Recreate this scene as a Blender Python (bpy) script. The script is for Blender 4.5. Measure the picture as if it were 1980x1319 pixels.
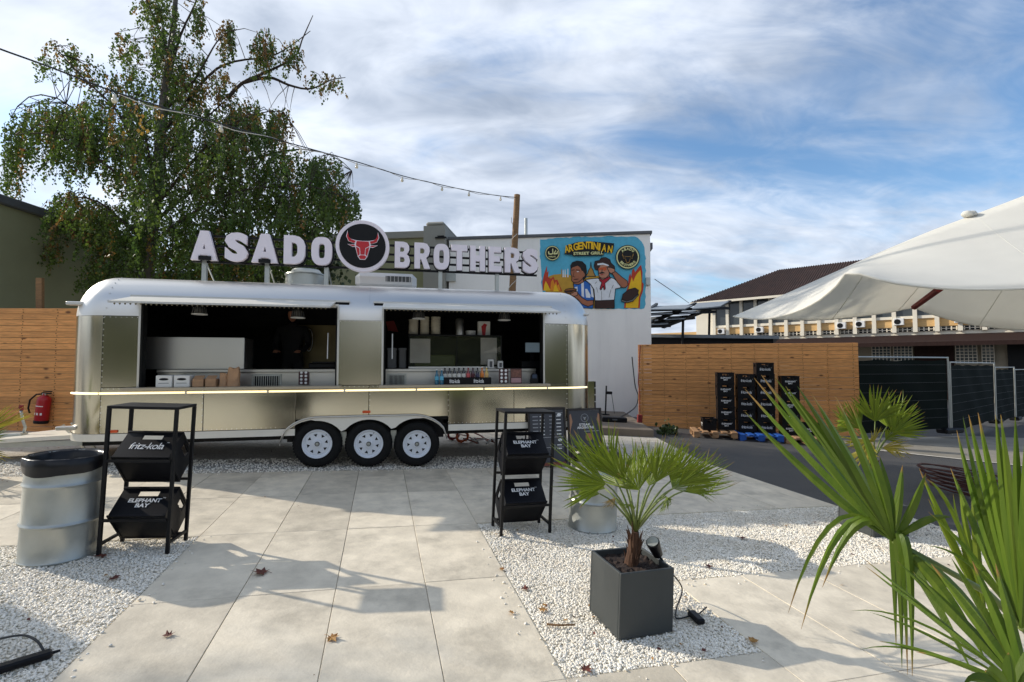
import bpy, math, random
import numpy as np
from mathutils import Matrix, Vector
R = math.radians
random.seed(7)
scene = bpy.context.scene
for o in list(bpy.data.objects):
    bpy.data.objects.remove(o)
col = scene.collection

# ------------------------------------------------------------------ camera
FPX, PITCH, ROLL, CAMH = 943.6, R(2.446), R(2.2127), 1.588
FW = Vector((0, math.cos(PITCH), math.sin(PITCH)))
_u0 = Vector((0, -math.sin(PITCH), math.cos(PITCH)))
XR = math.cos(ROLL) * Vector((1, 0, 0)) + math.sin(ROLL) * _u0
UP = -math.sin(ROLL) * Vector((1, 0, 0)) + math.cos(ROLL) * _u0
CAM = Vector((0, 0, CAMH))
cd = bpy.data.cameras.new('camera')
cam = bpy.data.objects.new('camera', cd)
col.objects.link(cam)
cam.matrix_world = Matrix(((XR.x, UP.x, -FW.x, 0), (XR.y, UP.y, -FW.y, 0), (XR.z, UP.z, -FW.z, CAMH), (0, 0, 0, 1)))
cd.sensor_width = 36.0
cd.lens = 36.0 * FPX / 1980.0
cd.clip_start = 0.05
cd.clip_end = 2000
scene.camera = cam

# ------------------------------------------------------------------ light
SUN_DIR = Vector((-2.24, 0.69, 1.135)).normalized()      # towards the sun
sun_el = math.asin(SUN_DIR.z)
sun_az = math.atan2(SUN_DIR.x, SUN_DIR.y)
world = bpy.data.worlds.new('World')
scene.world = world
world.use_nodes = True
world.cycles.sampling_method = 'MANUAL'
world.cycles.sample_map_resolution = 512
wn, wl = world.node_tree.nodes, world.node_tree.links
wn.clear()


def N(nodes, typ, **kw):
    n = nodes.new(typ)
    for k, v in kw.items():
        if k.startswith('i_'):
            key = k[2:]
            n.inputs[int(key) if key.isdigit() else key].default_value = v
        else:
            setattr(n, k, v)
    return n


def build_world():
    out = N(wn, 'ShaderNodeOutputWorld')
    bg = N(wn, 'ShaderNodeBackground', i_Strength=0.15)
    sky = N(wn, 'ShaderNodeTexSky', sky_type='NISHITA')
    sky.sun_disc = False
    sky.sun_elevation = sun_el
    sky.sun_rotation = sun_az
    sky.air_density = 1.0
    sky.dust_density = 0.4
    sky.ozone_density = 1.6
    tc = N(wn, 'ShaderNodeTexCoord')
    sep = N(wn, 'ShaderNodeSeparateXYZ')
    wl.new(tc.outputs['Generated'], sep.inputs[0])

    def M(op, a, b=None, c=None):
        m = N(wn, 'ShaderNodeMath', operation=op)
        for k, v in enumerate((a, b, c)):
            if v is None:
                continue
            if isinstance(v, (int, float)):
                m.inputs[k].default_value = v
            else:
                wl.new(v, m.inputs[k])
        return m.outputs[0]
    z = M('MAXIMUM', sep.outputs[2], 0.0)
    zz = M('ADD', z, 0.30)
    px, py = M('DIVIDE', sep.outputs[0], zz), M('DIVIDE', sep.outputs[1], zz)
    cmb = N(wn, 'ShaderNodeCombineXYZ')
    wl.new(px, cmb.inputs[0])
    wl.new(py, cmb.inputs[1])

    def noise(scale, detail, rough, loc, rot, scl, dist=0.0):
        mp = N(wn, 'ShaderNodeMapping')
        mp.inputs['Location'].default_value = loc
        mp.inputs['Rotation'].default_value = (0, 0, rot)
        mp.inputs['Scale'].default_value = scl
        wl.new(cmb.outputs[0], mp.inputs[0])
        n = N(wn, 'ShaderNodeTexNoise', i_Scale=scale, i_Detail=detail, i_Roughness=rough, i_Distortion=dist)
        wl.new(mp.outputs[0], n.inputs['Vector'])
        return n.outputs['Fac']

    def ramp(v, a, b, lo=0.0, hi=1.0):
        m = N(wn, 'ShaderNodeMapRange', interpolation_type='SMOOTHSTEP')
        wl.new(v, m.inputs[0])
        for k, x in enumerate((a, b, lo, hi)):
            m.inputs[k + 1].default_value = x
        return m.outputs[0]
    DR = R(56)
    big = noise(0.62, 2, 0.5, (3.35, 0.2, 0), DR, (0.55, 1.15, 1), 0.2)
    mid = noise(1.7, 5, 0.58, (1.7, 5.2, 0), DR, (0.55, 1.15, 1), 0.6)
    fine = noise(5.5, 5, 0.62, (7.7, 2.2, 0), DR, (0.6, 1.2, 1), 0.8)
    s = M('ADD', M('MULTIPLY', big, 0.62), M('ADD', M('MULTIPLY', mid, 0.30), M('MULTIPLY', fine, 0.14)))
    low = ramp(sep.outputs[2], 0.02, 0.30, 0.10, 0.0)          # more cloud towards the horizon
    cover = ramp(M('ADD', s, low), 0.425, 0.555)
    shade = noise(1.15, 5, 0.55, (12.3, 4.4, 3.0), DR, (0.75, 1.1, 1), 0.5)
    shade2 = noise(5.0, 5, 0.6, (2.3, 9.4, 3.0), DR, (0.6, 1.2, 1), 0.7)
    sh = ramp(M('ADD', M('MULTIPLY', shade, 0.75), M('MULTIPLY', shade2, 0.25)), 0.35, 0.65)
    cc = N(wn, 'ShaderNodeMix', data_type='RGBA')
    cc.inputs[6].default_value = (1.35, 1.68, 2.25, 1)
    cc.inputs[7].default_value = (4.2, 4.5, 5.0, 1)
    wl.new(sh, cc.inputs[0])
    # clear sky
    mx = N(wn, 'ShaderNodeMix', data_type='RGBA')
    wl.new(M('MULTIPLY', cover, 0.97), mx.inputs[0])
    hs = N(wn, 'ShaderNodeHueSaturation', i_Saturation=1.15, i_Value=0.82)
    wl.new(sky.outputs[0], hs.inputs['Color'])
    wl.new(hs.outputs[0], mx.inputs[6])
    wl.new(cc.outputs[2], mx.inputs[7])
    wl.new(mx.outputs[2], bg.inputs['Color'])
    wl.new(bg.outputs[0], out.inputs[0])


build_world()
sd = bpy.data.lights.new('sun', 'SUN')
sd.energy = 2.75
sd.angle = R(0.6)
sd.color = (1.0, 0.92, 0.80)
sun = bpy.data.objects.new('sun', sd)
col.objects.link(sun)
sun.rotation_euler = SUN_DIR.to_track_quat('Z', 'Y').to_euler()
sun.location = (-20, 6, 15)
vs = scene.view_settings
vs.view_transform = 'Standard'
vs.look = 'None'
vs.exposure = 0.68
vs.gamma = 1.0
vs.use_curve_mapping = False
scene.cycles.max_bounces = 5
scene.cycles.diffuse_bounces = 4
scene.cycles.glossy_bounces = 3
scene.cycles.transmission_bounces = 3
scene.cycles.transparent_max_bounces = 8


# ------------------------------------------------------------------ measuring helpers (photo pixel -> a point in the place)
def ray(u, v):
    return FW + XR * ((u - 990) / FPX) - UP * ((v - 659.5) / FPX)


def ground_at(u, v, z=0.0):
    d = ray(u, v)
    return CAM + d * ((z - CAMH) / d.z)


def at(u, v, Y):
    d = ray(u, v)
    return CAM + d * (Y / d.y)


TILT = R(2.2)      # the yard falls to the right; buildings and trailer stand level


def level(o, yaw_deg):
    return Matrix.Translation(Vector(o)) @ Matrix.Rotation(-TILT, 4, 'Y') @ Matrix.Rotation(R(yaw_deg), 4, 'Z')


class Frame:
    def __init__(s, o, yaw):
        s.M = level(o, yaw)
        s.I = s.M.inverted()

    def pt(s, u, v, dep=0.0):
        n = s.M.to_3x3() @ Vector((0, 1, 0))
        p0 = s.M @ Vector((0, dep, 0))
        d = ray(u, v)
        return s.I @ (CAM + d * ((p0 - CAM).dot(n) / d.dot(n)))


# ------------------------------------------------------------------ mesh helpers
class MB:
    def __init__(s):
        s.v, s.f, s.m = [], [], []

    def add(s, vs_, fs, m=0, M=None):
        b = len(s.v)
        if M is not None:
            vs_ = [M @ Vector(p) for p in vs_]
        s.v += [tuple(p) for p in vs_]
        s.f += [tuple(b + i for i in f) for f in fs]
        s.m += [m] * len(fs)
        return s

    def box(s, x0, x1, y0, y1, z0, z1, M=None, m=0, bev=0.0):
        if bev <= 0:
            vs_ = [(x, y, z) for x in (x0, x1) for y in (y0, y1) for z in (z0, z1)]
            fs = [(0, 1, 3, 2), (4, 6, 7, 5), (0, 4, 5, 1), (2, 3, 7, 6), (0, 2, 6, 4), (1, 5, 7, 3)]
            return s.add(vs_, fs, m, M)
        b = min(bev, (x1 - x0) * .45, (y1 - y0) * .45, (z1 - z0) * .45)
        vs_, idx = [], {}
        X, Y, Z = (x0, x1), (y0, y1), (z0, z1)
        sg = (1, -1)
        for i in (0, 1):
            for j in (0, 1):
                for k in (0, 1):
                    for a in range(3):
                        p = [X[i], Y[j], Z[k]]
                        for q, t in enumerate((i, j, k)):
                            if q != a:
                                p[q] += b * sg[t]
                        idx[(i, j, k, a)] = len(vs_)
                        vs_.append(p)
        fs = []
        for a in range(3):
            o1, o2 = [(1, 2), (2, 0), (0, 1)][a]
            for t in (0, 1):
                q = []
                for (c1, c2) in ((0, 0), (1, 0), (1, 1), (0, 1)):
                    c = [0, 0, 0]
                    c[a], c[o1], c[o2] = t, c1, c2
                    q.append(idx[(*c, a)])
                fs.append(tuple(q if t else q[::-1]))
        for a in range(3):          # edges along axis a
            o1, o2 = [(1, 2), (2, 0), (0, 1)][a]
            for t1 in (0, 1):
                for t2 in (0, 1):
                    c0, c1 = [0, 0, 0], [0, 0, 0]
                    c0[o1] = c1[o1] = t1
                    c0[o2] = c1[o2] = t2
                    c1[a] = 1
                    q = (idx[(*c0, o1)], idx[(*c1, o1)], idx[(*c1, o2)], idx[(*c0, o2)])
                    fs.append(q if (t1 + t2) % 2 else q[::-1])
        for i in (0, 1):
            for j in (0, 1):
                for k in (0, 1):
                    q = tuple(idx[(i, j, k, a)] for a in range(3))
                    fs.append(q if (i + j + k) % 2 else q[::-1])
        return s.add(vs_, fs, m, M)

    def cyl(s, p0, p1, r0, r1=None, n=12, m=0, M=None, caps=True):
        p0, p1 = Vector(p0), Vector(p1)
        r1 = r0 if r1 is None else r1
        d = (p1 - p0).normalized()
        a = d.orthogonal().normalized()
        b = d.cross(a)
        vs_ = []
        for p, r in ((p0, r0), (p1, r1)):
            for k in range(n):
                t = 2 * math.pi * k / n
                vs_.append(p + a * (r * math.cos(t)) + b * (r * math.sin(t)))
        fs = [(k, (k + 1) % n, n + (k + 1) % n, n + k) for k in range(n)]
        if caps:
            fs += [tuple(range(n))[::-1], tuple(range(n, 2 * n))]
        return s.add(vs_, fs, m, M)

    def tube(s, pts, r, n=6, m=0, M=None, caps=True):
        pts = [Vector(p) for p in pts]
        rr = r if isinstance(r, (list, tuple)) else [r] * len(pts)
        vs_, fs = [], []
        a = None
        for k, p in enumerate(pts):
            d = (pts[min(k + 1, len(pts) - 1)] - pts[max(k - 1, 0)]).normalized()
            if a is None:
                a = d.orthogonal().normalized()
            else:
                a = (a - d * a.dot(d))
                a = a.normalized() if a.length > 1e-5 else d.orthogonal().normalized()
            b = d.cross(a)
            for q in range(n):
                t = 2 * math.pi * q / n
                vs_.append(p + a * (rr[k] * math.cos(t)) + b * (rr[k] * math.sin(t)))
        for k in range(len(pts) - 1):
            for q in range(n):
                fs.append((k * n + q, k * n + (q + 1) % n, (k + 1) * n + (q + 1) % n, (k + 1) * n + q))
        if caps:
            fs += [tuple(range(n))[::-1], tuple(range((len(pts) - 1) * n, len(pts) * n))]
        return s.add(vs_, fs, m, M)

    def lathe(s, prof, n=24, m=0, M=None, ang=None):
        vs_, fs = [], []
        for (r, z) in prof:
            for k in range(n):
                t = 2 * math.pi * k / n
                vs_.append((r * math.cos(t), r * math.sin(t), z))
        for j in range(len(prof) - 1):
            for k in range(n):
                fs.append((j * n + k, j * n + (k + 1) % n, (j + 1) * n + (k + 1) % n, (j + 1) * n + k))
        return s.add(vs_, fs, m, M)

    def prism(s, poly, y0, y1, m=0, M=None):
        """poly in local x,z; extruded along y (y0 = front, towards the viewer)"""
        n = len(poly)
        area = sum(poly[i][0] * poly[(i + 1) % n][1] - poly[(i + 1) % n][0] * poly[i][1] for i in range(n))
        if area < 0:
            poly = poly[::-1]
        vs_ = [(x, y0, z) for x, z in poly] + [(x, y1, z) for x, z in poly]
        fs = [tuple(range(n)), tuple(range(n, 2 * n))[::-1]]
        fs += [((i + 1) % n, i, n + i, n + (i + 1) % n) for i in range(n)]
        return s.add(vs_, fs, m, M)

    def quad(s, a, b, c, d, m=0, M=None):
        return s.add([a, b, c, d], [(0, 1, 2, 3)], m, M)

    def mesh(s, name, mats, smooth=False):
        me = bpy.data.meshes.new(name)
        me.from_pydata(s.v, [], s.f)
        for mt in (mats if isinstance(mats, (list, tuple)) else [mats]):
            me.materials.append(mt)
        if any(s.m):
            me.polygons.foreach_set('material_index', s.m)
        if smooth:
            me.polygons.foreach_set('use_smooth', [True] * len(s.f))
            if smooth != 'all':
                me.set_sharp_from_angle(angle=R(smooth if isinstance(smooth, (int, float)) and smooth > 1 else 40))
        me.update()
        return me

    def build(s, name, mats, parent=None, smooth=False, M=None):
        return link(name, s.mesh(name, mats, smooth), parent, M)


def link(name, me, parent=None, M=None):
    o = bpy.data.objects.new(name, me)
    col.objects.link(o)
    if parent is not None:
        o.parent = parent
    if M is not None:
        o.matrix_local = M
    return o


def tag(o, label=None, cat=None, group=None, kind=None):
    if label:
        o['label'] = label
    if cat:
        o['category'] = cat
    if group:
        o['group'] = group
    if kind:
        o['kind'] = kind
    return o


def thing(name, label, cat, M=None, group=None, kind=None):
    o = bpy.data.objects.new(name, None)
    o.empty_display_size = 0.1
    col.objects.link(o)
    if M is not None:
        o.matrix_world = M if isinstance(M, Matrix) else Matrix.Translation(Vector(M))
    return tag(o, label, cat, group, kind)


def np_mesh(name, verts, faces, mat, smooth=False):
    """verts (n,3), faces (m,k) arrays of one face size"""
    me = bpy.data.meshes.new(name)
    verts = np.asarray(verts, np.float32)
    faces = np.asarray(faces, np.int32)
    me.vertices.add(len(verts))
    me.vertices.foreach_set('co', verts.ravel())
    k = faces.shape[1]
    me.loops.add(faces.size)
    me.loops.foreach_set('vertex_index', faces.ravel())
    me.polygons.add(len(faces))
    me.polygons.foreach_set('loop_start', np.arange(len(faces), dtype=np.int32) * k)
    me.polygons.foreach_set('loop_total', np.full(len(faces), k, np.int32))
    if smooth:
        me.polygons.foreach_set('use_smooth', np.ones(len(faces), bool))
    me.materials.append(mat)
    me.update(calc_edges=True)
    return me


def text_mesh(name, s, mat, w, h, bold=0.0, depth=0.0, shear=0.0, space=1.0):
    """lettering fitted into a w x h rectangle, centred, standing in the x-z plane and facing -y"""
    cu = bpy.data.curves.new('t', 'FONT')
    cu.body = s
    cu.size = 1.0
    cu.offset = bold
    cu.shear = shear
    cu.space_character = space
    cu.resolution_u = 3
    cu.extrude = 0.05 if depth else 0.0
    cu.align_x = 'CENTER'
    ob = bpy.data.objects.new('t', cu)
    col.objects.link(ob)
    me = bpy.data.meshes.new_from_object(ob)
    bpy.data.objects.remove(ob)
    bpy.data.curves.remove(cu)
    co = np.empty(len(me.vertices) * 3, np.float32)
    me.vertices.foreach_get('co', co)
    co = co.reshape(-1, 3)
    lo, hi = co.min(0), co.max(0)
    x = (co[:, 0] - (lo[0] + hi[0]) / 2) * w / max(1e-6, hi[0] - lo[0])
    z = (co[:, 1] - (lo[1] + hi[1]) / 2) * h / max(1e-6, hi[1] - lo[1])
    y = -(co[:, 2] / 0.05) * depth / 2 if depth else co[:, 2] * 0
    me.vertices.foreach_set('co', np.stack([x, y, z], 1).astype(np.float32).ravel())
    me.materials.clear()
    me.materials.append(mat)
    me.name = name
    me.update()
    return me


GLYPH = {
    'A': [[(0, 0), (.34, 1), (.66, 1), (1, 0), (.70, 0), (.64, .17), (.36, .17), (.30, 0)], [(.45, .38), (.5, .56), (.55, .38)]],
    'D': [[(0, 0), (0, 1), (.52, 1), (.74, .96), (.9, .86), (1, .68), (1, .32), (.9, .14), (.74, .04), (.52, 0)], [(.37, .25), (.5, .25), (.6, .31), (.64, .4), (.64, .6), (.6, .69), (.5, .75), (.37, .75)]],
    'B': [[(0, 0), (0, 1), (.58, 1), (.8, .96), (.93, .85), (.95, .72), (.88, .6), (.76, .53), (.92, .45), (1, .28), (.94, .11), (.8, .03), (.62, 0)],
          [(.36, .61), (.52, .61), (.61, .65), (.61, .75), (.52, .79), (.36, .79)], [(.36, .21), (.55, .21), (.64, .25), (.64, .36), (.55, .41), (.36, .41)]],
    'R': [[(0, 0), (0, 1), (.58, 1), (.8, .96), (.94, .84), (.97, .68), (.9, .52), (.74, .42), (1, 0), (.64, 0), (.42, .36), (.36, .36), (.36, 0)], [(.36, .58), (.54, .58), (.63, .63), (.63, .74), (.54, .79), (.36, .79)]],
    'T': [[(.33, 0), (.33, .76), (0, .76), (0, 1), (1, 1), (1, .76), (.67, .76), (.67, 0)]],
    'H': [[(0, 0), (0, 1), (.36, 1), (.36, .62), (.64, .62), (.64, 1), (1, 1), (1, 0), (.64, 0), (.64, .38), (.36, .38), (.36, 0)]],
    'E': [[(0, 0), (0, 1), (.96, 1), (.96, .77), (.38, .77), (.38, .62), (.86, .62), (.86, .4), (.38, .4), (.38, .23), (1, .23), (1, 0)]],
    'O': [[(.5 + .5 * math.copysign(abs(math.cos(t * math.pi / 14)) ** .72, math.cos(t * math.pi / 14)), .5 + .5 * math.copysign(abs(math.sin(t * math.pi / 14)) ** .72, math.sin(t * math.pi / 14))) for t in range(28)],
          [(.5 + .15 * math.copysign(abs(math.cos(-t * math.pi / 10)) ** .6, math.cos(-t * math.pi / 10)), .5 + .26 * math.copysign(abs(math.sin(-t * math.pi / 10)) ** .6, math.sin(-t * math.pi / 10))) for t in range(20)]],
}


def block_letter(name, ch, mat, w, h, depth, grow=0.0):
    """heavy cut-out letter w x h, centred, facing -y; grow widens the outline"""
    if ch not in GLYPH:
        return text_mesh(name, ch, mat, w + 2 * grow, h + 2 * grow, .062, depth=depth)
    cu = bpy.data.curves.new('g', 'CURVE')
    cu.dimensions = '2D'
    cu.fill_mode = 'BOTH'
    cu.extrude = depth / 2
    for poly in GLYPH[ch]:
        sp = cu.splines.new('POLY')
        sp.points.add(len(poly) - 1)
        sp.use_cyclic_u = True
        for k, (x, y) in enumerate(poly):
            sp.points[k].co = ((x - .5) * (w + 2 * grow), (y - .5) * (h + 2 * grow), 0, 1)
    ob = bpy.data.objects.new('g', cu)
    col.objects.link(ob)
    me = bpy.data.meshes.new_from_object(ob)
    bpy.data.objects.remove(ob)
    bpy.data.curves.remove(cu)
    me.transform(Matrix.Rotation(R(90), 4, 'X'))
    me.materials.clear()
    me.materials.append(mat)
    me.name = name
    return me


# ------------------------------------------------------------------ materials
def srgb(r, g, b):
    def f(c):
        c /= 255.0
        return c / 12.92 if c <= 0.04045 else ((c + 0.055) / 1.055) ** 2.4
    return (f(r), f(g), f(b))


def pm(name, c, rough=0.55, metal=0.0, var=0.12, scale=6.0, detail=5, bump=0.0, bscale=60.0, c2=None, stretch=(1, 1, 1),
       rnd=0.0, island=0.0, emit=None, estr=0.0, trans=0.0, alpha=None, aniso=0.0, dirt=0.0, spec=None, roughvar=0.0, world=False, bdetail=4, dstretch=(1, 1, 1)):
    m = bpy.data.materials.new(name)
    m.use_nodes = True
    nt = m.node_tree
    ns, lk = nt.nodes, nt.links
    b = ns['Principled BSDF']
    tc = N(ns, 'ShaderNodeTexCoord')
    oi = N(ns, 'ShaderNodeObjectInfo')
    if world:
        gp = N(ns, 'ShaderNodeNewGeometry')
        src = gp.outputs['Position']
    else:
        sc = N(ns, 'ShaderNodeVectorMath', operation='SCALE')
        cmb = N(ns, 'ShaderNodeCombineXYZ')
        for q in range(3):
            lk.new(oi.outputs['Random'], cmb.inputs[q])
        lk.new(cmb.outputs[0], sc.inputs[0])
        sc.inputs['Scale'].default_value = 37.0
        ad = N(ns, 'ShaderNodeVectorMath', operation='ADD')
        lk.new(tc.outputs['Object'], ad.inputs[0])
        lk.new(sc.outputs[0], ad.inputs[1])
        src = ad.outputs[0]
    mp = N(ns, 'ShaderNodeMapping')
    mp.inputs['Scale'].default_value = stretch
    lk.new(src, mp.inputs[0])
    no = N(ns, 'ShaderNodeTexNoise', i_Scale=scale, i_Detail=detail, i_Roughness=0.6)
    lk.new(mp.outputs[0], no.inputs['Vector'])
    mr = N(ns, 'ShaderNodeMapRange')
    mr.inputs[1].default_value, mr.inputs[2].default_value = 0.3, 0.7
    lk.new(no.outputs['Fac'], mr.inputs[0])
    mix = N(ns, 'ShaderNodeMix', data_type='RGBA')
    if c2 is None:
        ca = tuple(x * (1 - var) for x in c)
        cb = tuple(min(1, x * (1 + var)) for x in c)
    else:
        ca, cb = c, c2
    mix.inputs[6].default_value = (*ca, 1)
    mix.inputs[7].default_value = (*cb, 1)
    lk.new(mr.outputs[0], mix.inputs[0])
    outc = mix.outputs[2]
    if rnd or island:
        hv = N(ns, 'ShaderNodeHueSaturation')
        r2 = N(ns, 'ShaderNodeMapRange')
        if island:
            ge = N(ns, 'ShaderNodeNewGeometry')
            lk.new(ge.outputs['Random Per Island'], r2.inputs[0])
        else:
            lk.new(oi.outputs['Random'], r2.inputs[0])
        a = island or rnd
        r2.inputs[3].default_value, r2.inputs[4].default_value = 1 - a, 1 + a
        lk.new(r2.outputs[0], hv.inputs['Value'])
        lk.new(outc, hv.inputs['Color'])
        outc = hv.outputs[0]
    if dirt:
        n2 = N(ns, 'ShaderNodeTexNoise', i_Scale=scale * 0.35, i_Detail=8, i_Roughness=0.7)
        md_ = N(ns, 'ShaderNodeMapping')
        md_.inputs['Scale'].default_value = dstretch
        lk.new(src, md_.inputs[0])
        lk.new(md_.outputs[0], n2.inputs['Vector'])
        m2 = N(ns, 'ShaderNodeMapRange', interpolation_type='SMOOTHSTEP')
        m2.inputs[1].default_value, m2.inputs[2].default_value = 0.45, 0.75
        m2.inputs[4].default_value = dirt
        lk.new(n2.outputs['Fac'], m2.inputs[0])
        mx = N(ns, 'ShaderNodeMix', data_type='RGBA')
        lk.new(m2.outputs[0], mx.inputs[0])
        lk.new(outc, mx.inputs[6])
        mx.inputs[7].default_value = (*(x * 0.45 for x in c), 1)
        outc = mx.outputs[2]
    lk.new(outc, b.inputs['Base Color'])
    b.inputs['Metallic'].default_value = metal
    b.inputs['Roughness'].default_value = rough
    if roughvar:
        rr = N(ns, 'ShaderNodeMapRange')
        rr.inputs[1].default_value, rr.inputs[2].default_value = 0.3, 0.7
        rr.inputs[3].default_value, rr.inputs[4].default_value = max(.02, rough - roughvar), min(1, rough + roughvar)
        lk.new(no.outputs['Fac'], rr.inputs[0])
        lk.new(rr.outputs[0], b.inputs['Roughness'])
    if spec is not None:
        b.inputs['Specular IOR Level'].default_value = spec
    if aniso:
        b.inputs['Anisotropic'].default_value = aniso
    if bump:
        nb = N(ns, 'ShaderNodeTexNoise', i_Scale=bscale, i_Detail=bdetail)
        lk.new(mp.outputs[0], nb.inputs['Vector'])
        bm_ = N(ns, 'ShaderNodeBump', i_Strength=min(1.0, bump), i_Distance=0.01)
        lk.new(nb.outputs['Fac'], bm_.inputs['Height'])
        lk.new(bm_.outputs[0], b.inputs['Normal'])
    if emit:
        b.inputs['Emission Color'].default_value = (*emit, 1)
        b.inputs['Emission Strength'].default_value = estr
    if trans:
        tr = N(ns, 'ShaderNodeBsdfTranslucent')
        lk.new(outc, tr.inputs['Color'])
        ms = N(ns, 'ShaderNodeMixShader', i_0=trans)
        lk.new(b.outputs[0], ms.inputs[1])
        lk.new(tr.outputs[0], ms.inputs[2])
        lk.new(ms.outputs[0], ns['Material Output'].inputs[0])
    if alpha is not None:
        b.inputs['Alpha'].default_value = alpha
    return m


def wood_mat(name, c, dark, knot=0.55, rnd=0.12, scale=1.0, rough=0.7):
    """sawn boards: the grain runs along local x; each board object gets its own grain"""
    m = bpy.data.materials.new(name)
    m.use_nodes = True
    ns, lk = m.node_tree.nodes, m.node_tree.links
    b = ns['Principled BSDF']
    tc, oi = N(ns, 'ShaderNodeTexCoord'), N(ns, 'ShaderNodeObjectInfo')
    cmb = N(ns, 'ShaderNodeCombineXYZ')
    for q in range(3):
        lk.new(oi.outputs['Random'], cmb.inputs[q])
    sc = N(ns, 'ShaderNodeVectorMath', operation='SCALE')
    sc.inputs['Scale'].default_value = 53.0
    lk.new(cmb.outputs[0], sc.inputs[0])
    ad = N(ns, 'ShaderNodeVectorMath', operation='ADD')
    lk.new(tc.outputs['Object'], ad.inputs[0])
    lk.new(sc.outputs[0], ad.inputs[1])

    def nz(st, s_, d=6, dist=0.0):
        mp = N(ns, 'ShaderNodeMapping')
        mp.inputs['Scale'].default_value = st
        lk.new(ad.outputs[0], mp.inputs[0])
        n = N(ns, 'ShaderNodeTexNoise', i_Scale=s_ * scale, i_Detail=d, i_Roughness=0.65, i_Distortion=dist)
        lk.new(mp.outputs[0], n.inputs['Vector'])
        return n.outputs['Fac'], mp
    g, mp = nz((1.2, 14, 14), 3.0, 6, 0.6)
    g2, _ = nz((0.6, 1.5, 1.5), 2.0, 3)
    mr = N(ns, 'ShaderNodeMapRange')
    mr.inputs[1].default_value, mr.inputs[2].default_value = 0.35, 0.68
    lk.new(g, mr.inputs[0])
    mix = N(ns, 'ShaderNodeMix', data_type='RGBA')
    mix.inputs[6].default_value = (*(x * 0.62 for x in c), 1)
    mix.inputs[7].default_value = (*c, 1)
    lk.new(mr.outputs[0], mix.inputs[0])
    # knots
    mk = N(ns, 'ShaderNodeMapping')
    mk.inputs['Scale'].default_value = (2.4, 5.0, 5.0)
    lk.new(ad.outputs[0], mk.inputs[0])
    vo = N(ns, 'ShaderNodeTexVoronoi', i_Scale=1.0 * scale)
    lk.new(mk.outputs[0], vo.inputs['Vector'])
    kr = N(ns, 'ShaderNodeMapRange', interpolation_type='SMOOTHSTEP')
    kr.inputs[1].default_value, kr.inputs[2].default_value = 0.05, 0.17
    kr.inputs[3].default_value, kr.inputs[4].default_value = 1.0, 0.0
    lk.new(vo.outputs['Distance'], kr.inputs[0])
    mx = N(ns, 'ShaderNodeMix', data_type='RGBA')
    mk2 = N(ns, 'ShaderNodeMath', operation='MULTIPLY')
    mk2.inputs[1].default_value = knot
    lk.new(kr.outputs[0], mk2.inputs[0])
    lk.new(mk2.outputs[0], mx.inputs[0])
    lk.new(mix.outputs[2], mx.inputs[6])
    mx.inputs[7].default_value = (*dark, 1)
    hv = N(ns, 'ShaderNodeHueSaturation')
    ra = N(ns, 'ShaderNodeMath', operation='ADD')
    lk.new(oi.outputs['Random'], ra.inputs[0])
    lk.new(g2, ra.inputs[1])
    rr = N(ns, 'ShaderNodeMapRange')
    rr.inputs[1].default_value, rr.inputs[2].default_value = 0.3, 1.7
    rr.inputs[3].default_value, rr.inputs[4].default_value = 1 - rnd, 1 + rnd
    lk.new(ra.outputs[0], rr.inputs[0])
    lk.new(rr.outputs[0], hv.inputs['Value'])
    lk.new(mx.outputs[2], hv.inputs['Color'])
    lk.new(hv.outputs[0], b.inputs['Base Color'])
    b.inputs['Roughness'].default_value = rough
    bm_ = N(ns, 'ShaderNodeBump', i_Strength=0.25, i_Distance=0.006)
    lk.new(g, bm_.inputs['Height'])
    lk.new(bm_.outputs[0], b.inputs['Normal'])
    return m


MT = {}
MT['slab'] = pm('concrete_slab', srgb(215, 204, 183), 0.62, var=0.17, scale=5.0, detail=12, bump=0.25, bscale=45, rnd=0.12, dirt=0.65)
MT['joint'] = pm('joint_sand', srgb(70, 62, 54), 0.9)
MT['pebble'] = pm('white_pebble', srgb(246, 241, 229), 0.6, c2=srgb(232, 223, 206), scale=3.0, detail=8, island=0.13)
MT['gravelbed'] = pm('gravel_bed', srgb(226, 219, 203), 0.9, var=0.35, scale=55, bump=0.8, bscale=120, world=True)
MT['gravel2'] = pm('trodden_gravel', srgb(168, 158, 142), 0.9, c2=srgb(205, 200, 190), scale=38, bump=0.8, bscale=90, dirt=0.5, world=True)
MT['asphalt'] = pm('asphalt', (0.055, 0.055, 0.056), 0.75, c2=(0.075, 0.073, 0.070), scale=1.2, detail=10, bump=0.5, bscale=150, dirt=0.2, world=True)
MT['concrete'] = pm('old_concrete', srgb(138, 132, 120), 0.8, var=0.15, scale=2.5, detail=8, bump=0.2, bscale=60, dirt=0.4)
MT['alu'] = pm('brushed_aluminium', (0.58, 0.54, 0.435), 0.165, 1.0, var=0.05, scale=0.7, detail=1, roughvar=0.05, bump=0.22, bscale=1.7, bdetail=0)
MT['aluroof'] = pm('roof_aluminium', (0.74, 0.72, 0.68), 0.40, 1.0, var=0.03, scale=0.8, detail=0, roughvar=0.05)
MT['alutrim'] = pm('trim_aluminium', (0.62, 0.61, 0.58), 0.38, 1.0, var=0.06, scale=5)
MT['steel'] = pm('stainless_steel', (0.60, 0.59, 0.56), 0.36, 1.0, var=0.03, scale=0.9, detail=0, roughvar=0.05)
MT['cream'] = pm('cream_painted_metal', srgb(226, 221, 208), 0.35, var=0.04, scale=5)
MT['white'] = pm('white_plastic', srgb(226, 226, 224), 0.4, var=0.03)
MT['rivet'] = pm('rivet', (0.7, 0.7, 0.68), 0.35, 1.0)
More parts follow.
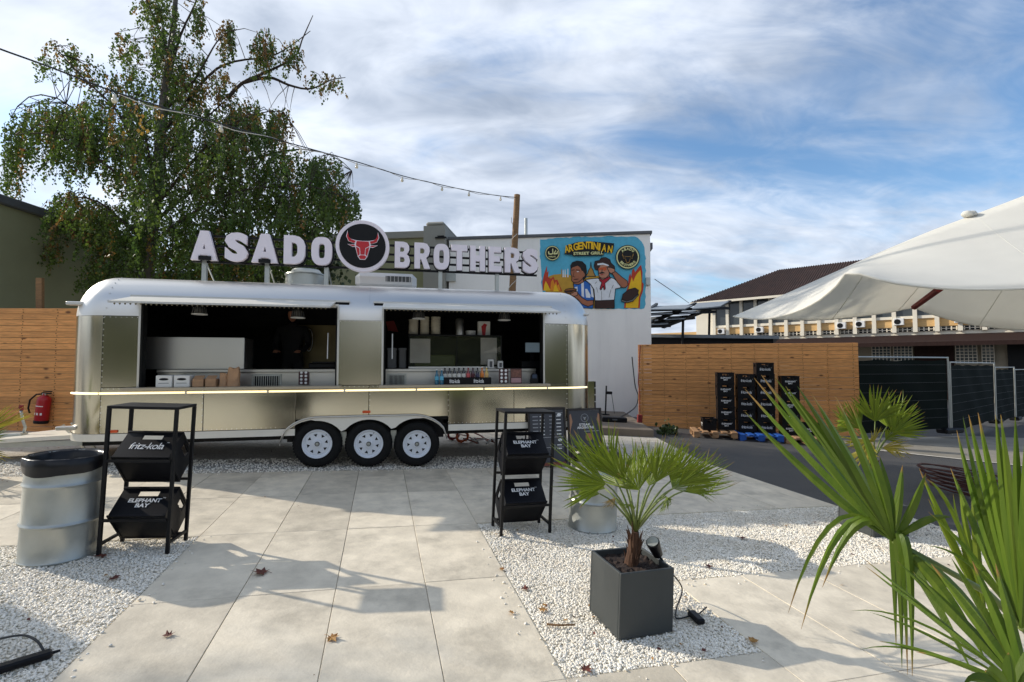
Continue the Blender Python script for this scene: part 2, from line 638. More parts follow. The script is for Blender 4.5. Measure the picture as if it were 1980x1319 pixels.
MT['black'] = pm('black_paint', (0.008, 0.008, 0.009), 0.5, var=0.2, scale=9, spec=0.22)
MT['blackp'] = pm('black_plastic', (0.006, 0.006, 0.008), 0.42, var=0.2, scale=12, spec=0.22)
MT['rubber'] = pm('tyre_rubber', (0.010, 0.010, 0.010), 0.8, var=0.25, scale=20, bump=0.2, spec=0.2)
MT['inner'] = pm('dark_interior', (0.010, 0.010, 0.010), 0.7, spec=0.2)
MT['led'] = pm('led_tube', (1, 0.95, 0.8), 0.4, emit=(1.0, 0.80, 0.42), estr=1.0)
MT['wood'] = wood_mat('spruce_boards', srgb(242, 170, 100), srgb(78, 38, 16), knot=0.85, rnd=0.2)
MT['woodpole'] = wood_mat('pole_wood', srgb(140, 105, 66), srgb(60, 38, 20))
MT['pallet'] = wood_mat('pallet_wood', srgb(178, 138, 100), srgb(90, 60, 35))
MT['bluepaint'] = pm('blue_pallet_paint', srgb(30, 84, 165), 0.6, var=0.2, scale=8)
MT['galv'] = pm('galvanised_steel', srgb(176, 179, 174), 0.40, 0.7, var=0.12, scale=4.5, detail=8, roughvar=0.12, bump=0.05, bscale=8)
MT['bag'] = pm('black_bin_bag', (0.008, 0.008, 0.010), 0.3, bump=0.35, bscale=6, spec=0.35)
MT['letter'] = pm('white_acrylic', srgb(236, 226, 232), 0.35, var=0.02)
MT['red'] = pm('red_acrylic', srgb(190, 22, 34), 0.4, var=0.05)
MT['orange'] = pm('orange_lens', srgb(216, 78, 24), 0.3)
MT['printw'] = pm('white_print', srgb(232, 232, 230), 0.5, var=0.02)


def add_tip(m, tipc, start=.91):
    """browned leaf tips and a slightly paler base, driven by the position along the leaflet"""
    ns, lk = m.node_tree.nodes, m.node_tree.links
    b = ns['Principled BSDF']
    src = b.inputs['Base Color'].links[0].from_socket
    users = [l.to_socket for l in src.links]
    at_ = N(ns, 'ShaderNodeAttribute', attribute_name='tip')
    no = N(ns, 'ShaderNodeTexNoise', i_Scale=9.0, i_Detail=3)
    oi = N(ns, 'ShaderNodeObjectInfo')
    ad = N(ns, 'ShaderNodeMath', operation='MULTIPLY_ADD')
    lk.new(oi.outputs['Random'], ad.inputs[0])
    ad.inputs[1].default_value = .16
    lk.new(at_.outputs['Fac'], ad.inputs[2])
    mr = N(ns, 'ShaderNodeMapRange', interpolation_type='SMOOTHSTEP')
    mr.inputs[1].default_value, mr.inputs[2].default_value = start + .08, start + .17
    lk.new(ad.outputs[0], mr.inputs[0])
    mx = N(ns, 'ShaderNodeMix', data_type='RGBA')
    mx.inputs[7].default_value = (*tipc, 1)
    lk.new(mr.outputs[0], mx.inputs[0])
    lk.new(src, mx.inputs[6])
    for u in users:
        lk.new(mx.outputs[2], u)
    return m

# ================================================================== GROUND
GY = R(14.907)
GO = Vector((-1.711, 3.232, 0))
GE1 = Vector((math.cos(GY), math.sin(GY), 0))
GE2 = Vector((-math.sin(GY), math.cos(GY), 0))
GM = Matrix.Translation(GO) @ Matrix.Rotation(GY, 4, 'Z')     # local x: 0.6 m per slab, local y: 1.2 m per slab


def gp(i, j, z=0.0):
    return GM @ Vector((i * 0.6, j * 1.2, z))


def sheet(name, pts, z, mat, kind='structure', parent=None):
    mb = MB()
    mb.add([(p[0], p[1], z) for p in pts], [tuple(range(len(pts)))])
    o = mb.build(name, mat, parent)
    if parent is None:
        tag(o, kind=kind)
    return o


sheet('ground', [(-500, -500), (500, -500), (500, 700), (-500, 700)], -0.09, MT['asphalt'])
sheet('asphalt_yard', [gp(10.42, -8), (60, -6), (60, 60), (3.2, 60), (3.35, 12.6), gp(10.42, 2.98)], -0.012, MT['asphalt'])
sheet('gravel_yard', [gp(-40, 3.0), gp(10.42, 3.0), (3.35, 12.6), (3.2, 30), (-30, 30)], -0.010, MT['gravel2'])
sheet('gravel_bed_ground', [gp(-40, -9), gp(12.0, -9), gp(12.0, 1.02), gp(-40, 1.02)], -0.013, MT['gravelbed'])
# pale worn concrete apron in front of the screen fence
_ap = [(7.9, 10.62), (9.9, 9.25), (24, 6.0), (30, 14), (13.2, 13.9), (12.2, 13.6), (8.6, 12.4), (7.4, 11.5)]
sheet('concrete_apron', _ap, -0.006, MT['concrete'])
_k = MB()
_k.add([(7.85, 10.56, 0.0), (7.9, 10.66, 0.0), (9.93, 9.29, 0.0), (9.88, 9.19, 0.0), (24, 6.0, 0.0), (24, 5.9, 0.0)],
       [(0, 3, 2, 1), (3, 5, 4, 2)])
tag(_k.build('painted_line', pm('worn_line_paint', srgb(196, 192, 182), 0.7, var=0.2, scale=14)), kind='structure')

paving = thing('paving', None, None, GM, kind='structure')
_slabme = {}


def slab(i0, i1, j0, j1):
    key = (round(i1 - i0, 3), round(j1 - j0, 3))
    if key not in _slabme:
        mb = MB()
        g = 0.0022
        mb.box(g, key[0] * .6 - g, g, key[1] * 1.2 - g, -0.05, 0.0, bev=0.0022)
        _slabme[key] = mb.mesh('slab', MT['slab'])
    dz = random.uniform(-0.0015, 0.0015)
    o = link('slab', _slabme[key], paving, Matrix.Translation((i0 * .6, j0 * 1.2, dz)))
    return o


for i in range(-9, 10):
    for j in (1, 2):
        slab(i, i + 1, j, j + 1)
slab(10, 10.4, 1, 2)
slab(10, 10.4, 2, 2.98)
for i in range(-1, 3):
    for j in (-3, -2, -1, 0):
        slab(i, i + 1, j, j + 1)
for i in range(3, 5):
    for j in (-3, -2):
        slab(i, i + 1, j, j + 1)
for i in range(5, 10):
    for j in (-2.25, -1.25):
        slab(i, i + 1, j, j + 1)
    slab(i, i + 1, -3.25, -2.25)
mb = MB()
for (i0, i1, j0, j1) in ((-9, 10.4, 1, 2.98), (-1, 3, -3, 1), (3, 5, -3, -1), (5, 10, -3.25, -.25)):
    mb.box(i0 * .6 + .01, i1 * .6 - .01, j0 * 1.2 + .01, j1 * 1.2 - .01, -0.075, -0.022)
mb.build('joint_bed', MT['joint'], paving)


def ico():
    t = (1 + 5 ** .5) / 2
    v = np.array([(-1, t, 0), (1, t, 0), (-1, -t, 0), (1, -t, 0), (0, -1, t), (0, 1, t), (0, -1, -t), (0, 1, -t),
                  (t, 0, -1), (t, 0, 1), (-t, 0, -1), (-t, 0, 1)], float)
    f = np.array([(0, 11, 5), (0, 5, 1), (0, 1, 7), (0, 7, 10), (0, 10, 11), (1, 5, 9), (5, 11, 4), (11, 10, 2), (10, 7, 6), (7, 1, 8),
                  (3, 9, 4), (3, 4, 2), (3, 2, 6), (3, 6, 8), (3, 8, 9), (4, 9, 5), (2, 4, 11), (6, 2, 10), (8, 6, 7), (9, 8, 1)])
    return v / np.linalg.norm(v[0]), f


OCT_V = np.array([(1, 0, 0), (-1, 0, 0), (0, 1, 0), (0, -1, 0), (0, 0, 1), (0, 0, -1)], float)
OCT_F = np.array([(0, 2, 4), (2, 1, 4), (1, 3, 4), (3, 0, 4), (2, 0, 5), (1, 2, 5), (3, 1, 5), (0, 3, 5)])


def pebbles(name, rects, dens, size, zc, mat, label, seed, keep=None, parent=None, lo=False):
    rng = np.random.default_rng(seed)
    P = []
    for (i0, i1, j0, j1) in rects:
        n = int(dens * (i1 - i0) * .6 * (j1 - j0) * 1.2)
        a = rng.random((n, 2))
        x, y = (i0 + a[:, 0] * (i1 - i0)) * .6, (j0 + a[:, 1] * (j1 - j0)) * 1.2
        P.append(np.stack([x, y], 1))
    P = np.concatenate(P)
    c, s = math.cos(GY), math.sin(GY)
    W = np.stack([GO.x + c * P[:, 0] - s * P[:, 1], GO.y + s * P[:, 0] + c * P[:, 1]], 1)
    if keep is not None:
        W = W[keep(W)]
    n = len(W)
    v0, f0 = (OCT_V * 1.12, OCT_F) if lo else ico()
    nv_ = len(v0)
    var = np.stack([v0 * (0.72 + 0.56 * rng.random((nv_, 1))) + rng.normal(0, .12 if lo else 0, (nv_, 3)) for _ in range(12)])
    V = var[rng.integers(0, 12, n)]
    sz = size * (0.55 + 0.75 * rng.random((n, 1, 1)))
    V = V * sz * np.stack([np.ones(n), 0.6 + 0.35 * rng.random(n), 0.4 + 0.35 * rng.random(n)], 1)[:, None, :]
    # tumble a little, then spin
    tx = rng.normal(0, 0.5, n)
    ct, st = np.cos(tx)[:, None], np.sin(tx)[:, None]
    y, z = V[:, :, 1] * ct - V[:, :, 2] * st, V[:, :, 1] * st + V[:, :, 2] * ct
    V = np.stack([V[:, :, 0], y, z], 2)
    an = rng.random(n) * 6.283
    ca, sa = np.cos(an)[:, None], np.sin(an)[:, None]
    x, y = V[:, :, 0] * ca - V[:, :, 1] * sa, V[:, :, 0] * sa + V[:, :, 1] * ca
    zj = zc + rng.normal(0, size * 0.25, n)[:, None]
    V = np.stack([x + W[:, 0:1], y + W[:, 1:2], V[:, :, 2] + zj], 2).reshape(-1, 3)
    F = (f0[None] + (np.arange(n) * nv_)[:, None, None]).reshape(-1, 3)
    o = link(name, np_mesh(name, V, F, mat))
    return tag(o, label, 'gravel', kind='stuff')


PL_C, PL_YAW = Vector((0.803, 3.13, 0)), 18.5       # planter footprint


def not_planter(W):
    c, s = math.cos(R(PL_YAW)), math.sin(R(PL_YAW))
    dx, dy = W[:, 0] - PL_C.x, W[:, 1] - PL_C.y
    return ~((abs(c * dx + s * dy) < .185) & (abs(-s * dx + c * dy) < .185))


pebbles('white_gravel', [(3.02, 5, -.99, .2), (5, 6.2, -.24, .2)], 11500, 0.0088, -0.007, MT['pebble'],
        'white crushed gravel around the palm planter', 3, not_planter)
pebbles('white_gravel', [(3.02, 11.2, .2, .985), (6.2, 11.2, -.24, .2)], 7600, 0.0100, -0.007, MT['pebble'],
        'white crushed gravel strip behind the palm planter', 4, lo=True)
pebbles('white_gravel', [(-5.5, -1.02, -1.2, .985)], 8200, 0.0098, -0.007, MT['pebble'],
        'white crushed gravel under the metal bin on the left', 5, lo=True)
pebbles('white_gravel', [(-8, 10.3, 3.02, 3.75)], 900, 0.013, -0.003, MT['pebble'],
        'sparse pale gravel along the food trailer', 6)

pebbles('stray_gravel', [(2.78, 3.0, -1, 1), (-1, -.78, -1.6, 1), (3, 9, 1.0, 1.12), (5, 9.5, -.36, -.25), (-6, 9, 2.9, 3.0), (3.05, 5, -1.1, -1.0)], 85, 0.0095, 0.003, MT['pebble'],
        'stray white stones scattered on the slab edges', 8)
# ================================================================== WALLS AND BUILDINGS BEHIND
MT['plaster'] = pm('white_plaster', srgb(246, 243, 236), 0.8, var=0.03, scale=1.2, bump=0.12, bscale=30, dirt=0.16, dstretch=(4, 4, .35))
MT['olive'] = pm('dark_olive_plaster', srgb(146, 146, 112), 0.85, var=0.10, scale=0.7, bump=0.2, bscale=25, dirt=0.18)
MT['greyplaster'] = pm('grey_plaster', srgb(148, 146, 136), 0.85, var=0.08, scale=0.8, bump=0.15, bscale=25)
MT['capping'] = pm('grey_metal_capping', srgb(88, 90, 92), 0.5, var=0.1)

WB = Frame((4.521, 15.5, 0), -7)
b_white = thing('white_building', 'white plastered flat roofed building with the painted mural on its wall', 'building', WB.M)
mb = MB()
mb.box(-6.6, 0, 0, 6, -0.3, 5.86)
mb.build('wall', MT['plaster'], b_white)
MB().box(-6.64, .06, -.06, 6.0, 5.863, 5.96, bev=.01).build('roof_edge', MT['capping'], b_white)
MB().box(.002, .16, .5, 6, 5.5, 5.7).build('rear_eave', MT['capping'], b_white)
MB().cyl((-4.07, .8, 5.9), (-4.07, .8, 6.75), .055).build('vent_pipe', MT['galv'], b_white, smooth=True)
MB().box(-6.78, -6.36, -.09, -.002, 4.45, 4.78, bev=.01).build('meter_box', MT['galv'], b_white)
MB().box(-.16, -.03, -.10, -.002, 4.2, 4.45, bev=.01).build('wall_lamp', MT['galv'], b_white)

b_grey = thing('grey_building', 'olive grey rendered building behind the roof letters', 'building', WB.M)
MB().box(-14.0, -7.42, .35, 7, -0.3, 6.05).build('wall', MT['olive'], b_grey)
MB().box(-14.0, -7.42, .27, 7, 6.053, 6.29, bev=.01).build('parapet', MT['greyplaster'], b_grey)
MB().box(-7.415, -6.68, -.25, 5, -0.3, 6.30).box(-7.36, -6.72, -.2, 5, 6.303, 6.46, bev=.06).build('chimney_stack', MT['greyplaster'], b_grey)
MB().box(-7.0, -6.62, -.33, -.252, 5.86, 5.90).box(-6.92, -6.7, -.33, -.252, 5.92, 5.94).build('cable_bracket', MT['black'], b_grey)

SW = Frame((-11, 12, 0), 91)
b_side = thing('olive_building', 'dark olive side building with a grey roof edge at far left', 'building', SW.M)
# (local y points to -x in the yard, away from the viewer's side)
MB().box(-1.9, 3.1, .002, 9, -.5, 4.56).build('wall', MT['olive'], b_side)
MB().box(-1.9, 3.1, -.10, 9, 4.563, 4.76, bev=.02).build('roof_edge', MT['capping'], b_side)

# ---- mural (flat paint on the wall, layer over layer)
C_ = dict(blue=srgb(88, 178, 205), gold=srgb(196, 150, 52), yellow=srgb(240, 190, 30), flame=srgb(226, 140, 30), red=srgb(190, 62, 36),
          skin=srgb(168, 104, 74), skin2=srgb(190, 132, 104), hair=srgb(22, 20, 20), jblue=srgb(44, 104, 186), jwhite=srgb(228, 230, 232),
          brown=srgb(74, 50, 36), dbrown=srgb(58, 34, 28), scarf=srgb(172, 26, 44), black=srgb(20, 20, 20), cream=srgb(226, 224, 160),
          grey=srgb(120, 118, 112), ochre=srgb(176, 134, 66), glass=srgb(196, 92, 50), bun=srgb(150, 92, 40), vapor=srgb(184, 150, 110))
CM = {k: pm('mural_' + k, v, 0.75, var=0.07, scale=9) for k, v in C_.items()}
mural = thing('mural', 'painted wall mural of two men, flames and street grill lettering', 'mural', WB.M)
_layer = [0.004]
INKED = {'shirt', 'face', 'hat', 'arm', 'hand', 'belt', 'scarf', 'meat', 'neck', 'burger', 'dome', 'plate'}
# mural pixel coordinates (in a 1715 x 1319 view of the wall) -> wall local x, z
_mA, _mB = WB.pt(1020, 430), WB.pt(1280, 630)


def mw(x, y):
    p = WB.pt(1020 + x * 260 / 1715, 430 + y * 200 / 1319)
    return (p.x, p.z)


def paint(name, c, pts, lift=None):
    mb = MB()
    d = _layer[0] if lift is None else lift
    _layer[0] += 0.0012
    W_ = [mw(*p) for p in pts]
    mb.add([(x, -d, z) for x, z in W_], [tuple(range(len(pts)))])
    if name.split('_')[-1] in INKED:
        w2 = .011
        for k in range(len(W_)):
            (x0, z0), (x1, z1) = W_[k], W_[(k + 1) % len(W_)]
            L = math.hypot(x1 - x0, z1 - z0) + 1e-9
            ex, ez = (x1 - x0) / L * w2 * .6, (z1 - z0) / L * w2 * .6
            nx2, nz2 = -(z1 - z0) / L * w2, (x1 - x0) / L * w2
            y = -d - .0006
            mb.add([(x0 - ex + nx2, y, z0 - ez + nz2), (x0 - ex - nx2, y, z0 - ez - nz2), (x1 + ex - nx2, y, z1 + ez - nz2), (x1 + ex + nx2, y, z1 + ez + nz2)], [(0, 1, 2, 3)], m=1)
    return mb.build(name, [CM[c], CM['black']], mural)


def circ(cx, cy, r, n=28, ry=None):
    return [(cx + r * math.cos(2 * math.pi * k / n), cy + (ry or r) * math.sin(2 * math.pi * k / n)) for k in range(n)]


def ragged(pts, amp, step=40):
    rg = random.Random(5)
    out = []
    for k in range(len(pts)):
        a, b = pts[k], pts[(k + 1) % len(pts)]
        L = math.hypot(b[0] - a[0], b[1] - a[1])
        for q in range(max(1, int(L / step))):
            t = q * step / L
            out.append((a[0] + (b[0] - a[0]) * t + rg.uniform(-amp, amp), a[1] + (b[1] - a[1]) * t + rg.uniform(-amp, amp)))
    return out


paint('painted_sky', 'blue', ragged([(158, 215), (420, 200), (700, 185), (1000, 178), (1400, 190), (1462, 240), (1500, 330), (1512, 700), (1505, 1000),
                                     (1490, 1102), (1100, 1102), (700, 1100), (400, 1108), (195, 1105), (180, 800), (165, 480)], 9))
paint('painted_hills', 'gold', [(270, 690), (330, 668), (420, 660), (520, 668), (700, 720), (800, 690), (900, 680), (960, 720), (960, 900), (870, 1095), (200, 1095), (240, 800)])
for x, h in ((435, 590), (455, 600), (480, 595), (515, 585)):
    paint('painted_tower', 'jwhite' if x != 435 else 'ochre', [(x - 8, 700), (x - 6, h + 20), (x, h), (x + 6, h + 20), (x + 8, 700)])
paint('painted_dome', 'ochre', [(740, 690), (768, 650), (780, 610), (800, 580), (808, 510), (816, 580), (836, 610), (848, 650), (870, 690)])
paint('painted_flame', 'red', [(195, 870), (190, 760), (205, 690), (232, 600), (250, 550), (248, 640), (268, 620), (262, 700), (300, 720), (330, 690), (350, 740),
                               (380, 730), (400, 780), (430, 850), (440, 880)])
paint('painted_flame', 'yellow', [(205, 872), (215, 800), (232, 750), (256, 790), (280, 840), (300, 872)])
paint('painted_flame', 'flame', [(290, 872), (300, 760), (325, 720), (345, 790), (365, 750), (380, 810), (400, 790), (425, 872)])
paint('painted_flame', 'yellow', [(330, 880), (340, 820), (360, 790), (380, 840), (400, 880)])
paint('painted_flame', 'red', [(1230, 1095), (1250, 900), (1280, 820), (1290, 700), (1310, 650), (1320, 700), (1335, 610), (1360, 590), (1370, 640), (1405, 590), (1430, 560),
                               (1448, 545), (1465, 640), (1462, 760), (1480, 790), (1470, 880), (1440, 960), (1430, 1095)])
paint('painted_flame', 'yellow', [(1250, 1090), (1270, 920), (1300, 800), (1330, 700), (1345, 760), (1375, 690), (1400, 650), (1440, 610), (1452, 720), (1450, 860), (1420, 960), (1410, 1090)])
# two men
paint('painted_shirt', 'jblue', [(585, 790), (640, 765), (730, 745), (800, 780), (835, 850), (845, 980), (835, 1095), (710, 1095), (640, 990), (600, 900)])
for st in ([(600, 830), (636, 820), (640, 880), (610, 885)], [(684, 770), (718, 760), (722, 960), (690, 940)], [(735, 850), (760, 850), (805, 930), (800, 965), (745, 960)],
           [(800, 800), (832, 850), (845, 960), (815, 950)]):
    paint('painted_stripe', 'jwhite', st)
paint('painted_neck', 'skin', [(580, 730), (700, 700), (720, 760), (650, 795), (590, 785)])
paint('painted_face', 'skin', [(552, 600), (575, 570), (640, 552), (690, 580), (720, 640), (705, 720), (650, 765), (585, 768), (562, 740), (566, 690), (552, 660)])
paint('painted_hair', 'hair', [(548, 605), (546, 550), (570, 510), (630, 490), (700, 500), (745, 545), (758, 620), (750, 700), (722, 738), (706, 730), (722, 660), (715, 625),
                               (690, 620), (672, 580), (640, 556), (575, 578)])
paint('painted_ear', 'skin', circ(712, 672, 18, 12, 28))
paint('painted_eye', 'jwhite', circ(642, 630, 15, 10, 6))
paint('painted_arm', 'skin', [(600, 905), (620, 880), (690, 960), (760, 1000), (838, 995), (840, 1050), (770, 1075), (690, 1040), (640, 980), (555, 930)])
paint('painted_hand', 'skin2', [(545, 905), (590, 880), (640, 890), (640, 930), (600, 945), (560, 935)])
paint('painted_burger', 'bun', [(470, 880), (490, 855), (550, 845), (620, 850), (625, 868), (570, 905), (500, 910)])
paint('painted_patty', 'dbrown', [(465, 885), (490, 872), (620, 862), (560, 895), (500, 900)])
paint('painted_shirt', 'jwhite', [(735, 735), (800, 725), (900, 715), (930, 740), (1040, 700), (1100, 720), (1200, 800), (1180, 838), (1120, 850), (1105, 1000), (860, 1000), (848, 860), (800, 790)])
paint('painted_belt', 'dbrown', [(860, 1002), (1106, 992), (1106, 1098), (858, 1098)])
paint('painted_neck', 'skin2', [(920, 700), (1040, 670), (1050, 700), (960, 770)])
paint('painted_face', 'skin2', [(905, 590), (930, 545), (1020, 545), (1045, 600), (1040, 670), (1000, 712), (950, 716), (915, 700), (903, 650)])
paint('painted_hat', 'dbrown', [(848, 560), (860, 500), (920, 488), (940, 455), (1000, 452), (1050, 480), (1062, 520), (1105, 560), (1112, 595), (1050, 585), (1030, 545), (930, 540), (905, 590),
                                (890, 615), (862, 600)])
paint('painted_goggles', 'glass', [(905, 585), (1000, 570), (1010, 610), (975, 622), (955, 605), (905, 620)])
paint('painted_hatband', 'jwhite', [(890, 530), (960, 520), (1030, 545), (1040, 562), (960, 545), (890, 550)])
paint('painted_moustache', 'hair', [(898, 652), (930, 640), (950, 632), (970, 640), (990, 650), (960, 656), (925, 660)])
paint('painted_hand', 'skin2', [(1010, 575), (1060, 580), (1110, 600), (1115, 650), (1080, 665), (1040, 640)])
paint('painted_arm', 'skin', [(1075, 650), (1120, 630), (1200, 700), (1270, 750), (1280, 800), (1250, 835), (1200, 835), (1140, 760)])
paint('painted_scarf', 'scarf', [(915, 700), (950, 740), (1040, 695), (1062, 710), (1010, 760), (985, 780), (992, 850), (975, 865), (965, 815), (935, 865), (922, 850), (945, 770), (918, 745)])
for st in ([(940, 880), (944, 880), (948, 995), (943, 995)], [(880, 830), (900, 900), (896, 902), (876, 834)], [(1060, 860), (1066, 862), (1040, 960), (1035, 958)], [(1090, 800), (1096, 803), (1075, 850), (1070, 847)], [(860, 780), (880, 760), (884, 764), (865, 786)]):
    paint('painted_crease', 'grey', st)
paint('painted_brow', 'hair', [(560, 612), (600, 604), (602, 612), (562, 620)])
paint('painted_brow', 'hair', [(618, 606), (668, 612), (668, 620), (618, 614)])
paint('painted_nose', 'brown', [(590, 640), (597, 640), (585, 690), (605, 700), (603, 706), (578, 696)])
paint('painted_mouth', 'dbrown', [(590, 728), (650, 722), (650, 730), (592, 736)])
paint('painted_nose', 'brown', [(948, 600), (955, 600), (950, 636), (942, 636)])
paint('painted_mouth', 'scarf', [(930, 668), (965, 664), (965, 672), (932, 676)])
paint('painted_meat', 'dbrown', [(1200, 985), (1215, 920), (1290, 860), (1370, 840), (1412, 870), (1400, 920), (1330, 985), (1270, 1010)])
paint('painted_plate', 'grey', [(1195, 988), (1260, 1010), (1330, 990), (1410, 915), (1412, 930), (1340, 1010), (1255, 1028), (1195, 1010)])
# badges and lettering
for (cx, cy, r) in ((318, 398, 96), (1275, 450, 155)):
    paint('painted_badge', 'black', circ(cx, cy, r, 40))
    paint('painted_badge', 'cream', circ(cx, cy, r * .93, 40))
    paint('painted_badge', 'black', circ(cx, cy, r * .83, 40))


def wtext(s, c, cx, cy, wpx, hpx, bold=0.02, name='lettering', rot=0.0, shear=0.0):
    x0, z0 = mw(cx - wpx / 2, cy + hpx / 2)
    x1, z1 = mw(cx + wpx / 2, cy - hpx / 2)
    me = text_mesh(name, s, CM[c], abs(x1 - x0), abs(z1 - z0), bold, shear=shear)
    _layer[0] += 0.0012
    return link(name, me, mural, Matrix.Translation(((x0 + x1) / 2, -_layer[0], (z0 + z1) / 2)) @ Matrix.Rotation(rot, 4, 'Y'))


wtext('HALAL', 'cream', 318, 443, 92, 22, 0.03)
for st in ([(265, 400), (262, 380), (276, 376), (282, 405), (318, 402), (316, 345), (328, 340), (330, 410), (300, 420), (268, 414)],
           [(330, 410), (352, 370), (362, 355), (366, 366), (350, 400), (372, 398), (378, 372), (388, 372), (384, 412), (340, 416)]):
    paint('painted_script', 'cream', st)
paint('lettering_shadow', 'black', [(470, 415), (500, 300), (640, 258), (800, 248), (960, 262), (1104, 275), (1085, 395), (975, 385), (965, 430), (580, 440), (570, 420)])
_arg, _xs = 'ARGENTINIAN', [500, 556, 615, 672, 728, 780, 822, 868, 915, 975, 1050]
for k, chh in enumerate(_arg):
    w_ = 26 if chh == 'I' else 58
    cy_ = 358 - 58 * math.sin(math.pi * (k + .5) / 11) + 0.5 * k
    wtext(chh, 'yellow', _xs[k], cy_ - 3, w_, 96, 0.03, rot=R(-9 + 18 * k / 10))
wtext('STREET GRILL', 'cream', 775, 402, 380, 48, 0.03)
for k, chh in enumerate('ASADO'):
    a = R(-130 + 20 * k)
    wtext(chh, 'cream', 1275 + 104 * math.cos(a), 450 + 104 * math.sin(a), 30, 36, 0.04, rot=a + R(90))
for k, chh in enumerate('BROTHERS'):
    a = R(140 - 14.5 * k)
    wtext(chh, 'cream', 1275 + 104 * math.cos(a), 450 + 104 * math.sin(a), 26, 32, 0.04, rot=a - R(90))
BULL = [(-.92, .95), (-.88, .55), (-.70, .38), (-.36, .30), (0, .28), (.36, .30), (.70, .38), (.88, .55), (.92, .95), (1.0, .55), (.86, .22), (.46, .08), (.50, .02), (.92, .02), (.62, -.16), (.46, -.14),
        (.38, -.42), (.30, -.78), (.16, -1.0), (-.16, -1.0), (-.30, -.78), (-.38, -.42), (-.46, -.14), (-.62, -.16), (-.92, .02), (-.50, .02), (-.46, .08), (-.86, .22), (-1.0, .55)]
paint('painted_bull', 'ochre', [(1275 + 72 * x, 462 - 66 * y) for x, y in BULL])
paint('painted_bull', 'black', [(1275 + 60 * x, 462 - 56 * y + 2) for x, y in BULL])

# ---- plank fences
def plank_fence(fr, x0, x1, z0, z1, rows, label, splits=(), dep=0.0, nails=True):
    t = thing('plank_fence', label, 'fence', fr.M)
    h = (z1 - z0) / rows
    cuts = [x0] + list(splits) + [x1]
    for c in range(len(cuts) - 1):
        L = cuts[c + 1] - cuts[c]
        me = MB().box(-L / 2 + .002, L / 2 - .002, 0, .026, 0.003, h - .002, bev=.004).mesh('plank', MT['wood'])
        for r in range(rows):
            o = link('plank', me, t, Matrix.Translation(((cuts[c] + cuts[c + 1]) / 2, random.uniform(-.004, .004) + dep, z0 + r * h))
                     @ Matrix.Rotation(random.uniform(-.0012, .0012), 4, 'Y'))
    nb = MB()
    xs = [x0 + .12 + k * (x1 - x0 - .24) / max(1, round((x1 - x0) / 0.62)) for k in range(1 + max(1, round((x1 - x0) / 0.62)))]
    for x in xs:
        for r in range(rows):
            for q in (.3, .7):
                px_ = x + random.uniform(-.012, .012)
                pz = z0 + (r + q) * h
                nb.box(px_ - .006, px_ + .006, -.008 + dep, .0 + dep, pz - .006, pz + .006)
    tag(nb.build('nail_heads', MT['black'], t), kind='stuff')
    pb = MB()
    for x in xs[::2]:
        pb.box(x - .035, x + .035, .03 + dep, .1 + dep, z0 - .2, z1 - .02)
    pb.build('fence_posts', MT['pallet'], t)
    return t


FR = Frame((3.544, 13.4, 0), -13.6)
plank_fence(FR, 0.0, 5.32, -0.12, 2.2, 24, 'pale plank fence behind the stacked drink crates', dep=0.0)
FL = Frame((-8.9, 8.95, 0), 1.0)
plank_fence(FL, -2.6, 3.2, -.05, 2.03 + .2, 21, 'pale plank fence left of the food trailer', splits=(-.47,))
# stake behind the left fence
st = MB()
p0, p1 = FL.pt(82, 612, .22), FL.pt(80, 537, .22)
st.box(-.055, .055, -.03, .03, 0, (p1.z - p0.z) + 1.6)
o = st.build('wooden_stake', MT['woodpole'], None, M=FL.M @ Matrix.Translation((p0.x, .25, p0.z - 1.6)) @ Matrix.Rotation(R(-2.5), 4, 'Y'))
tag(o, 'short wooden stake standing up behind the left plank fence', 'stake')

# ---- far hall on the right
HB = Frame((19.48, 46.5, 0), -44.06)
hall = thing('hall_building', 'long two storey hall with brown tiled roof and white window columns', 'building', HB.M)
MT['hallwhite'] = pm('hall_white_paint', srgb(226, 218, 200), 0.7, var=0.05, scale=1.0)
MT['halltan'] = pm('tan_slat_panel', srgb(206, 168, 112), 0.7, var=0.12, scale=2.0, stretch=(.2, .2, 6))
MT['hallglass'] = pm('hall_window_glass', (0.05, 0.06, 0.065), 0.15, var=0.3, scale=0.4)
MT['rooftile'] = pm('brown_roof_tile', srgb(78, 56, 48), 0.85, c2=srgb(56, 42, 38), scale=1.5, island=0.12)
MT['hallbrown'] = pm('dark_brown_boards', srgb(46, 31, 28), 0.85, var=0.2, scale=3, spec=.2, stretch=(4, 4, .3))
X0, X1 = -1.9, 26.0
MB().box(X0, X1, .35, 9, -.5, 8.0).build('wall', MT['hallwhite'], hall)
SP = 1.2 * 1.03
for k in range(0, 22):
    x = k * SP
    MB().box(x - .13, x + .13, -.08, .34, 4.55, 8.02).build('column', MT['hallwhite'], hall)
    if x + SP < X1:
        w = MB().box(x + .135, x + SP - .135, .12, .34, 5.78, 7.95).build('window', MT['hallglass'], hall)
        MB().box(x + .135, x + SP - .135, .05, .33, 5.56, 5.775).build('sill', MT['hallwhite'], w)
        MB().box(x + .131, x + SP - .131, .18, .345, 4.95, 5.555).build('slat_panel', MT['halltan'], hall)
        g = MB().box(x + .135, x + SP - .135, .25, .345, 4.62, 4.9)
        g.build('vent_band', MT['black'], hall)
        gg = MB()
        for q in range(4):
            xx = x + .2 + q * (SP - .4) / 3
            gg.box(xx - .035, xx + .035, .2, .249, 4.62, 4.9)
        gg.box(x + .135, x + SP - .135, .2, .2495, 4.74, 4.78)
        gg.build('vent_bars', MT['hallwhite'], hall)
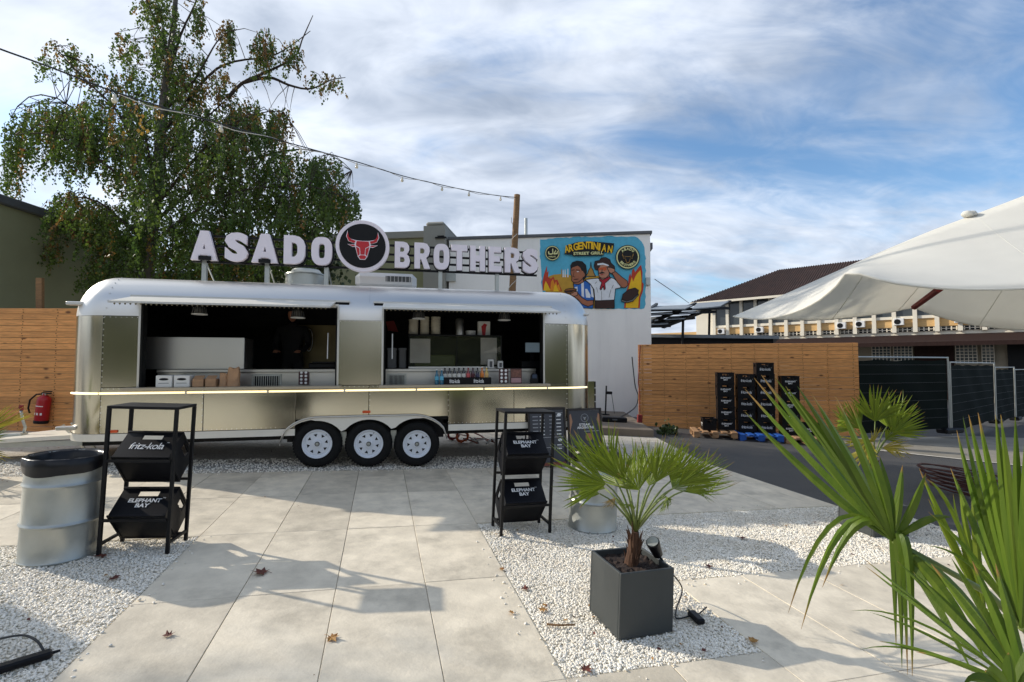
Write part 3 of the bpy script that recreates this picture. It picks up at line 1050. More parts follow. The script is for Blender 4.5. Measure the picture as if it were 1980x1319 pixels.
for x, z in ((.72, 4.95), (4.1, 4.95), (10.25, 5.0), (11.5, 5.05), (13.9, 5.1), (17.3, 5.1)):
    a = MB().box(x - .3, x + .3, -.3, .1, z, z + .52, bev=.02).build('air_conditioner', MT['white'], hall)
    MB().cyl((x - .08, -.302, z + .26), (x - .08, -.315, z + .26), .2, n=16).build('fan_grille', MT['black'], a)
# hipped roof with tile courses as real ribs
EZ, RZ = 8.1, 11.3
eave0, eave1 = -1.9, 27.0
r0x, rdep = 4.3, 5.2
roof = MB()
roof.add([(eave0, -.9, EZ), (eave1, -.9, EZ), (eave1, rdep, RZ), (r0x, rdep, RZ), (eave0, 10.5, EZ), (eave1, 10.5, EZ)],
         [(0, 1, 2, 3), (0, 3, 4), (4, 3, 2, 5)])
rf = roof.build('roof', MT['rooftile'], hall)
rb = MB()
nx = 150
for k in range(nx):
    x = eave0 + .15 + (eave1 - eave0 - .3) * k / (nx - 1)
    t = min(1.0, (x - eave0) / (r0x - eave0))
    a, b = Vector((x, -.9, EZ + .02)), Vector((x, -.9 + (rdep + .9) * t, EZ + (RZ - EZ) * t + .02))
    rb.cyl(a, b, .05, n=6)
tag(rb.build('tile_ribs', MT['rooftile'], rf), kind='stuff')
MB().box(eave0, eave1, -1.0, -.85, EZ - .22, EZ - .02).build('gutter', MT['hallwhite'], rf)
# low lean-to canopy and ground floor
MB().add([(3.2, -2.6, 3.72), (27, -2.6, 3.72), (27, .3, 4.35), (3.2, .3, 4.35), (3.2, -2.6, 3.45), (27, -2.6, 3.45), (27, .3, 4.2), (3.2, .3, 4.2)],
         [(0, 1, 2, 3), (4, 7, 6, 5), (0, 4, 5, 1), (1, 5, 6, 2), (2, 6, 7, 3), (3, 7, 4, 0)]).build('lean_to_roof', MT['hallbrown'], hall)
for (xa, xb) in ((12.15, 13.3), (13.5, 14.6), (17.0, 18.1), (18.35, 18.95), (20.9, 22.0)):
    w = MB().box(xa, xb, .2, .2995, 2.2, 3.75).build('lattice_window', MT['hallglass'], hall)
    lb = MB()
    n = max(3, int((xb - xa) / .2))
    for q in range(n + 1):
        x = xa + (xb - xa) * q / n
        lb.box(x - .02, x + .02, .14, .199, 2.2, 3.75)
    for q in range(8):
        z = 2.2 + 1.55 * q / 7
        lb.box(xa, xb, .145, .1985, z - .02, z + .02)
    lb.build('lattice', MT['hallwhite'], w)
MB().box(3.0, X1, .30, .3495, -.5, 4.3).build('ground_floor', pm('weathered_beige_render', srgb(150, 140, 122), .85, var=.12, scale=1.5, dirt=.3), hall)
MB().box(14.72, 16.9, .1, .2995, -.4, 3.7).build('brown_gate', MT['hallbrown'], hall)
MB().box(19.6, 20.7, .1, .2995, -.4, 3.7).build('dark_doorway', MT['black'], hall)
# side wing with tan slats
MB().box(-9.5, X0 - .02, 1.2, 6, -.5, 4.6).build('side_wing', MT['hallwhite'], hall)
MB().box(-9.4, X0 - .1, 1.1, 1.199, 4.3, 5.35).build('slat_panel', MT['halltan'], hall)
for k in range(4):
    z = 3.3 + .28 * k
    MB().box(-9.4, X0 - .1, 1.05, 1.199, z, z + .12).build('wing_slat', MT['hallwhite'], hall)

# ---- black steel canopy with pale sheets, between white building and hall
can = thing('steel_canopy', 'black steel canopy frame with grey corrugated sheets beside the white building', 'canopy')
MT['sheet'] = pm('grey_roof_sheet', srgb(120, 126, 130), 0.5, var=0.15, scale=3)


def quad_px(u0, v0, u1, v1, u2, v2, u3, v3, Y, name, mat, th=.05):
    p = [at(u, v, y) for (u, v), y in zip(((u0, v0), (u1, v1), (u2, v2), (u3, v3)), Y)]
    dn = Vector((0, 0, -th))
    m_ = MB()
    m_.add(p + [q + dn for q in p], [(0, 1, 2, 3), (7, 6, 5, 4), (0, 4, 5, 1), (1, 5, 6, 2), (2, 6, 7, 3), (3, 7, 4, 0)])
    return m_.build(name, mat, can)


def bar_px(u0, v0, Y0, u1, v1, Y1, r, name='beam', mat=None):
    return MB().tube([at(u0, v0, Y0), at(u1, v1, Y1)], r, 4).build(name, mat or MT['black'], can)


_cn, _cf = 22, 30
for (a, b) in (((1268, 592, 1342, 589), (1254, 598, 1324, 597)), ((1348, 586, 1410, 582), (1338, 597, 1392, 592)),
               ((1255, 605, 1304, 602), (1255, 607, 1300, 605)), ((1316, 604, 1356, 600), (1313, 606, 1352, 603)),
               ((1254, 613, 1284, 611), (1254, 620, 1272, 618)), ((1294, 612, 1330, 609), (1287, 617, 1324, 615)), ((1254, 624, 1300, 621), (1254, 627, 1292, 625))):
    quad_px(a[0], a[1], a[2], a[3], b[2], b[3], b[0], b[1], (_cf, _cf, _cn, _cn), 'roof_sheet', MT['sheet'])
for (a, b) in (((1345, 587), (1262, 622)), ((1412, 583), (1282, 632)), ((1270, 588), (1250, 603))):
    bar_px(a[0], a[1], _cf, b[0], b[1], _cn, .10)
for (a, b) in (((1255, 600), (1410, 596)), ((1255, 608), (1384, 603)), ((1255, 623), (1342, 615)), ((1255, 631), (1295, 630))):
    bar_px(a[0], a[1], _cn + 2, b[0], b[1], _cn + 4, .10)
_pb = at(1321, 612, 23)
MB().tube([(_pb.x, _pb.y, -.1), _pb], .06, 6).build('post', MT['black'], can)
_pb = at(1372, 600, 26)
MB().tube([(_pb.x, _pb.y, -.1), _pb], .06, 6).build('post', MT['black'], can)
# dark shed mass below it
sh = thing('dark_shed', 'dark low shed under the steel canopy behind the plank fence', 'shed', Matrix.Translation((7.2, 24, 0)) @ Matrix.Rotation(R(-25), 4, 'Z'))
MB().box(-3, 5.0, 0, 3, -.1, 3.05).build('wall', MT['black'], sh)
MB().box(-3.2, 5.2, -.4, 3.2, 3.053, 3.2).build('roof', MT['sheet'], sh)

# ---- site fence with dark screen mesh
MT['mesh'] = pm('dark_green_screen', (0.006, 0.011, 0.0095), 0.9, spec=0.1, c2=(0.010, 0.014, 0.012), scale=1.2, bump=0.3, bscale=3)
site = [(8.62, 12.22), (12.05, 13.35), (16.7, 16.8), (19.7, 19.05), (23.2, 21.6)]
for k in range(len(site) - 1):
    a, b = Vector((*site[k], 0)), Vector((*site[k + 1], 0))
    L = (b - a).length
    yaw = math.atan2(b.y - a.y, b.x - a.x)
    lab = ['screened site fence panel next to the plank fence', 'second screened site fence panel past the first fence block', 'third screened site fence panel from the plank fence, farther back',
           'farthest screened site fence panel at the right edge'][k]
    t = thing('site_fence_panel', lab, 'fence', Matrix.Translation(a) @ Matrix.Rotation(-TILT * math.cos(yaw), 4, 'Y') @ Matrix.Rotation(yaw, 4, 'Z'), group='screened site fence panels')
    n = 22
    mbm = MB()
    V, Fc = [], []
    for i in range(n + 1):
        for j in range(10):
            x, z = .06 + (L - .14) * i / n, .12 + 1.84 * j / 9
            V.append((x, .02 + .03 * math.sin(x * 3.1 + j * .9) * math.sin(math.pi * i / n) + .012 * random.random(), z - (.015 * math.sin(x * 5) if j == 9 else 0)))
    for i in range(n):
        for j in range(9):
            Fc.append((i * 10 + j, (i + 1) * 10 + j, (i + 1) * 10 + j + 1, i * 10 + j + 1))
    mbm.add(V, Fc)
    mbm.build('screen_mesh', MT['mesh'], t, smooth='all')
    for x in (.03, L - .05):
        MB().tube([(x, 0, .06), (x, 0, 2.06)], .021, 8).build('post', MT['galv'], t, smooth=True)
    MB().tube([(.03, 0, 2.04), (L - .05, 0, 2.04)], .019, 8).build('top_rail', MT['galv'], t, smooth=True)
    wr = MB()
    for j in range(1, 8):
        wr.tube([(.05, -.028, .2 + j * .235), (L - .07, -.028, .2 + j * .235)], .0025, 4)
    wr.build('wire_rails', MT['capping'], t)
    f = MB().box(L - .42, L + .30, -.14, .14, 0.0, .13, bev=.03).build('foot_block', MT['black'], t)

# ================================================================== TENT
tent = thing('stretch_tent', 'large white stretch tent with sagging edge at the right', 'tent', at(1640, 527, 5.6) * 1.0)
tent.location = (5.9, 6.6, 0)
_tl = Vector((5.9, 6.6, 0))
MT['canvas'] = pm('white_canvas', srgb(244, 242, 234), 0.8, var=0.03, scale=1.5, bump=0.3, bscale=2.2, trans=0.45)
ridge_px = [(1418, 612, 7.6), (1500, 577, 7.6), (1600, 533, 7.6), (1700, 489, 7.6), (1800, 447, 7.6), (1880, 417, 7.6), (1980, 379, 7.6), (2090, 335, 7.6), (2220, 300, 7.6), (2420, 280, 7.6), (2700, 330, 7.6), (3000, 430, 7.6), (3200, 540, 7.6)]
near_px = [(1418, 612, 7.6), (1472, 617, 7.2), (1530, 606, 6.6), (1580, 583, 6.1), (1618, 552, 5.75), (1642, 527, 5.6), (1720, 546, 5.4), (1800, 556, 5.3), (1880, 560, 5.2), (1980, 558, 5.1), (2110, 548, 5.0), (2300, 540, 5.0), (2700, 560, 5.2), (3000, 590, 5.8), (3200, 560, 7.2)]
far_px = [(1418, 612, 7.6), (1500, 617, 8.1), (1580, 618.5, 8.6), (1650, 613, 9.0), (1720, 604, 9.3), (1765, 596, 9.5), (1800, 607, 9.5), (1860, 624, 9.5), (1920, 633, 9.5), (1990, 638, 9.5), (2100, 640, 9.5), (2300, 630, 9.5), (2600, 620, 9.4), (2900, 600, 8.8), (3180, 560, 7.9)]


def polyline(px):
    P = [at(u, v, y) for u, v, y in px]
    return P


def sample(P, t):
    L = [0]
    for a, b in zip(P[:-1], P[1:]):
        L.append(L[-1] + (b - a).length)
    s = t * L[-1]
    for k in range(len(P) - 1):
        if s <= L[k + 1] or k == len(P) - 2:
            q = (s - L[k]) / max(1e-9, L[k + 1] - L[k])
            # catmull-rom
            p0, p1, p2, p3 = P[max(k - 1, 0)], P[k], P[k + 1], P[min(k + 2, len(P) - 1)]
            return 0.5 * ((2 * p1) + (p2 - p0) * q + (2 * p0 - 5 * p1 + 4 * p2 - p3) * q * q + (3 * p1 - p0 - 3 * p2 + p3) * q ** 3)
    return P[-1]


def loft(A, B, nu, nv, sag, name, mat):
    V, Fc = [], []
    for i in range(nu + 1):
        t = i / nu
        a, b = sample(A, t), sample(B, t)
        for j in range(nv + 1):
            q = j / nv
            p = a.lerp(b, q) - Vector((0, 0, sag * 4 * q * (1 - q) * min(1, 4 * t)))
            V.append(p - _tl)
    for i in range(nu):
        for j in range(nv):
            Fc.append((i * (nv + 1) + j, (i + 1) * (nv + 1) + j, (i + 1) * (nv + 1) + j + 1, i * (nv + 1) + j + 1))
    o = MB().add(V, Fc).build(name, mat, tent, smooth='all')
    md = o.modifiers.new('thick', 'SOLIDIFY')
    md.thickness = 0.006
    return o


RP, NP_, FP = polyline(ridge_px), polyline(near_px), polyline(far_px)
loft(RP, NP_, 96, 12, 0.06, 'near_slope', MT['canvas'])
loft(RP, FP, 96, 12, 0.04, 'far_slope', MT['canvas'])
hem = MB()
hem.tube([sample(NP_, k / 96) - _tl for k in range(97)], .014, 6)
hem.tube([sample(FP, k / 96) - _tl for k in range(97)], .012, 6)
hem.build('hem', MT['canvas'], tent, smooth='all')
for tt in (.16, .27, .38, .49):
    sm_ = MB()
    P_ = []
    for q in range(13):
        a, b = sample(RP, tt), sample(NP_, tt)
        P_.append(a.lerp(b, q / 12) - Vector((0, 0, .06 * 4 * (q / 12) * (1 - q / 12))) - _tl + Vector((0, -.004, .006)))
    sm_.tube(P_, .0025, 4)
    sm_.build('seam', MT['canvas'], tent)
    P_ = [sample(RP, tt).lerp(sample(FP, tt), q / 12) - Vector((0, 0, .04 * 4 * (q / 12) * (1 - q / 12))) - _tl - Vector((0, .004, .008)) for q in range(13)]
    MB().tube(P_, .006, 4).build('seam', MT['canvas'], tent)
kn = MB()
_kc = at(1872, 418, 7.6) - _tl
for q in range(5):
    kn.lathe([(.001, -.05), (.06, -.03), (.075, 0), (.05, .04), (.001, .055)], 10, M=Matrix.Translation(_kc + Vector((random.uniform(-.1, .1), random.uniform(-.04, .04), random.uniform(0, .04)))))
kn.build('gathered_knot', MT['canvas'], tent, smooth='all')
MT['strap'] = pm('dark_red_strap', srgb(120, 30, 30), 0.7)
_a, _b = at(1768, 594, 9.35) - _tl, at(1816, 559, 7.6) - _tl
MB().tube([_a, _b], .055, 6).build('red_strap', MT['strap'], tent)
# poles of the tent (outside the picture to the right, and one rear pole)
for (P, zt) in ((sample(RP, .62), None),):
    MB().tube([(P.x - _tl.x, P.y - _tl.y, 0), P - _tl], .03, 8).build('tent_pole', MT['woodpole'], tent)

# ================================================================== TREE
MT['birchbark'] = pm('birch_bark', srgb(120, 114, 104), 0.85, c2=srgb(52, 48, 42), scale=4, stretch=(1, 1, .5), bump=0.4, bscale=14)
MT['twig'] = pm('twig_bark', srgb(64, 54, 46), 0.9)
MT['leaf'] = pm('birch_leaf', (0.048, 0.100, 0.013), 0.55, c2=(0.115, 0.160, 0.022), scale=1.1, island=0.4, trans=0.45)
MT['leafy'] = pm('birch_leaf_yellowing', (0.30, 0.20, 0.03), 0.5, c2=(0.20, 0.095, 0.03), scale=1.6, island=0.3, trans=0.35)
TY = 11.6
tb = at(272, 620, TY)
tree = thing('birch_tree', 'tall weeping birch with yellowing leaves behind the food trailer', 'tree', (tb.x, tb.y, 0))
TO = Vector((tb.x, tb.y, 0))
rg = np.random.default_rng(11)
trunk_px = [(272, 700), (280, 560), (292, 450), (306, 340), (312, 250), (322, 150), (334, 60), (345, -60), (352, -200)]
tr_pts = [at(u, v, TY) - TO for u, v in trunk_px]
tr_pts = [Vector((tr_pts[0].x, tr_pts[0].y, 0))] + tr_pts
MB().tube(tr_pts, [.20, .19, .17, .15, .13, .11, .085, .06, .04, .02], 10).build('trunk', MT['birchbark'], tree, smooth='all')
# limbs: (start on trunk px) -> pts px with depth offsets
limbs = [
    [(330, 120, 0), (300, 40, -.3), (275, -20, -.5)], [(318, 200, 0), (345, 80, .2), (380, 0, .3), (392, -60, .3)],
    [(316, 215, 0), (372, 160, -.3), (420, 80, -.5), (446, 60, -.6)], [(312, 260, 0), (400, 150, .3), (450, 120, .4), (520, 110, .5), (560, 90, .4), (600, 60, .3)],
    [(440, 190, .1), (470, 160, .2), (525, 135, .3), (570, 110, .3), (585, 75, .3), (605, 30, .3)], [(470, 160, .2), (520, 150, .3), (560, 165, .3), (600, 172, .4), (640, 155, .4), (668, 150, .4)],
    [(310, 310, 0), (440, 190, .1)],
    [(305, 350, 0), (230, 220, -.6), (160, 150, -.9), (105, 90, -1.0)], [(303, 370, 0), (200, 260, .6), (110, 190, .8), (50, 190, .9), (20, 230, .9)],
    [(300, 400, 0), (180, 300, -.9), (90, 260, -1.2), (30, 260, -1.3)], [(300, 400, 0), (420, 260, -.8), (500, 220, -1.1), (545, 215, -1.1)],
    [(296, 430, 0), (430, 330, .9), (560, 290, 1.1), (640, 300, 1.1), (680, 330, 1.1)], [(290, 470, 0), (430, 380, -.9), (560, 360, -1.2), (640, 370, -1.2), (690, 400, -1.1)],
    [(290, 480, 0), (190, 390, -.9), (120, 385, -1.2)], [(288, 500, 0), (200, 440, .9), (120, 420, 1.1)],
    [(285, 520, 0), (400, 450, .4), (520, 420, .6), (600, 430, .6)], [(300, 380, 0), (330, 260, 1.0), (370, 190, 1.4)], [(300, 380, 0), (280, 260, -1.2), (240, 160, -1.5)],
]
lb = MB()
limb_pts = []
for L in limbs:
    P = [at(u, v, TY + d) - TO for u, v, d in L]
    n = len(P)
    Q = [sample(P, k / (3 * n)) for k in range(3 * n + 1)]
    lb.tube(Q, [.036 * (1 - k / (3 * n)) + .008 for k in range(3 * n + 1)], 6)
    limb_pts += [(q, k / (3 * n)) for k, q in enumerate(Q)]
lb.build('limbs', MT['twig'], tree, smooth='all')
# foliage: hanging strands that start inside lobes of the crown; (u, v, half width px, half height px, strands, mean hang m, yellow share, depth)
lobes = [
    (150, 250, 60, 55, 150, .75, .12, 1.0), (40, 240, 34, 38, 46, 1.35, .15, .7), (95, 210, 40, 25, 60, .95, .15, .8), (215, 230, 70, 70, 170, .7, .15, 1.4),
    (300, 250, 60, 90, 190, .6, .15, 1.6), (250, 150, 45, 40, 60, .45, .25, 1.0), (110, 110, 45, 40, 46, .25, .35, .6), (170, 130, 34, 28, 30, .3, .3, .6), (240, 80, 28, 26, 34, .35, .3, .6),
    (330, 110, 34, 70, 90, .5, .12, .7), (320, 40, 28, 60, 70, .5, .12, .6), (385, 20, 14, 30, 26, .55, .25, .3), (290, -20, 26, 30, 34, .5, .2, .6), (380, 140, 34, 40, 60, .5, .55, .7),
    (440, 60, 15, 26, 34, .55, .4, .35), (512, 80, 22, 26, 44, .6, .4, .4), (565, 95, 20, 20, 30, .4, .45, .4), (430, 160, 28, 28, 40, .35, .75, .6), (470, 210, 34, 34, 60, .45, .35, .9),
    (620, 150, 34, 16, 16, .3, .5, .4), (655, 150, 14, 10, 7, .25, .5, .3),
    (390, 250, 60, 60, 170, .6, .2, 1.5), (480, 240, 50, 34, 120, .6, .2, 1.3), (540, 225, 26, 22, 50, .75, .35, .8), (450, 320, 80, 60, 230, .65, .08, 1.6), (560, 320, 50, 40, 120, .6, .08, 1.2),
    (330, 360, 80, 70, 230, .6, .08, 1.7), (630, 320, 34, 24, 70, .65, .06, .9), (660, 380, 34, 34, 110, .6, .06, .9), (590, 390, 60, 40, 170, .55, .06, 1.3), (500, 400, 70, 40, 170, .5, .08, 1.5),
    (230, 330, 30, 20, 26, .5, .2, 1.0), (140, 390, 50, 24, 110, .55, .25, 1.0), (190, 420, 44, 34, 120, .55, .12, 1.1), (110, 420, 22, 20, 36, .55, .6, .7), (240, 430, 40, 40, 90, .5, .08, 1.2),
    (400, 440, 70, 30, 150, .6, .12, 1.4), (220, 500, 50, 30, 90, .4, .05, .9), (180, 530, 26, 26, 40, .35, .06, .6), (310, 470, 60, 40, 130, .5, .1, 1.2), (100, 470, 16, 14, 18, .5, .6, .5),
    (480, 460, 60, 20, 90, .75, .2, .9), (580, 450, 50, 20, 80, .7, .1, .9), (390, 490, 40, 24, 60, .6, .35, .8),
]
limb_np = np.array([q for q, _ in limb_pts])
tw = MB()
LV_, LC = [], []
for (u, v, hw, hh, ns, hang, yel, dep) in lobes:
    for s_ in range(int(ns * 0.95)):
        a = rg.random() * 6.283
        rr = math.sqrt(rg.random())
        su, sv = u + hw * rr * math.cos(a), v + hh * rr * math.sin(a)
        p = np.array(at(su, sv, TY + rg.normal(0, dep * .75)) - TO)
        h = hang * (0.5 + 1.1 * rg.random())
        drift = rg.normal(0, .12, 2)
        q = np.array([p + np.array([drift[0] * t, drift[1] * t, 0.06 * math.sin(3 * t) * (1 if s_ % 2 else -1) - h * t ** 1.15]) for t in (0, .25, .5, .75, 1.0)])
        if s_ % 3 == 0:
            tw.tube([Vector(x) for x in q], [.006, .005, .004, .003, .002], 3, caps=False)
        if s_ % 5 == 1:      # fine branchlet to the nearest limb
            d = np.linalg.norm(limb_np - p, axis=1)
            kx = int(d.argmin())
            if d[kx] < 1.3:
                m_ = (limb_np[kx] + p) / 2 + np.array([0, 0, .08])
                tw.tube([Vector(limb_np[kx]), Vector(m_), Vector(p)], [.012, .008, .005], 3, caps=False)
        nl = int(8 + 44 * h)
        yl = rg.random() < yel * .75
        t = rg.random(nl)
        base = q[0] + (q[-1] - q[0]) * t[:, None]
        base += rg.normal(0, .030, (nl, 3))
        LV_.append(base)
        LC.append(np.full(nl, yl))
LB, LY = np.concatenate(LV_), np.concatenate(LC)


def leaf_cards(B, size, rg):
    n = len(B)
    dn = np.stack([rg.normal(0, .45, n), rg.normal(0, .45, n), -np.ones(n)], 1)
    dn /= np.linalg.norm(dn, axis=1)[:, None]
    rnd = rg.normal(0, 1, (n, 3))
    sd_ = np.cross(dn, rnd)
    sd_ /= np.linalg.norm(sd_, axis=1)[:, None] + 1e-9
    L = size * (.5 + 1.0 * rg.random((n, 1)))
    W = L * .42
    v = np.stack([B, B + dn * L * .4 + sd_ * W, B + dn * L, B + dn * L * .4 - sd_ * W], 1).reshape(-1, 3)
    f = np.arange(n * 4).reshape(-1, 4)
    return v, f


cr = link('crown', np_mesh('crown', *leaf_cards(LB[~LY], .054, rg), MT['leaf']), tree)
tag(cr, kind='stuff')
cr2 = link('yellow_leaves', np_mesh('yellow_leaves', *leaf_cards(LB[LY], .054, rg), MT['leafy']), tree)
tag(cr2, 'yellow and brown autumn leaves', kind='stuff')
tag(tw.build('twigs', MT['twig'], tree), kind='stuff')
print('birch leaves', len(LB))

# ivy hanging on the olive wall behind the letters
MT['ivy'] = pm('ivy_leaf', (0.025, 0.05, 0.012), 0.45, c2=(0.05, 0.07, 0.015), scale=2.0, island=0.35)
ivb = []
for (u, v, hw, hh, n) in ((480, 520, 110, 40, 2600), (330, 540, 60, 40, 1500), (620, 500, 40, 60, 1100), (420, 500, 40, 50, 900), (600, 540, 30, 30, 500)):
    for s_ in range(n):
        su, sv = u + rg.normal(0, hw * .5), v + abs(rg.normal(0, hh * .6)) - hh * .4
        ivb.append(np.array(at(su, sv, 14.6 + rg.normal(0, .22))))
ivb = np.array(ivb)
iv = thing('ivy', 'dark ivy curtain hanging on the wall behind the roof letters', 'ivy')
o = link('foliage', np_mesh('foliage', *leaf_cards(ivb, .11, rg), MT['ivy']), iv)
tag(o, kind='stuff')

# ================================================================== POLE AND STRING LIGHTS
PY = 10.7
ptop = at(1000, 377, PY)
pbase = Vector((ptop.x - .03, ptop.y, -.05))
pole = thing('wooden_pole', 'tall round wooden pole behind the trailer holding the string lights', 'pole', (pbase.x, pbase.y, 0))
MB().tube([(0, 0, -.05), (.0, 0, 2.5), (ptop.x - pbase.x, 0, ptop.z)], [.085, .08, .068], 12).build('shaft', MT['woodpole'], pole, smooth=True, M=Matrix.Rotation(R(90), 4, 'Y') @ Matrix.Rotation(R(-90), 4, 'Y'))
wp = MB()
MT['cablew'] = pm('white_cable', srgb(214, 208, 196), 0.5)
MT['cable'] = pm('black_cable', (0.02, 0.02, 0.02), 0.5)
wp.tube([Vector((.085 * math.cos(t * .9), .085 * math.sin(t * .9), 2.9 + t * .075)) for t in range(0, 26)], .007, 5)
wp.build('wrapped_cord', MT['cablew'], pole)
sl = thing('string_lights', 'string of pale bulbs on a cable crossing the sky to the pole', 'string lights', (ptop.x, ptop.y, ptop.z))
cable_px = [(-60, 72, 3.75), (0, 95, 3.95), (100, 131, 4.3), (222, 178, 4.8), (330, 212, 5.3), (428, 240, 5.8), (582, 283, 6.75), (690, 313, 7.6), (778, 340, 8.4), (855, 358, 9.2), (907, 369, 9.75), (960, 378, 10.3), (1000, 382, 10.68)]
CP = [at(u, v, y) - ptop for u, v, y in cable_px]
MB().tube([sample(CP, k / 60) for k in range(61)], .0085, 6).build('cable', MT['cable'], sl, smooth='all')
MB().tube([sample(CP, k / 60) + Vector((0, .012 * math.sin(k * .9), .02 * math.cos(k * .9) - .012)) for k in range(8, 61)], .0055, 5).build('twisted_wire', MT['cablew'], sl, smooth='all')
MT['bulb'] = pm('milky_bulb', srgb(226, 214, 186), 0.15, var=0.05, spec=0.8)
bme = MB()
bme.lathe([(.001, -.085), (.018, -.078), (.026, -.06), (.022, -.04), (.012, -.022)], 10, m=0)
bme.lathe([(.015, -.024), (.015, .0), (.006, .012)], 10, m=1)
bme = bme.mesh('bulb', [MT['bulb'], MT['cablew']], smooth='all')
for (u, v, y) in ((222, 184, 4.8), (428, 243, 5.8), (582, 287, 6.75), (690, 316, 7.6), (778, 343, 8.4), (855, 361, 9.2), (907, 372, 9.75), (968, 381, 10.4)):
    link('bulb', bme, sl, Matrix.Translation(at(u, v, y) - ptop))
o = MB().tube([at(1266, 540, 15.6), at(1300, 563, 19), at(1332, 586, 24)], .012, 4).build('overhead_wire', MT['cable'])
tag(o, 'thin overhead wire running from the white building down to the steel canopy', 'wire')

# ================================================================== FOOD TRAILER
TF = Frame((-5.273, 6.305, 0.978), 12.894)
trailer = thing('food_trailer', 'silver rounded aluminium food trailer with two open serving hatches', 'food trailer', TF.M)
TL0, TL1, TD, RC = -0.49, 6.85, 2.2, 0.50        # ends, depth, corner radius
SEAM, RIN, RH = 1.008, 0.46, 0.56
OPN = ((0.425, 2.90), (3.512, 5.956))
ZO0, ZO1 = 0.072, 1.20


def plan(inset):
    """rounded rectangle, starting at the front left corner end and going right along the front; returns points with a section tag"""
    pts = []
    x0, x1, y0, y1 = TL0 + inset, TL1 - inset, inset, TD - inset
    r = RC - inset
    fx = [TL0 + RC, OPN[0][0], 1.2, 2.35, OPN[0][1], OPN[1][0], 4.47, 5.475, OPN[1][1], TL1 - RC]
    for x in fx:
        pts.append((x, y0))
    nc = 10
    for (cx, cy, a0) in ((x1 - r, y0 + r, -90), (x1 - r, y1 - r, 0), (x0 + r, y1 - r, 90), (x0 + r, y0 + r, 180)):
        for k in range(nc + 1):
            a = R(a0 + 90 * k / nc)
            p = (cx + r * math.cos(a), cy + r * math.sin(a))
            if math.hypot(p[0] - pts[-1][0], p[1] - pts[-1][1]) > 1e-6 and math.hypot(p[0] - pts[0][0], p[1] - pts[0][1]) > 1e-6:
                pts.append(p)
    return pts


# roof shell with the shoulder, cut out over the serving openings
phis = [0, R(7), R(14), math.asin((ZO1 - SEAM) / RH)] + [R(28), R(37), R(47), R(57), R(67), R(77), R(84), R(90)]
rings = []
for ph in phis:
    rings.append([(x, y, SEAM + RH * math.sin(ph)) for x, y in plan(RIN * (1 - math.cos(ph)))])
n0 = len(rings[0])
mb = MB()
V = [p for r_ in rings for p in r_]
Fc = []
for a in range(len(rings) - 1):
    for k in range(n0):
        if a < 3 and any(abs(rings[0][k][0] - o0) < 1e-6 or (o0 - 1e-6 < rings[0][k][0] < o1 - 1e-6) for o0, o1 in OPN) and k < 9:
            continue
        Fc.append((a * n0 + k, a * n0 + (k + 1) % n0, (a + 1) * n0 + (k + 1) % n0, (a + 1) * n0 + k))
last = (len(rings) - 1) * n0
Fc.append(tuple(range(last, last + n0)))
mb.add(V, Fc)
mb.build('roof_shell', MT['aluroof'], trailer, smooth=50)
# straight front panels
ZB = -0.52


def fpanel(x0, x1, z0, z1, mat='alu'):
    return MB().box(x0 + .003, x1 - .003, 0.0, .025, z0 + .003, z1 - .003, bev=.003).build('wall_panel', MT[mat], trailer)


fpanel(TL0 + RC, OPN[0][0], ZO0, SEAM)
fpanel(OPN[0][1], OPN[1][0], ZO0, SEAM)
fpanel(OPN[1][1], TL1 - RC, ZO0, SEAM)
LOWX = [TL0 + RC, 1.2, 2.35, 3.33, 4.47, 5.475, TL1 - RC]
for a, b in zip(LOWX[:-1], LOWX[1:]):
    fpanel(a, b, ZB if not (2.3 < (a + b) / 2 < 4.4) else -.40, ZO0)
# curved corner and end walls
pl = plan(0)


def curved(i0, i1, z0, z1, name='corner_panel'):
    mb = MB()
    ii = list(range(i0, i1 + 1))
    P = [pl[i % n0] for i in ii]
    V = [(x, y, z0) for x, y in P] + [(x, y, z1) for x, y in P]
    n = len(P)
    mb.add(V, [(k, k + 1, n + k + 1, n + k) for k in range(n - 1)])
    return mb.build(name, MT['alu'], trailer, smooth='all')


curved(9, 19, ZB, SEAM - .003)
curved(19, 20, ZB, SEAM - .003, 'end_wall')
curved(20, 30, ZB, SEAM - .003)
curved(30, 31, ZB, SEAM - .003, 'rear_wall')
curved(31, 41, ZB, SEAM - .003)
curved(41, 42, ZB, SEAM - .003, 'end_wall')
curved(42, n0, ZB, SEAM - .003)
# skirt rail
sk = MB()
P = plan(-.012)
for z0, z1 in ((-.615, -.522),):
    V = [(x, y, z0) for x, y in P] + [(x, y, z1) for x, y in P]
    n = len(P)
    Fs = []
    for k in range(n):
        x = P[k][0], P[(k + 1) % n][0]
        if k in (3, 4, 5):      # over the wheels
            continue
        Fs.append((k, (k + 1) % n, n + (k + 1) % n, n + k))
    sk.add(V, Fs)
sk.build('skirt_rail', MT['cream'], trailer, smooth=40)
MB().box(-.3, 6.65, .25, 2.0, -.70, -.53).build('chassis', MT['black'], trailer)
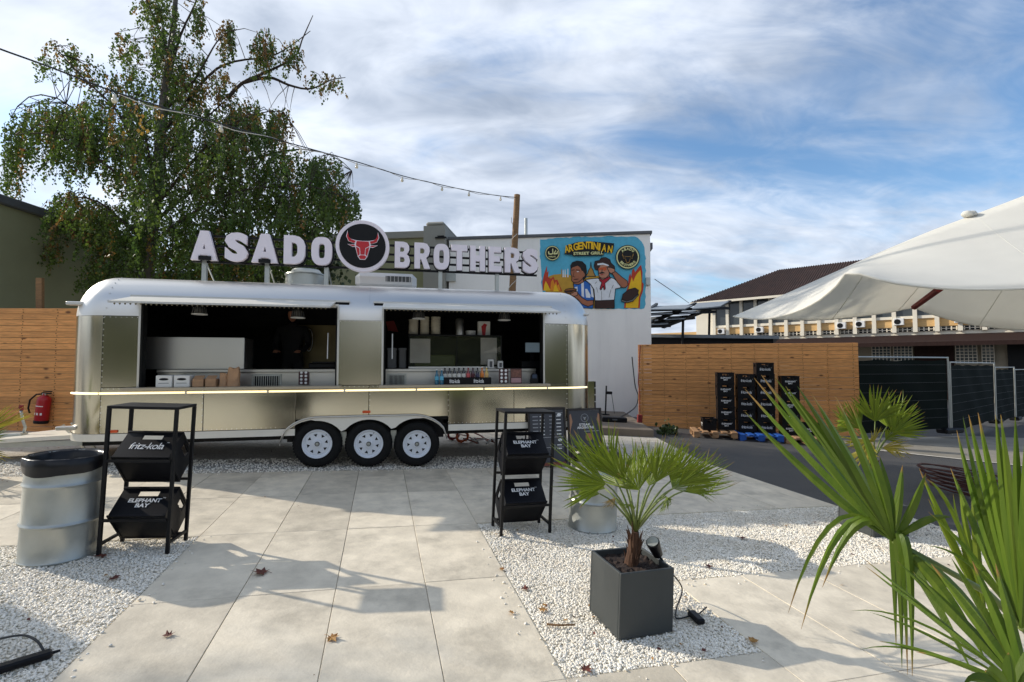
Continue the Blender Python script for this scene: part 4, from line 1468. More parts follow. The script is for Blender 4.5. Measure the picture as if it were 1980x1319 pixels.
# rivet rows and seams
rv = MB()
rivme = []
for x, z0, z1 in ((.02, -.48, .98), (TL1 - RC - .02, -.48, .98), (1.2 - .012, -.48, .02), (3.33 + .012, -.38, .02), (4.47, -.48, .0)):
    nz = int((z1 - z0) / .075)
    for k in range(nz + 1):
        rv.box(x - .005, x + .005, -.004, .0, z0 + (z1 - z0) * k / nz - .005, z0 + (z1 - z0) * k / nz + .005)
for z, xa, xb in ((SEAM - .02, .03, .40), (SEAM - .02, 2.93, 3.49), (SEAM - .02, 5.98, 6.32), (-.50, .03, 2.1), (-.50, 4.5, 6.32), (.055, .03, .28), (.055, 3.0, 3.45)):
    nz = int((xb - xa) / .06)
    for k in range(nz + 1):
        x = xa + (xb - xa) * k / nz
        rv.box(x - .004, x + .004, -.004, .0, z - .004, z + .004)
tag(rv.build('rivets', MT['rivet'], trailer), kind='stuff')
for k in range(7):
    a = R(10 + 11 * k)
    for x in (TL0 + RC + .03, TL1 - RC - .03):
        yy = RIN * (1 - math.cos(a)) - .003
        zz = SEAM + RH * math.sin(a)
        MB().box(x - .006, x + .006, yy - .004, yy + .004, zz - .006, zz + .006).build('rivet', MT['rivet'], trailer)
# dark roof seam at mid
smb = MB()
smb.tube([(3.32, RIN * (1 - math.cos(R(a))) - .001, SEAM + RH * math.sin(R(a))) for a in range(28, 91, 6)], .0035, 4)
smb.build('roof_seam', MT['alutrim'], trailer)
MB().box(OPN[0][1] - .0, OPN[1][0], -.003, .001, SEAM - .008, SEAM + .004).build('seam_strip', MT['alutrim'], trailer)
# opening reveals
for (a, b) in OPN:
    mbf = MB()
    mbf.box(a - .012, a + .014, -.006, .10, ZO0, ZO1).box(b - .014, b + .012, -.006, .10, ZO0, ZO1).box(a, b, .0, .10, ZO1 - .02, ZO1 + .03)
    mbf.build('opening_frame', MT['alutrim'], trailer)
    mbf = MB()
    mbf.box(a + .014, a + .035, .0, .12, ZO0, ZO1).box(b - .035, b - .014, .0, .12, ZO0, ZO1)
    mbf.build('rubber_seal', MT['rubber'], trailer)
# interior lining, a little inside the skin
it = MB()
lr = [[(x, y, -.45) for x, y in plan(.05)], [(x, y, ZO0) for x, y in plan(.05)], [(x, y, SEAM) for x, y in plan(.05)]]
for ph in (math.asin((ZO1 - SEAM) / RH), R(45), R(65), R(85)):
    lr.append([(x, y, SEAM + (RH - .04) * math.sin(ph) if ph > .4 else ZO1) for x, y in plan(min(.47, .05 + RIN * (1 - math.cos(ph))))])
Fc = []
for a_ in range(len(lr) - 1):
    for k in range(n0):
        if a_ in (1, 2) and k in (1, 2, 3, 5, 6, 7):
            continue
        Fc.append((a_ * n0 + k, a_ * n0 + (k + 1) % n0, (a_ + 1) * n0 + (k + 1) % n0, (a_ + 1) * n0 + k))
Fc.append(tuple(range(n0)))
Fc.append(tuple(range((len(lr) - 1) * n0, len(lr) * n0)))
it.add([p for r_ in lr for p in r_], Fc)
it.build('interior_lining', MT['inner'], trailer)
# serving shelves
MT['shelf'] = pm('shelf_laminate', srgb(178, 164, 140), 0.45, var=0.08, scale=4, stretch=(.3, 4, 4))
for a, b in ((.30, 2.955), (3.475, 6.01)):
    MB().box(a, b, -.16, .13, .036, .071, bev=.004).build('serving_shelf', MT['shelf'], trailer)
# warm light tube along the front (lit in the photograph)
seg = [0, 1, 2, 3, 4, 5, 6]
for a, b in zip(seg[:-1], seg[1:]):
    MB().tube([(a + .012, -.022, 0), (b - .012, -.022, 0)], .013, 8).build('light_tube', MT['led'], trailer, smooth='all')
    MB().box(b - .012, b + .012, -.035, -.001, -.018, .018).build('tube_clip', MT['alutrim'], trailer)
MB().tube([(6.012, -.022, 0), (6.35, -.022, 0)] + [(6.35 + .522 * math.sin(R(t)), .5 - .522 * math.cos(R(t)), 0) for t in range(8, 50, 6)], .013, 8).build('light_tube', MT['led'], trailer, smooth='all')
MB().tube([(-.012, -.022, 0)] + [(.01 - .522 * math.sin(R(t)), .5 - .522 * math.cos(R(t)), 0) for t in range(6, 60, 6)], .013, 8).build('light_tube', MT['led'], trailer, smooth='all')
# hatch doors (raised as drooping awnings) with trim, bead fringe and struts
for (a, b, ta, tb_) in ((.32, 2.855, .296, 3.05), (3.52, 6.06, 3.376, 6.095)):
    zt = 1.275
    yy = RIN * (1 - math.cos(math.asin((zt - SEAM) / RH)))
    MB().box(ta, tb_, yy - .03, yy + .02, zt - .012, zt + .014).build('hinge_trim', MT['alutrim'], trailer)
    MB().box(ta + .01, tb_ - .01, yy - .018, yy + .01, zt - .05, zt - .0125).build('hinge_gasket', MT['rubber'], trailer)
    hp = MB()
    A, B_ = Vector((0, yy - .02, zt - .005)), Vector((0, -.52, 1.145))
    nrm = Vector((0, (B_ - A).z, -(B_ - A).y)).normalized() * .018
    if nrm.z > 0:
        nrm = -nrm
    sec = [A, B_, B_ + nrm, A + nrm]
    V = [(a, p.y, p.z) for p in sec] + [(b, p.y, p.z) for p in sec]
    hp.add(V, [(0, 1, 5, 4), (1, 2, 6, 5), (2, 3, 7, 6), (3, 0, 4, 7), (0, 3, 2, 1), (4, 5, 6, 7)])
    hatch = hp.build('hatch_door', MT['cream'], trailer)
    fr = MB()
    n = 44
    for k in range(n):
        x = a + .06 + (b - a - .12) * k / (n - 1)
        fr.lathe([(.001, -.018), (.009, -.012), (.011, 0), (.006, .012), (.001, .016)], 6, M=Matrix.Translation((x, -.505, 1.118)))
    tag(fr.build('bead_fringe', pm('smoky_beads', srgb(120, 112, 90), 0.3), hatch, smooth='all'), kind='stuff')
    MB().box(a, b, -.53, -.505, 1.122, 1.146).build('front_lip', MT['alutrim'], hatch)
    for x in (a + .13, b - .10):
        stt = MB()
        stt.tube([(x, .07, .82), (x, .03, .45)], .009, 6)
        stt.build('gas_strut', MT['alutrim'], trailer)
# wheels
MT['rim'] = pm('white_wheel_rim', srgb(222, 226, 232), 0.35, var=0.03)

HOLE = MB().add([(.098, -.002, .0605), (.137, -.026, .0605), (.137, .026, .0605)], [(0, 1, 2)]).mesh('vent_hole', MT['black'])


def wheel(x, zc, spin):
    W = Matrix.Translation((x, .09, zc)) @ Matrix.Rotation(R(90), 4, 'X') @ Matrix.Rotation(spin, 4, 'Z')   # local +z points to the viewer (-y)
    w = bpy.data.objects.new('wheel', None)
    col.objects.link(w)
    w.parent = trailer
    w.matrix_local = W
    r = .328
    MB().lathe([(.195, .02), (.205, .075), (.225, .092), (.27, .098), (.305, .088), (r - .006, .06), (r, .03), (r, -.05), (r - .006, -.08), (.30, -.105), (.2, -.10)], 40).build('tyre', MT['rubber'], w, smooth=50)
    tr_ = MB()
    for k in range(48):
        t = 2 * math.pi * k / 48
        tr_.box(.3, r + .003, -.012, .012, -.07, .05, M=Matrix.Rotation(t, 4, 'Z'))
    tag(tr_.build('tread_blocks', MT['rubber'], w), kind='stuff')
    rim = MB().lathe([(.202, .085), (.198, .09), (.190, .086), (.178, .058), (.165, .050), (.155, .056), (.150, .060), (.09, .052), (.06, .060), (.052, .075), (.001, .077)], 40).build('rim', MT['rim'], w, smooth=30)
    for k in range(8):
        link('vent_hole', HOLE, rim, Matrix.Rotation(2 * math.pi * k / 8, 4, 'Z'))
    MB().lathe([(.032, .07), (.032, .085), (.026, .09), (.024, .086)], 20).build('hub_ring', MT['black'], rim, smooth=30)
    MB().lathe([(.024, .08), (.022, .092), (.001, .094)], 16).build('hub_cap', MT['galv'], rim, smooth=30)
    MB().tube([(.13, .09, .06), (.145, .1, .085)], .004, 5).build('valve', MT['black'], rim)


for x, z, s_ in ((2.64, -.745, .2), (3.335, -.770, .55), (4.015, -.797, .05)):
    wheel(x, z, s_)
# scalloped mudguard
out, inn = [], []
for k in range(41):
    t = k / 40
    x = 2.16 + (4.45 - 2.16) * t
    e = .50
    if x < 2.16 + e:
        q = (2.16 + e - x) / e
        z = -.72 + .355 * math.sqrt(max(0, 1 - q * q))
    elif x > 4.45 - e:
        q = (x - (4.45 - e)) / e
        z = -.72 + .355 * math.sqrt(max(0, 1 - q * q))
    else:
        z = -.365
    zi = -9
    for cx in (2.63, 3.33, 4.01):
        d = abs(x - cx)
        if d < .40:
            zi = max(zi, -.775 + math.sqrt(max(0, .40 ** 2 - d * d)) * .90)
    zi = max(zi, -.57 - .02) if 2.5 < x < 4.15 else zi
    zi = min(z - .028, zi)
    if x < 2.6 or x > 4.05:
        zi = z - .03
    out.append((x, z))
    inn.append((x, zi))
mg = MB()
V = [(x, -.035, z) for x, z in out] + [(x, -.035, z) for x, z in inn] + [(x, .02, z) for x, z in out] + [(x, .02, z) for x, z in inn]
n = 41
Fs = []
for k in range(n - 1):
    Fs += [(k, n + k, n + k + 1, k + 1), (2 * n + k, 2 * n + k + 1, 3 * n + k + 1, 3 * n + k), (k, k + 1, 2 * n + k + 1, 2 * n + k), (n + k, 3 * n + k, 3 * n + k + 1, n + k + 1)]
mg.add(V, Fs)
mg.build('mudguard', MT['cream'], trailer, smooth=35)
ml = MB()
ml.tube([(x, -.045, z) for x, z in out], .012, 6)
ml.build('mudguard_lip', MT['alutrim'], trailer, smooth='all')
MB().box(2.2, 4.42, .24, .5, -.74, -.3).build('wheel_well', MT['black'], trailer)
for x in (2.98, 3.68):
    MB().box(x - .04, x + .04, .1, .14, -.78, -.6).build('spring_hanger', MT['galv'], trailer)
for x, z in ((.165, -.49), (3.30, -.31)):
    MB().box(x - .055, x + .055, -.02, -.001, z - .018, z + .018, bev=.006).build('marker_lamp', MT['orange'], trailer)
# small corner lamps / brackets
for x, z in ((-.34, 1.17), (-.40, -.45)):
    MB().box(x - .14, x + .14, .12, .22, z - .025, z + .025, bev=.01).build('corner_lamp', MT['alutrim'], trailer)
MB().box(6.62, 6.78, .16, .24, 1.17, 1.205, bev=.01).build('corner_lamp', MT['alutrim'], trailer)
# half-open rear locker door at the right end
q0, q1 = TF.pt(1131, 737, .45), TF.pt(1149, 790, .45)
ld = MB()
ld.box(q0.x, q1.x, .43, .46, q1.z, q0.z, bev=.004)
ld.build('locker_door', MT['alu'], trailer)
for k in range(4):
    z = q1.z + (q0.z - q1.z) * (k + .5) / 4
    MB().box(q1.x + .001, q1.x + .02, .425, .465, z - .05, z + .05).build('door_edge', MT['black'], trailer)
# drawbar with cover plate, jack handle and coupling at the left end
dr = MB()
a0, a1, a2 = TF.pt(0, 858, .6), TF.pt(150, 838, .25), TF.pt(150, 858, .0)
dr.add([(-.35, .25, -.55), (-.35, 1.9, -.55), (-1.9, 1.15, -.66), (-1.9, .75, -.66), (-.35, .25, -.60), (-.35, 1.9, -.60), (-1.9, 1.15, -.71), (-1.9, .75, -.71)],
       [(0, 1, 2, 3), (7, 6, 5, 4), (0, 3, 7, 4), (3, 2, 6, 7), (2, 1, 5, 6), (1, 0, 4, 5)])
dr.build('drawbar_plate', MT['cream'], trailer)
MB().tube([(-.3, .3, -.66), (-2.1, .95, -.75)], .05, 4).tube([(-.3, 1.9, -.66), (-2.1, .95, -.75)], .05, 4).build('drawbar_beams', MT['galv'], trailer)
jp = [TF.pt(u, v, 1.0) for u, v in ((41, 793), (44, 812), (49, 826), (44, 842))]
MB().tube(jp, .018, 8).build('jack_handle', MT['galv'], trailer, smooth='all')
MB().tube([jp[0] + Vector((0, 0, .07)), jp[0]], .026, 8).build('jack_grip', MT['strap'], trailer)
jb = TF.pt(22, 845, .95)
MB().box(jb.x - .14, jb.x + .14, .9, 1.05, jb.z - .06, jb.z + .05, bev=.01).build('coupling_box', MT['galv'], trailer)
MB().tube([(-1.75, .95, -.7), (-1.75, .95, -.94)], .03, 8).build('jack_leg', MT['galv'], trailer)
for x in (0.3, 5.9):
    MB().tube([(x, .5, -.62), (x, .5, -1.0 - .038 * x + .02)], .03, 8).box(x - .1, x + .1, .4, .6, -1.0 - .038 * x - .0, -.98 - .038 * x).build('support_leg', MT['galv'], trailer)
# roof vent and air conditioner
c = TF.pt(592, 545, 1.0)
rvz = SEAM + RH - .05
MB().lathe([(.30, rvz), (.30, rvz + .26), (.32, rvz + .265), (.315, rvz + .28), (.24, rvz + .31), (.20, rvz + .36), (.06, rvz + .385), (.001, rvz + .387)], 32, M=Matrix.Translation((c.x, 1.0, 0))).build('roof_vent', MT['galv'], trailer, smooth=40)
c0, c1 = TF.pt(686, 545, .85), TF.pt(806, 545, .85)
zz = SEAM + RH
acm = MB()
acm.box(c0.x, c1.x, .85, 1.5, zz + .03, zz + .30, bev=.075)
ac = acm.build('air_conditioner', MT['white'], trailer, smooth=30)
MB().box(c0.x + .03, c1.x - .03, .88, 1.47, zz - .03, zz + .0305).build('base', MT['black'], ac)
MB().box(c0.x + .48, c1.x - .10, .843, .851, zz + .15, zz + .24).build('intake_grille', MT['capping'], ac)
for k in range(7):
    x = c0.x + .50 + k * (c1.x - c0.x - .62) / 6
    MB().box(x - .004, x + .004, .840, .8428, zz + .15, zz + .24).build('grille_bar', MT['white'], ac)

# ---- roof sign
sign = thing('roof_sign', 'white ASADO BROTHERS letters with round bull badge on the trailer roof', 'sign', TF.M)
SD = .50
LET = [('A', .821, 1.163), ('S', 1.258, 1.566), ('A', 1.617, 1.976), ('D', 2.055, 2.352), ('O', 2.440, 2.737), ('B', 3.665, 3.90), ('R', 3.968, 4.215), ('O', 4.268, 4.52),
       ('T', 4.55, 4.81), ('H', 4.858, 5.10), ('E', 5.165, 5.375), ('R', 5.43, 5.69), ('S', 5.735, 6.00)]
for chh, x0, x1 in LET:
    z0, z1 = (1.872, 2.30) if x0 < 3.5 else (1.885, 2.295)
    me = block_letter('letter', chh, MT['letter'], x1 - x0, z1 - z0, .07)
    L = link('letter', me, sign, Matrix.Translation(((x0 + x1) / 2, SD, (z0 + z1) / 2)))
    me2 = block_letter('letter_back', chh, MT['black'], x1 - x0, z1 - z0, .04, grow=.014)
    link('letter_back', me2, L, Matrix.Translation((.008, .056, -.004)))
for z in (1.87, 1.99, 2.11, 2.255):
    MB().box(.84, 6.01, SD + .085, SD + .11, z - .016, z + .016).build('rail', MT['black'], sign)
for x in (.961, 1.805, 2.644, 4.385, 5.322):
    yb = SD + .1
    MB().box(x - .03, x + .03, yb - .03, yb + .03, SEAM + RH - .05, 1.90).build('support_post', MT['galv'], sign)
    MB().tube([(x + .05, yb + .35, SEAM + RH - .02), (x + .02, yb, 1.85)], .012, 6).build('brace', MT['galv'], sign)
MB().box(.93, 1.09, SD - .06, SD - .03, 1.87, 1.93).build('clamp', MT['black'], sign)
MB().box(1.72, 1.88, SD - .06, SD - .03, 1.865, 1.92).build('clamp', MT['black'], sign)
BC = (3.188, 2.182)
bd = MB()
RB = .396


def disc(r, y0, y1, mat, name, parent, n=56):
    return MB().prism([(BC[0] + r * math.cos(2 * math.pi * k / n), BC[1] + r * math.sin(2 * math.pi * k / n)) for k in range(n)], y0, y1).build(name, mat, parent, smooth=40)


badge = disc(RB, SD - .09, SD + .02, MT['letter'], 'badge', sign)
disc(RB * .86, SD - .097, SD - .0905, MT['black'], 'badge_face', badge)
BX = lambda k: [(BC[0] + x * k * .243, BC[1] + .01 + y * k * .225) for x, y in BULL]
MB().prism(BX(1.0), SD - .108, SD - .098).build('bull_outline', MT['letter'], badge)
BP = [  # red facets of the bull head, in badge units
    [(-.90, .86), (-.84, .52), (-.68, .34), (-.42, .26), (-.50, .10), (-.84, .24), (-.96, .55)], [(.90, .86), (.84, .52), (.68, .34), (.42, .26), (.50, .10), (.84, .24), (.96, .55)],
    [(-.84, -.0), (-.50, -.02), (-.46, -.10), (-.62, -.12)], [(.84, -.0), (.50, -.02), (.46, -.10), (.62, -.12)],
    [(-.36, .25), (.36, .25), (.40, .06), (.40, -.06), (.16, -.20), (.12, -.66), (-.12, -.66), (-.16, -.20), (-.40, -.06), (-.40, .06)],
    [(-.40, -.12), (-.20, -.24), (-.17, -.64), (-.27, -.76), (-.35, -.42)], [(.40, -.12), (.20, -.24), (.17, -.64), (.27, -.76), (.35, -.42)],
    [(-.12, -.71), (.12, -.71), (.23, -.80), (.14, -.96), (-.14, -.96), (-.23, -.80)]]
for f_ in BP:
    MB().prism([(BC[0] + x * .243, BC[1] + .01 + y * .225) for x, y in f_], SD - .113, SD - .1085).build('bull_facet', MT['red'], badge)

# ---- lamps in the hatches
MT['lampglass'] = pm('smoked_lamp_glass', (0.05, 0.05, 0.048), 0.12, 0.3, var=0.3, scale=20)
lamps = [(386, 603, 'ribbed pendant lamp in the left hatch, above the steel hood'), (576, 610, 'ribbed pendant lamp in the left hatch, at its right end'),
         (810, 612, 'ribbed pendant lamp in the right hatch, above the cup stacks'), (975, 615, 'ribbed pendant lamp in the right hatch, nearest the till')]
for u, v, lab in lamps:
    c = TF.pt(u, v, .22)
    t = thing('pendant_lamp', lab, 'lamp', TF.M @ Matrix.Translation((c.x, .22, c.z)), group='pendant lamps in the serving hatches')
    MB().lathe([(.10, -.040), (.10, -.030), (.088, -.026)], 24).build('rim', MT['white'], t, smooth=30)
    s_ = MB().lathe([(.09, -.028), (.075, .06), (.05, .10), (.02, .115)], 24).build('shade', MT['lampglass'], t, smooth=40)
    rb_ = MB()
    for k in range(16):
        a = 2 * math.pi * k / 16
        rb_.tube([(.092 * math.cos(a), .092 * math.sin(a), -.028), (.077 * math.cos(a), .077 * math.sin(a), .06)], .0022, 4)
    rb_.build('ribs', MT['capping'], s_)
    MB().tube([(0, 0, .11), (0, 0, 1.44 - c.z)], .006, 5).build('cord', MT['black'], t)

# ---- kitchen equipment and goods
def item(name, label, cat, M, group=None):
    return thing(name, label, cat, TF.M @ M, group)


def bx2(u0, v0, u1, v1, dep):
    a, b = TF.pt(u0, v1, dep), TF.pt(u1, v0, dep)
    return a.x, b.x, a.z, b.z


CT = .30
# counters
for k, (xa, xb, lab) in enumerate(((.48, 2.87, 'stainless steel kitchen counter inside the left hatch'), (3.55, 5.93, 'stainless steel kitchen counter inside the right hatch'))):
    t = item('steel_counter', lab, 'counter', Matrix())
    MB().box(xa, xb, .36, 1.0, CT - .045, CT, bev=.005).build('worktop', MT['steel'], t)
    MB().box(xa, xb, .40, .98, -.44, CT - .047).build('front', MT['steel'], t)
    spans = ((.50, .93), (1.68, 2.08)) if k == 0 else ((3.57, 3.86),)
    for (ga, gb) in spans:
        f = MB().box(ga, gb, .385, .399, -.02, CT - .075, bev=.003).build('grille_frame', MT['galv'], t)
        MB().box(ga + .03, gb - .03, .380, .3845, -.01, CT - .1).build('grille_panel', MT['black'], f)
        for q in range(12):
            x = ga + .04 + (gb - ga - .08) * q / 11
            MB().box(x - .004, x + .004, .374, .3795, -.01, CT - .1).build('grille_bar', MT['galv'], f)
a, b, z0, z1 = bx2(281, 653, 473, 711, .46)
t = item('steel_hood', 'large grey steel screen standing on the left hatch counter', 'screen', Matrix())
MB().box(a, b, .46, .485, CT + .002, z1, bev=.004).build('panel', MT['steel'], t)
for xa in (a, b - .02):
    MB().box(xa, xa + .02, .486, .9, CT + .002, z1 - .01).build('side', MT['steel'], t)
# golden back wall sheet + tools
MT['brass'] = pm('warm_back_wall', srgb(112, 100, 68), 0.4, 0.6, var=0.2, scale=2)
a, b, z0, z1 = bx2(570, 628, 652, 700, 1.9)
t = item('back_panel', 'warm grey splash panel on the back wall of the left hatch', 'panel', Matrix())
MB().box(a, b, 2.08, 2.1, .25, z1).build('sheet', MT['brass'], t)
MB().tube([((a + b) / 2 - .15 + .06 * math.cos(k * .3), 2.07, .8 + .2 * math.sin(k * .3)) for k in range(22)], .008, 5).build('hung_cord', MT['white'], t)
a, b, z0, z1 = bx2(600, 695, 652, 712, .8)
t = item('griddle', 'black griddle plate on the counter at the left hatch', 'griddle', Matrix())
MB().box(a, b, .62, .95, CT + .002, CT + .09, bev=.02).build('body', MT['black'], t)
MB().box(a + .05, b - .03, .66, .92, CT + .092, CT + .11).build('plate', MT['blackp'], t)
# dark clothed person at work
person = item('person', 'person in dark clothes standing inside the left hatch', 'person', Matrix.Translation((1.95, 1.75, -.45)))
MT['cloth'] = pm('black_clothes', (0.012, 0.012, 0.013), 0.9, bump=0.3, bscale=20)
MT['skin'] = pm('skin', srgb(176, 120, 92), 0.5, var=0.06)
me = bpy.data.meshes.new('body')
J = [((0, 0, .92), .15), ((0, 0, 1.12), .15), ((0, -.02, 1.34), .17), ((0, -.02, 1.47), .09), ((0, -.04, 1.54), .055),
     ((-.10, 0, .85), .10), ((-.11, -.01, .48), .07), ((-.12, .0, .08), .05), ((-.12, -.12, .04), .045),
     ((.10, 0, .85), .10), ((.11, -.01, .48), .07), ((.12, .0, .08), .05), ((.12, -.12, .04), .045),
     ((-.20, -.02, 1.42), .075), ((-.27, -.04, 1.15), .05), ((-.20, -.25, 1.02), .04), ((-.16, -.34, 1.02), .035),
     ((.20, -.02, 1.42), .075), ((.27, -.04, 1.15), .05), ((.22, -.25, 1.05), .04), ((.18, -.34, 1.05), .035)]
E_ = [(0, 1), (1, 2), (2, 3), (3, 4), (0, 5), (5, 6), (6, 7), (7, 8), (0, 9), (9, 10), (10, 11), (11, 12), (2, 13), (13, 14), (14, 15), (15, 16), (2, 17), (17, 18), (18, 19), (19, 20)]
me.from_pydata([j[0] for j in J], E_, [])
me.materials.append(MT['cloth'])
bo = link('body', me, person)
sm = bo.modifiers.new('skin', 'SKIN')
for k, sv in enumerate(me.skin_vertices[0].data):
    sv.radius = (J[k][1], J[k][1])
me.skin_vertices[0].data[0].use_root = True
bo.modifiers.new('sub', 'SUBSURF').levels = 2
bo.modifiers['sub'].render_levels = 2
hd = MB()
V, Fc = [], []
nu, nv = 20, 14
for j in range(nv + 1):
    a = math.pi * j / nv
    for i in range(nu):
        t = 2 * math.pi * i / nu
        x, y, z = math.sin(a) * math.cos(t), math.sin(a) * math.sin(t), math.cos(a)
        s_ = 1 - .18 * max(0, -z)
        px_, py_, pz = .075 * x * s_, .095 * y * s_, .118 * z
        if y < -.8 and abs(x) < .25 and -.35 < z < .1:
            py_ -= .018
        if y < -.6 and .1 < abs(x) < .55 and .0 < z < .2:
            py_ += .008
        V.append((px_, py_ - .05, pz + 1.66))
for j in range(nv):
    for i in range(nu):
        Fc.append((j * nu + i, (j + 1) * nu + i, (j + 1) * nu + (i + 1) % nu, j * nu + (i + 1) % nu))
hd.add(V, Fc)
hd.build('head', MT['skin'], person, smooth='all')
hc = MB()
hc.add([(p[0] * 1.08, (p[1] + .05) * 1.08 - .045, (p[2] - 1.66) * 1.08 + 1.664) for p in V], [f for f in Fc if sum(V[i][2] for i in f) / 4 > 1.665 and (sum(V[i][1] for i in f) / 4 > -.10 or sum(V[i][2] for i in f) / 4 > 1.715)])
hc.build('hair', MT['cloth'], person, smooth='all')
for sx in (-1, 1):
    h = MB()
    base = Vector((sx * .17, -.35, 1.035))
    h.box(base.x - .035, base.x + .035, base.y - .09, base.y, base.z - .015, base.z + .015, bev=.012)
    for q, L in enumerate((.05, .065, .07, .06)):
        x = base.x - .028 + q * .0187
        h.tube([(x, base.y - .08, base.z), (x, base.y - .08 - L * .6, base.z - .008), (x, base.y - .08 - L, base.z - .03)], [.009, .008, .006], 6)
    x = base.x - sx * .036
    h.tube([(x, base.y - .02, base.z), (x - sx * .02, base.y - .05, base.z - .01), (x - sx * .022, base.y - .085, base.z - .02)], [.011, .009, .007], 6)
    h.build('hand', MT['skin'], person, smooth='all')

# goods on the left shelf
MT['cardw'] = pm('white_cardboard', srgb(224, 222, 216), 0.6, var=0.04)
MT['kraft'] = pm('kraft_paper', srgb(176, 138, 104), 0.8, var=0.15, scale=12, bump=0.5, bscale=18)
SH = .072
for (u0, u1, lab) in ((300, 333, 'left white carton with oval hand hole on the serving shelf'), (335, 367, 'right white carton with oval hand hole on the serving shelf')):
    a, b, z0, z1 = bx2(u0, 727, u1, 748, -.03)
    t = item('white_carton', lab, 'carton', Matrix.Translation(((a + b) / 2, .05, SH)), 'white cartons on the left shelf')
    w = (b - a) / 2 - .003
    MB().box(-w, w, -.08, .08, 0, .155, bev=.006).build('box', MT['cardw'], t)
    n = 18
    MB().prism([((.055 + (.0)) * math.cos(2 * math.pi * k / n), .105 + .016 * math.sin(2 * math.pi * k / n)) for k in range(n)], -.0825, -.0805).build('hand_hole', MT['black'], t)
    MB().box(-.06, .06, -.0822, -.0805, .05, .056).build('crease', MT['capping'], t)
for (u0, u1, lab) in ((370, 393, 'left low kraft paper box on the serving shelf'), (395, 417, 'right low kraft paper box on the serving shelf')):
    a, b, z0, z1 = bx2(u0, 733, u1, 748, -.03)
    t = item('kraft_box', lab, 'box', Matrix.Translation(((a + b) / 2, .05, SH)), 'kraft boxes on the left shelf')
    w = (b - a) / 2 - .004
    MB().box(-w, w, -.07, .07, 0, .105, bev=.006).build('body', MT['kraft'], t)
    MB().box(-w - .002, w + .002, -.072, .072, .06, .068).build('lid_edge', MT['kraft'], t)
    MB().add([(-w, -.06, .106), (w, -.06, .106), (w * .9, .02, .15), (-w * .9, .02, .15)], [(0, 1, 2, 3)]).build('open_flap', MT['kraft'], t)
for (u0, u1, vt, lab) in ((420, 437, 722, 'smaller crumpled brown paper bag on the serving shelf'), (436, 461, 711, 'larger crumpled brown paper bag on the serving shelf')):
    a, b, z0, z1 = bx2(u0, vt, u1, 748, -.02)
    t = item('paper_bag', lab, 'paper bag', Matrix.Translation(((a + b) / 2, .06, SH)), 'paper bags on the left shelf')
    w, h = (b - a) / 2 - .003, z1 - SH
    bm2 = MB()
    V, Fc = [], []
    for j in range(6):
        q = j / 5
        for i in range(12):
            t_ = 2 * math.pi * i / 12
            cx, cy = max(-1, min(1, 1.35 * math.cos(t_))), max(-1, min(1, 1.35 * math.sin(t_)))
            V.append((w * cx * (1 - .12 * q * q) + random.uniform(-.008, .008), .055 * cy * (1 - .55 * q) + random.uniform(-.006, .006), h * q + (random.uniform(-.02, .02) if j == 5 else 0)))
    for j in range(5):
        for i in range(12):
            Fc.append((j * 12 + i, j * 12 + (i + 1) % 12, (j + 1) * 12 + (i + 1) % 12, (j + 1) * 12 + i))
    bm2.add(V, Fc)
    bm2.build('bag', MT['kraft'], t)
# sticker cards with round motifs
MT['card'] = pm('dark_red_card', srgb(72, 40, 40), 0.5)
MT['cardpic'] = pm('food_photo', srgb(150, 100, 84), 0.5, c2=srgb(70, 40, 36), scale=30)


def dot_card(u0, v0, u1, v1, dep, lab, rows=4):
    a, b, z0, z1 = bx2(u0, v0, u1, v1, dep)
    t = item('menu_card', lab, 'card', Matrix.Translation(((a + b) / 2, dep, max(z0, SH))))
    w, h = (b - a) / 2, z1 - max(z0, SH)
    MB().box(-w, w, 0, .012, 0, h).build('card', MT['card'], t)
    for r_ in range(rows):
        for sx in (-1, 1):
            n = 14
            cx, cz, rr = sx * w * .45, h * (r_ + .5) / rows, h / rows * .36
            MB().prism([(cx + rr * math.cos(2 * math.pi * k / n), cz + rr * math.sin(2 * math.pi * k / n)) for k in range(n)], -.003, -.0005).build('round_motif', MT['printw'], t)


dot_card(577, 717, 597, 747, .36, 'dark card with two columns of white dots on the left counter front')
dot_card(965, 713, 983, 741, -.02, 'dark card with two columns of white dots beside the bottles')
a, b, z0, z1 = bx2(987, 713, 1009, 741, .0)
t = item('menu_card', 'dark picture menu card standing next to the dotted card', 'card', Matrix.Translation(((a + b) / 2, .0, SH)))
MB().box(-(b - a) / 2, (b - a) / 2, 0, .012, 0, z1 - SH).build('card', MT['card'], t)
MB().box(-(b - a) / 2 + .012, (b - a) / 2 - .012, -.003, -.0005, (z1 - SH) * .45, (z1 - SH) * .95).build('picture', MT['cardpic'], t)
MB().box(-(b - a) / 2 + .012, (b - a) / 2 - .012, -.003, -.0005, .015, (z1 - SH) * .38).build('picture', pm('pink_print', srgb(176, 138, 140), .5), t)
# bottles on a black printed tray
a, b, z0, z1 = bx2(855, 729, 950, 743, -.07)
tray = item('bottle_tray', 'long black printed tray holding a row of soda bottles', 'tray', Matrix.Translation(((a + b) / 2, .02, SH)))
wt = (b - a) / 2
MB().box(-wt, wt, -.09, .0, 0, .10, bev=.004).box(-wt, wt, .001, .07, 0, .035).build('tray', MT['blackp'], tray)
for sx in (-.5, .48):
    link('lettering', text_mesh('lettering', 'fritz-kola', MT['printw'], wt * .42, .06, .012, space=.9), tray, Matrix.Translation((sx * wt, -.0925, .05)))


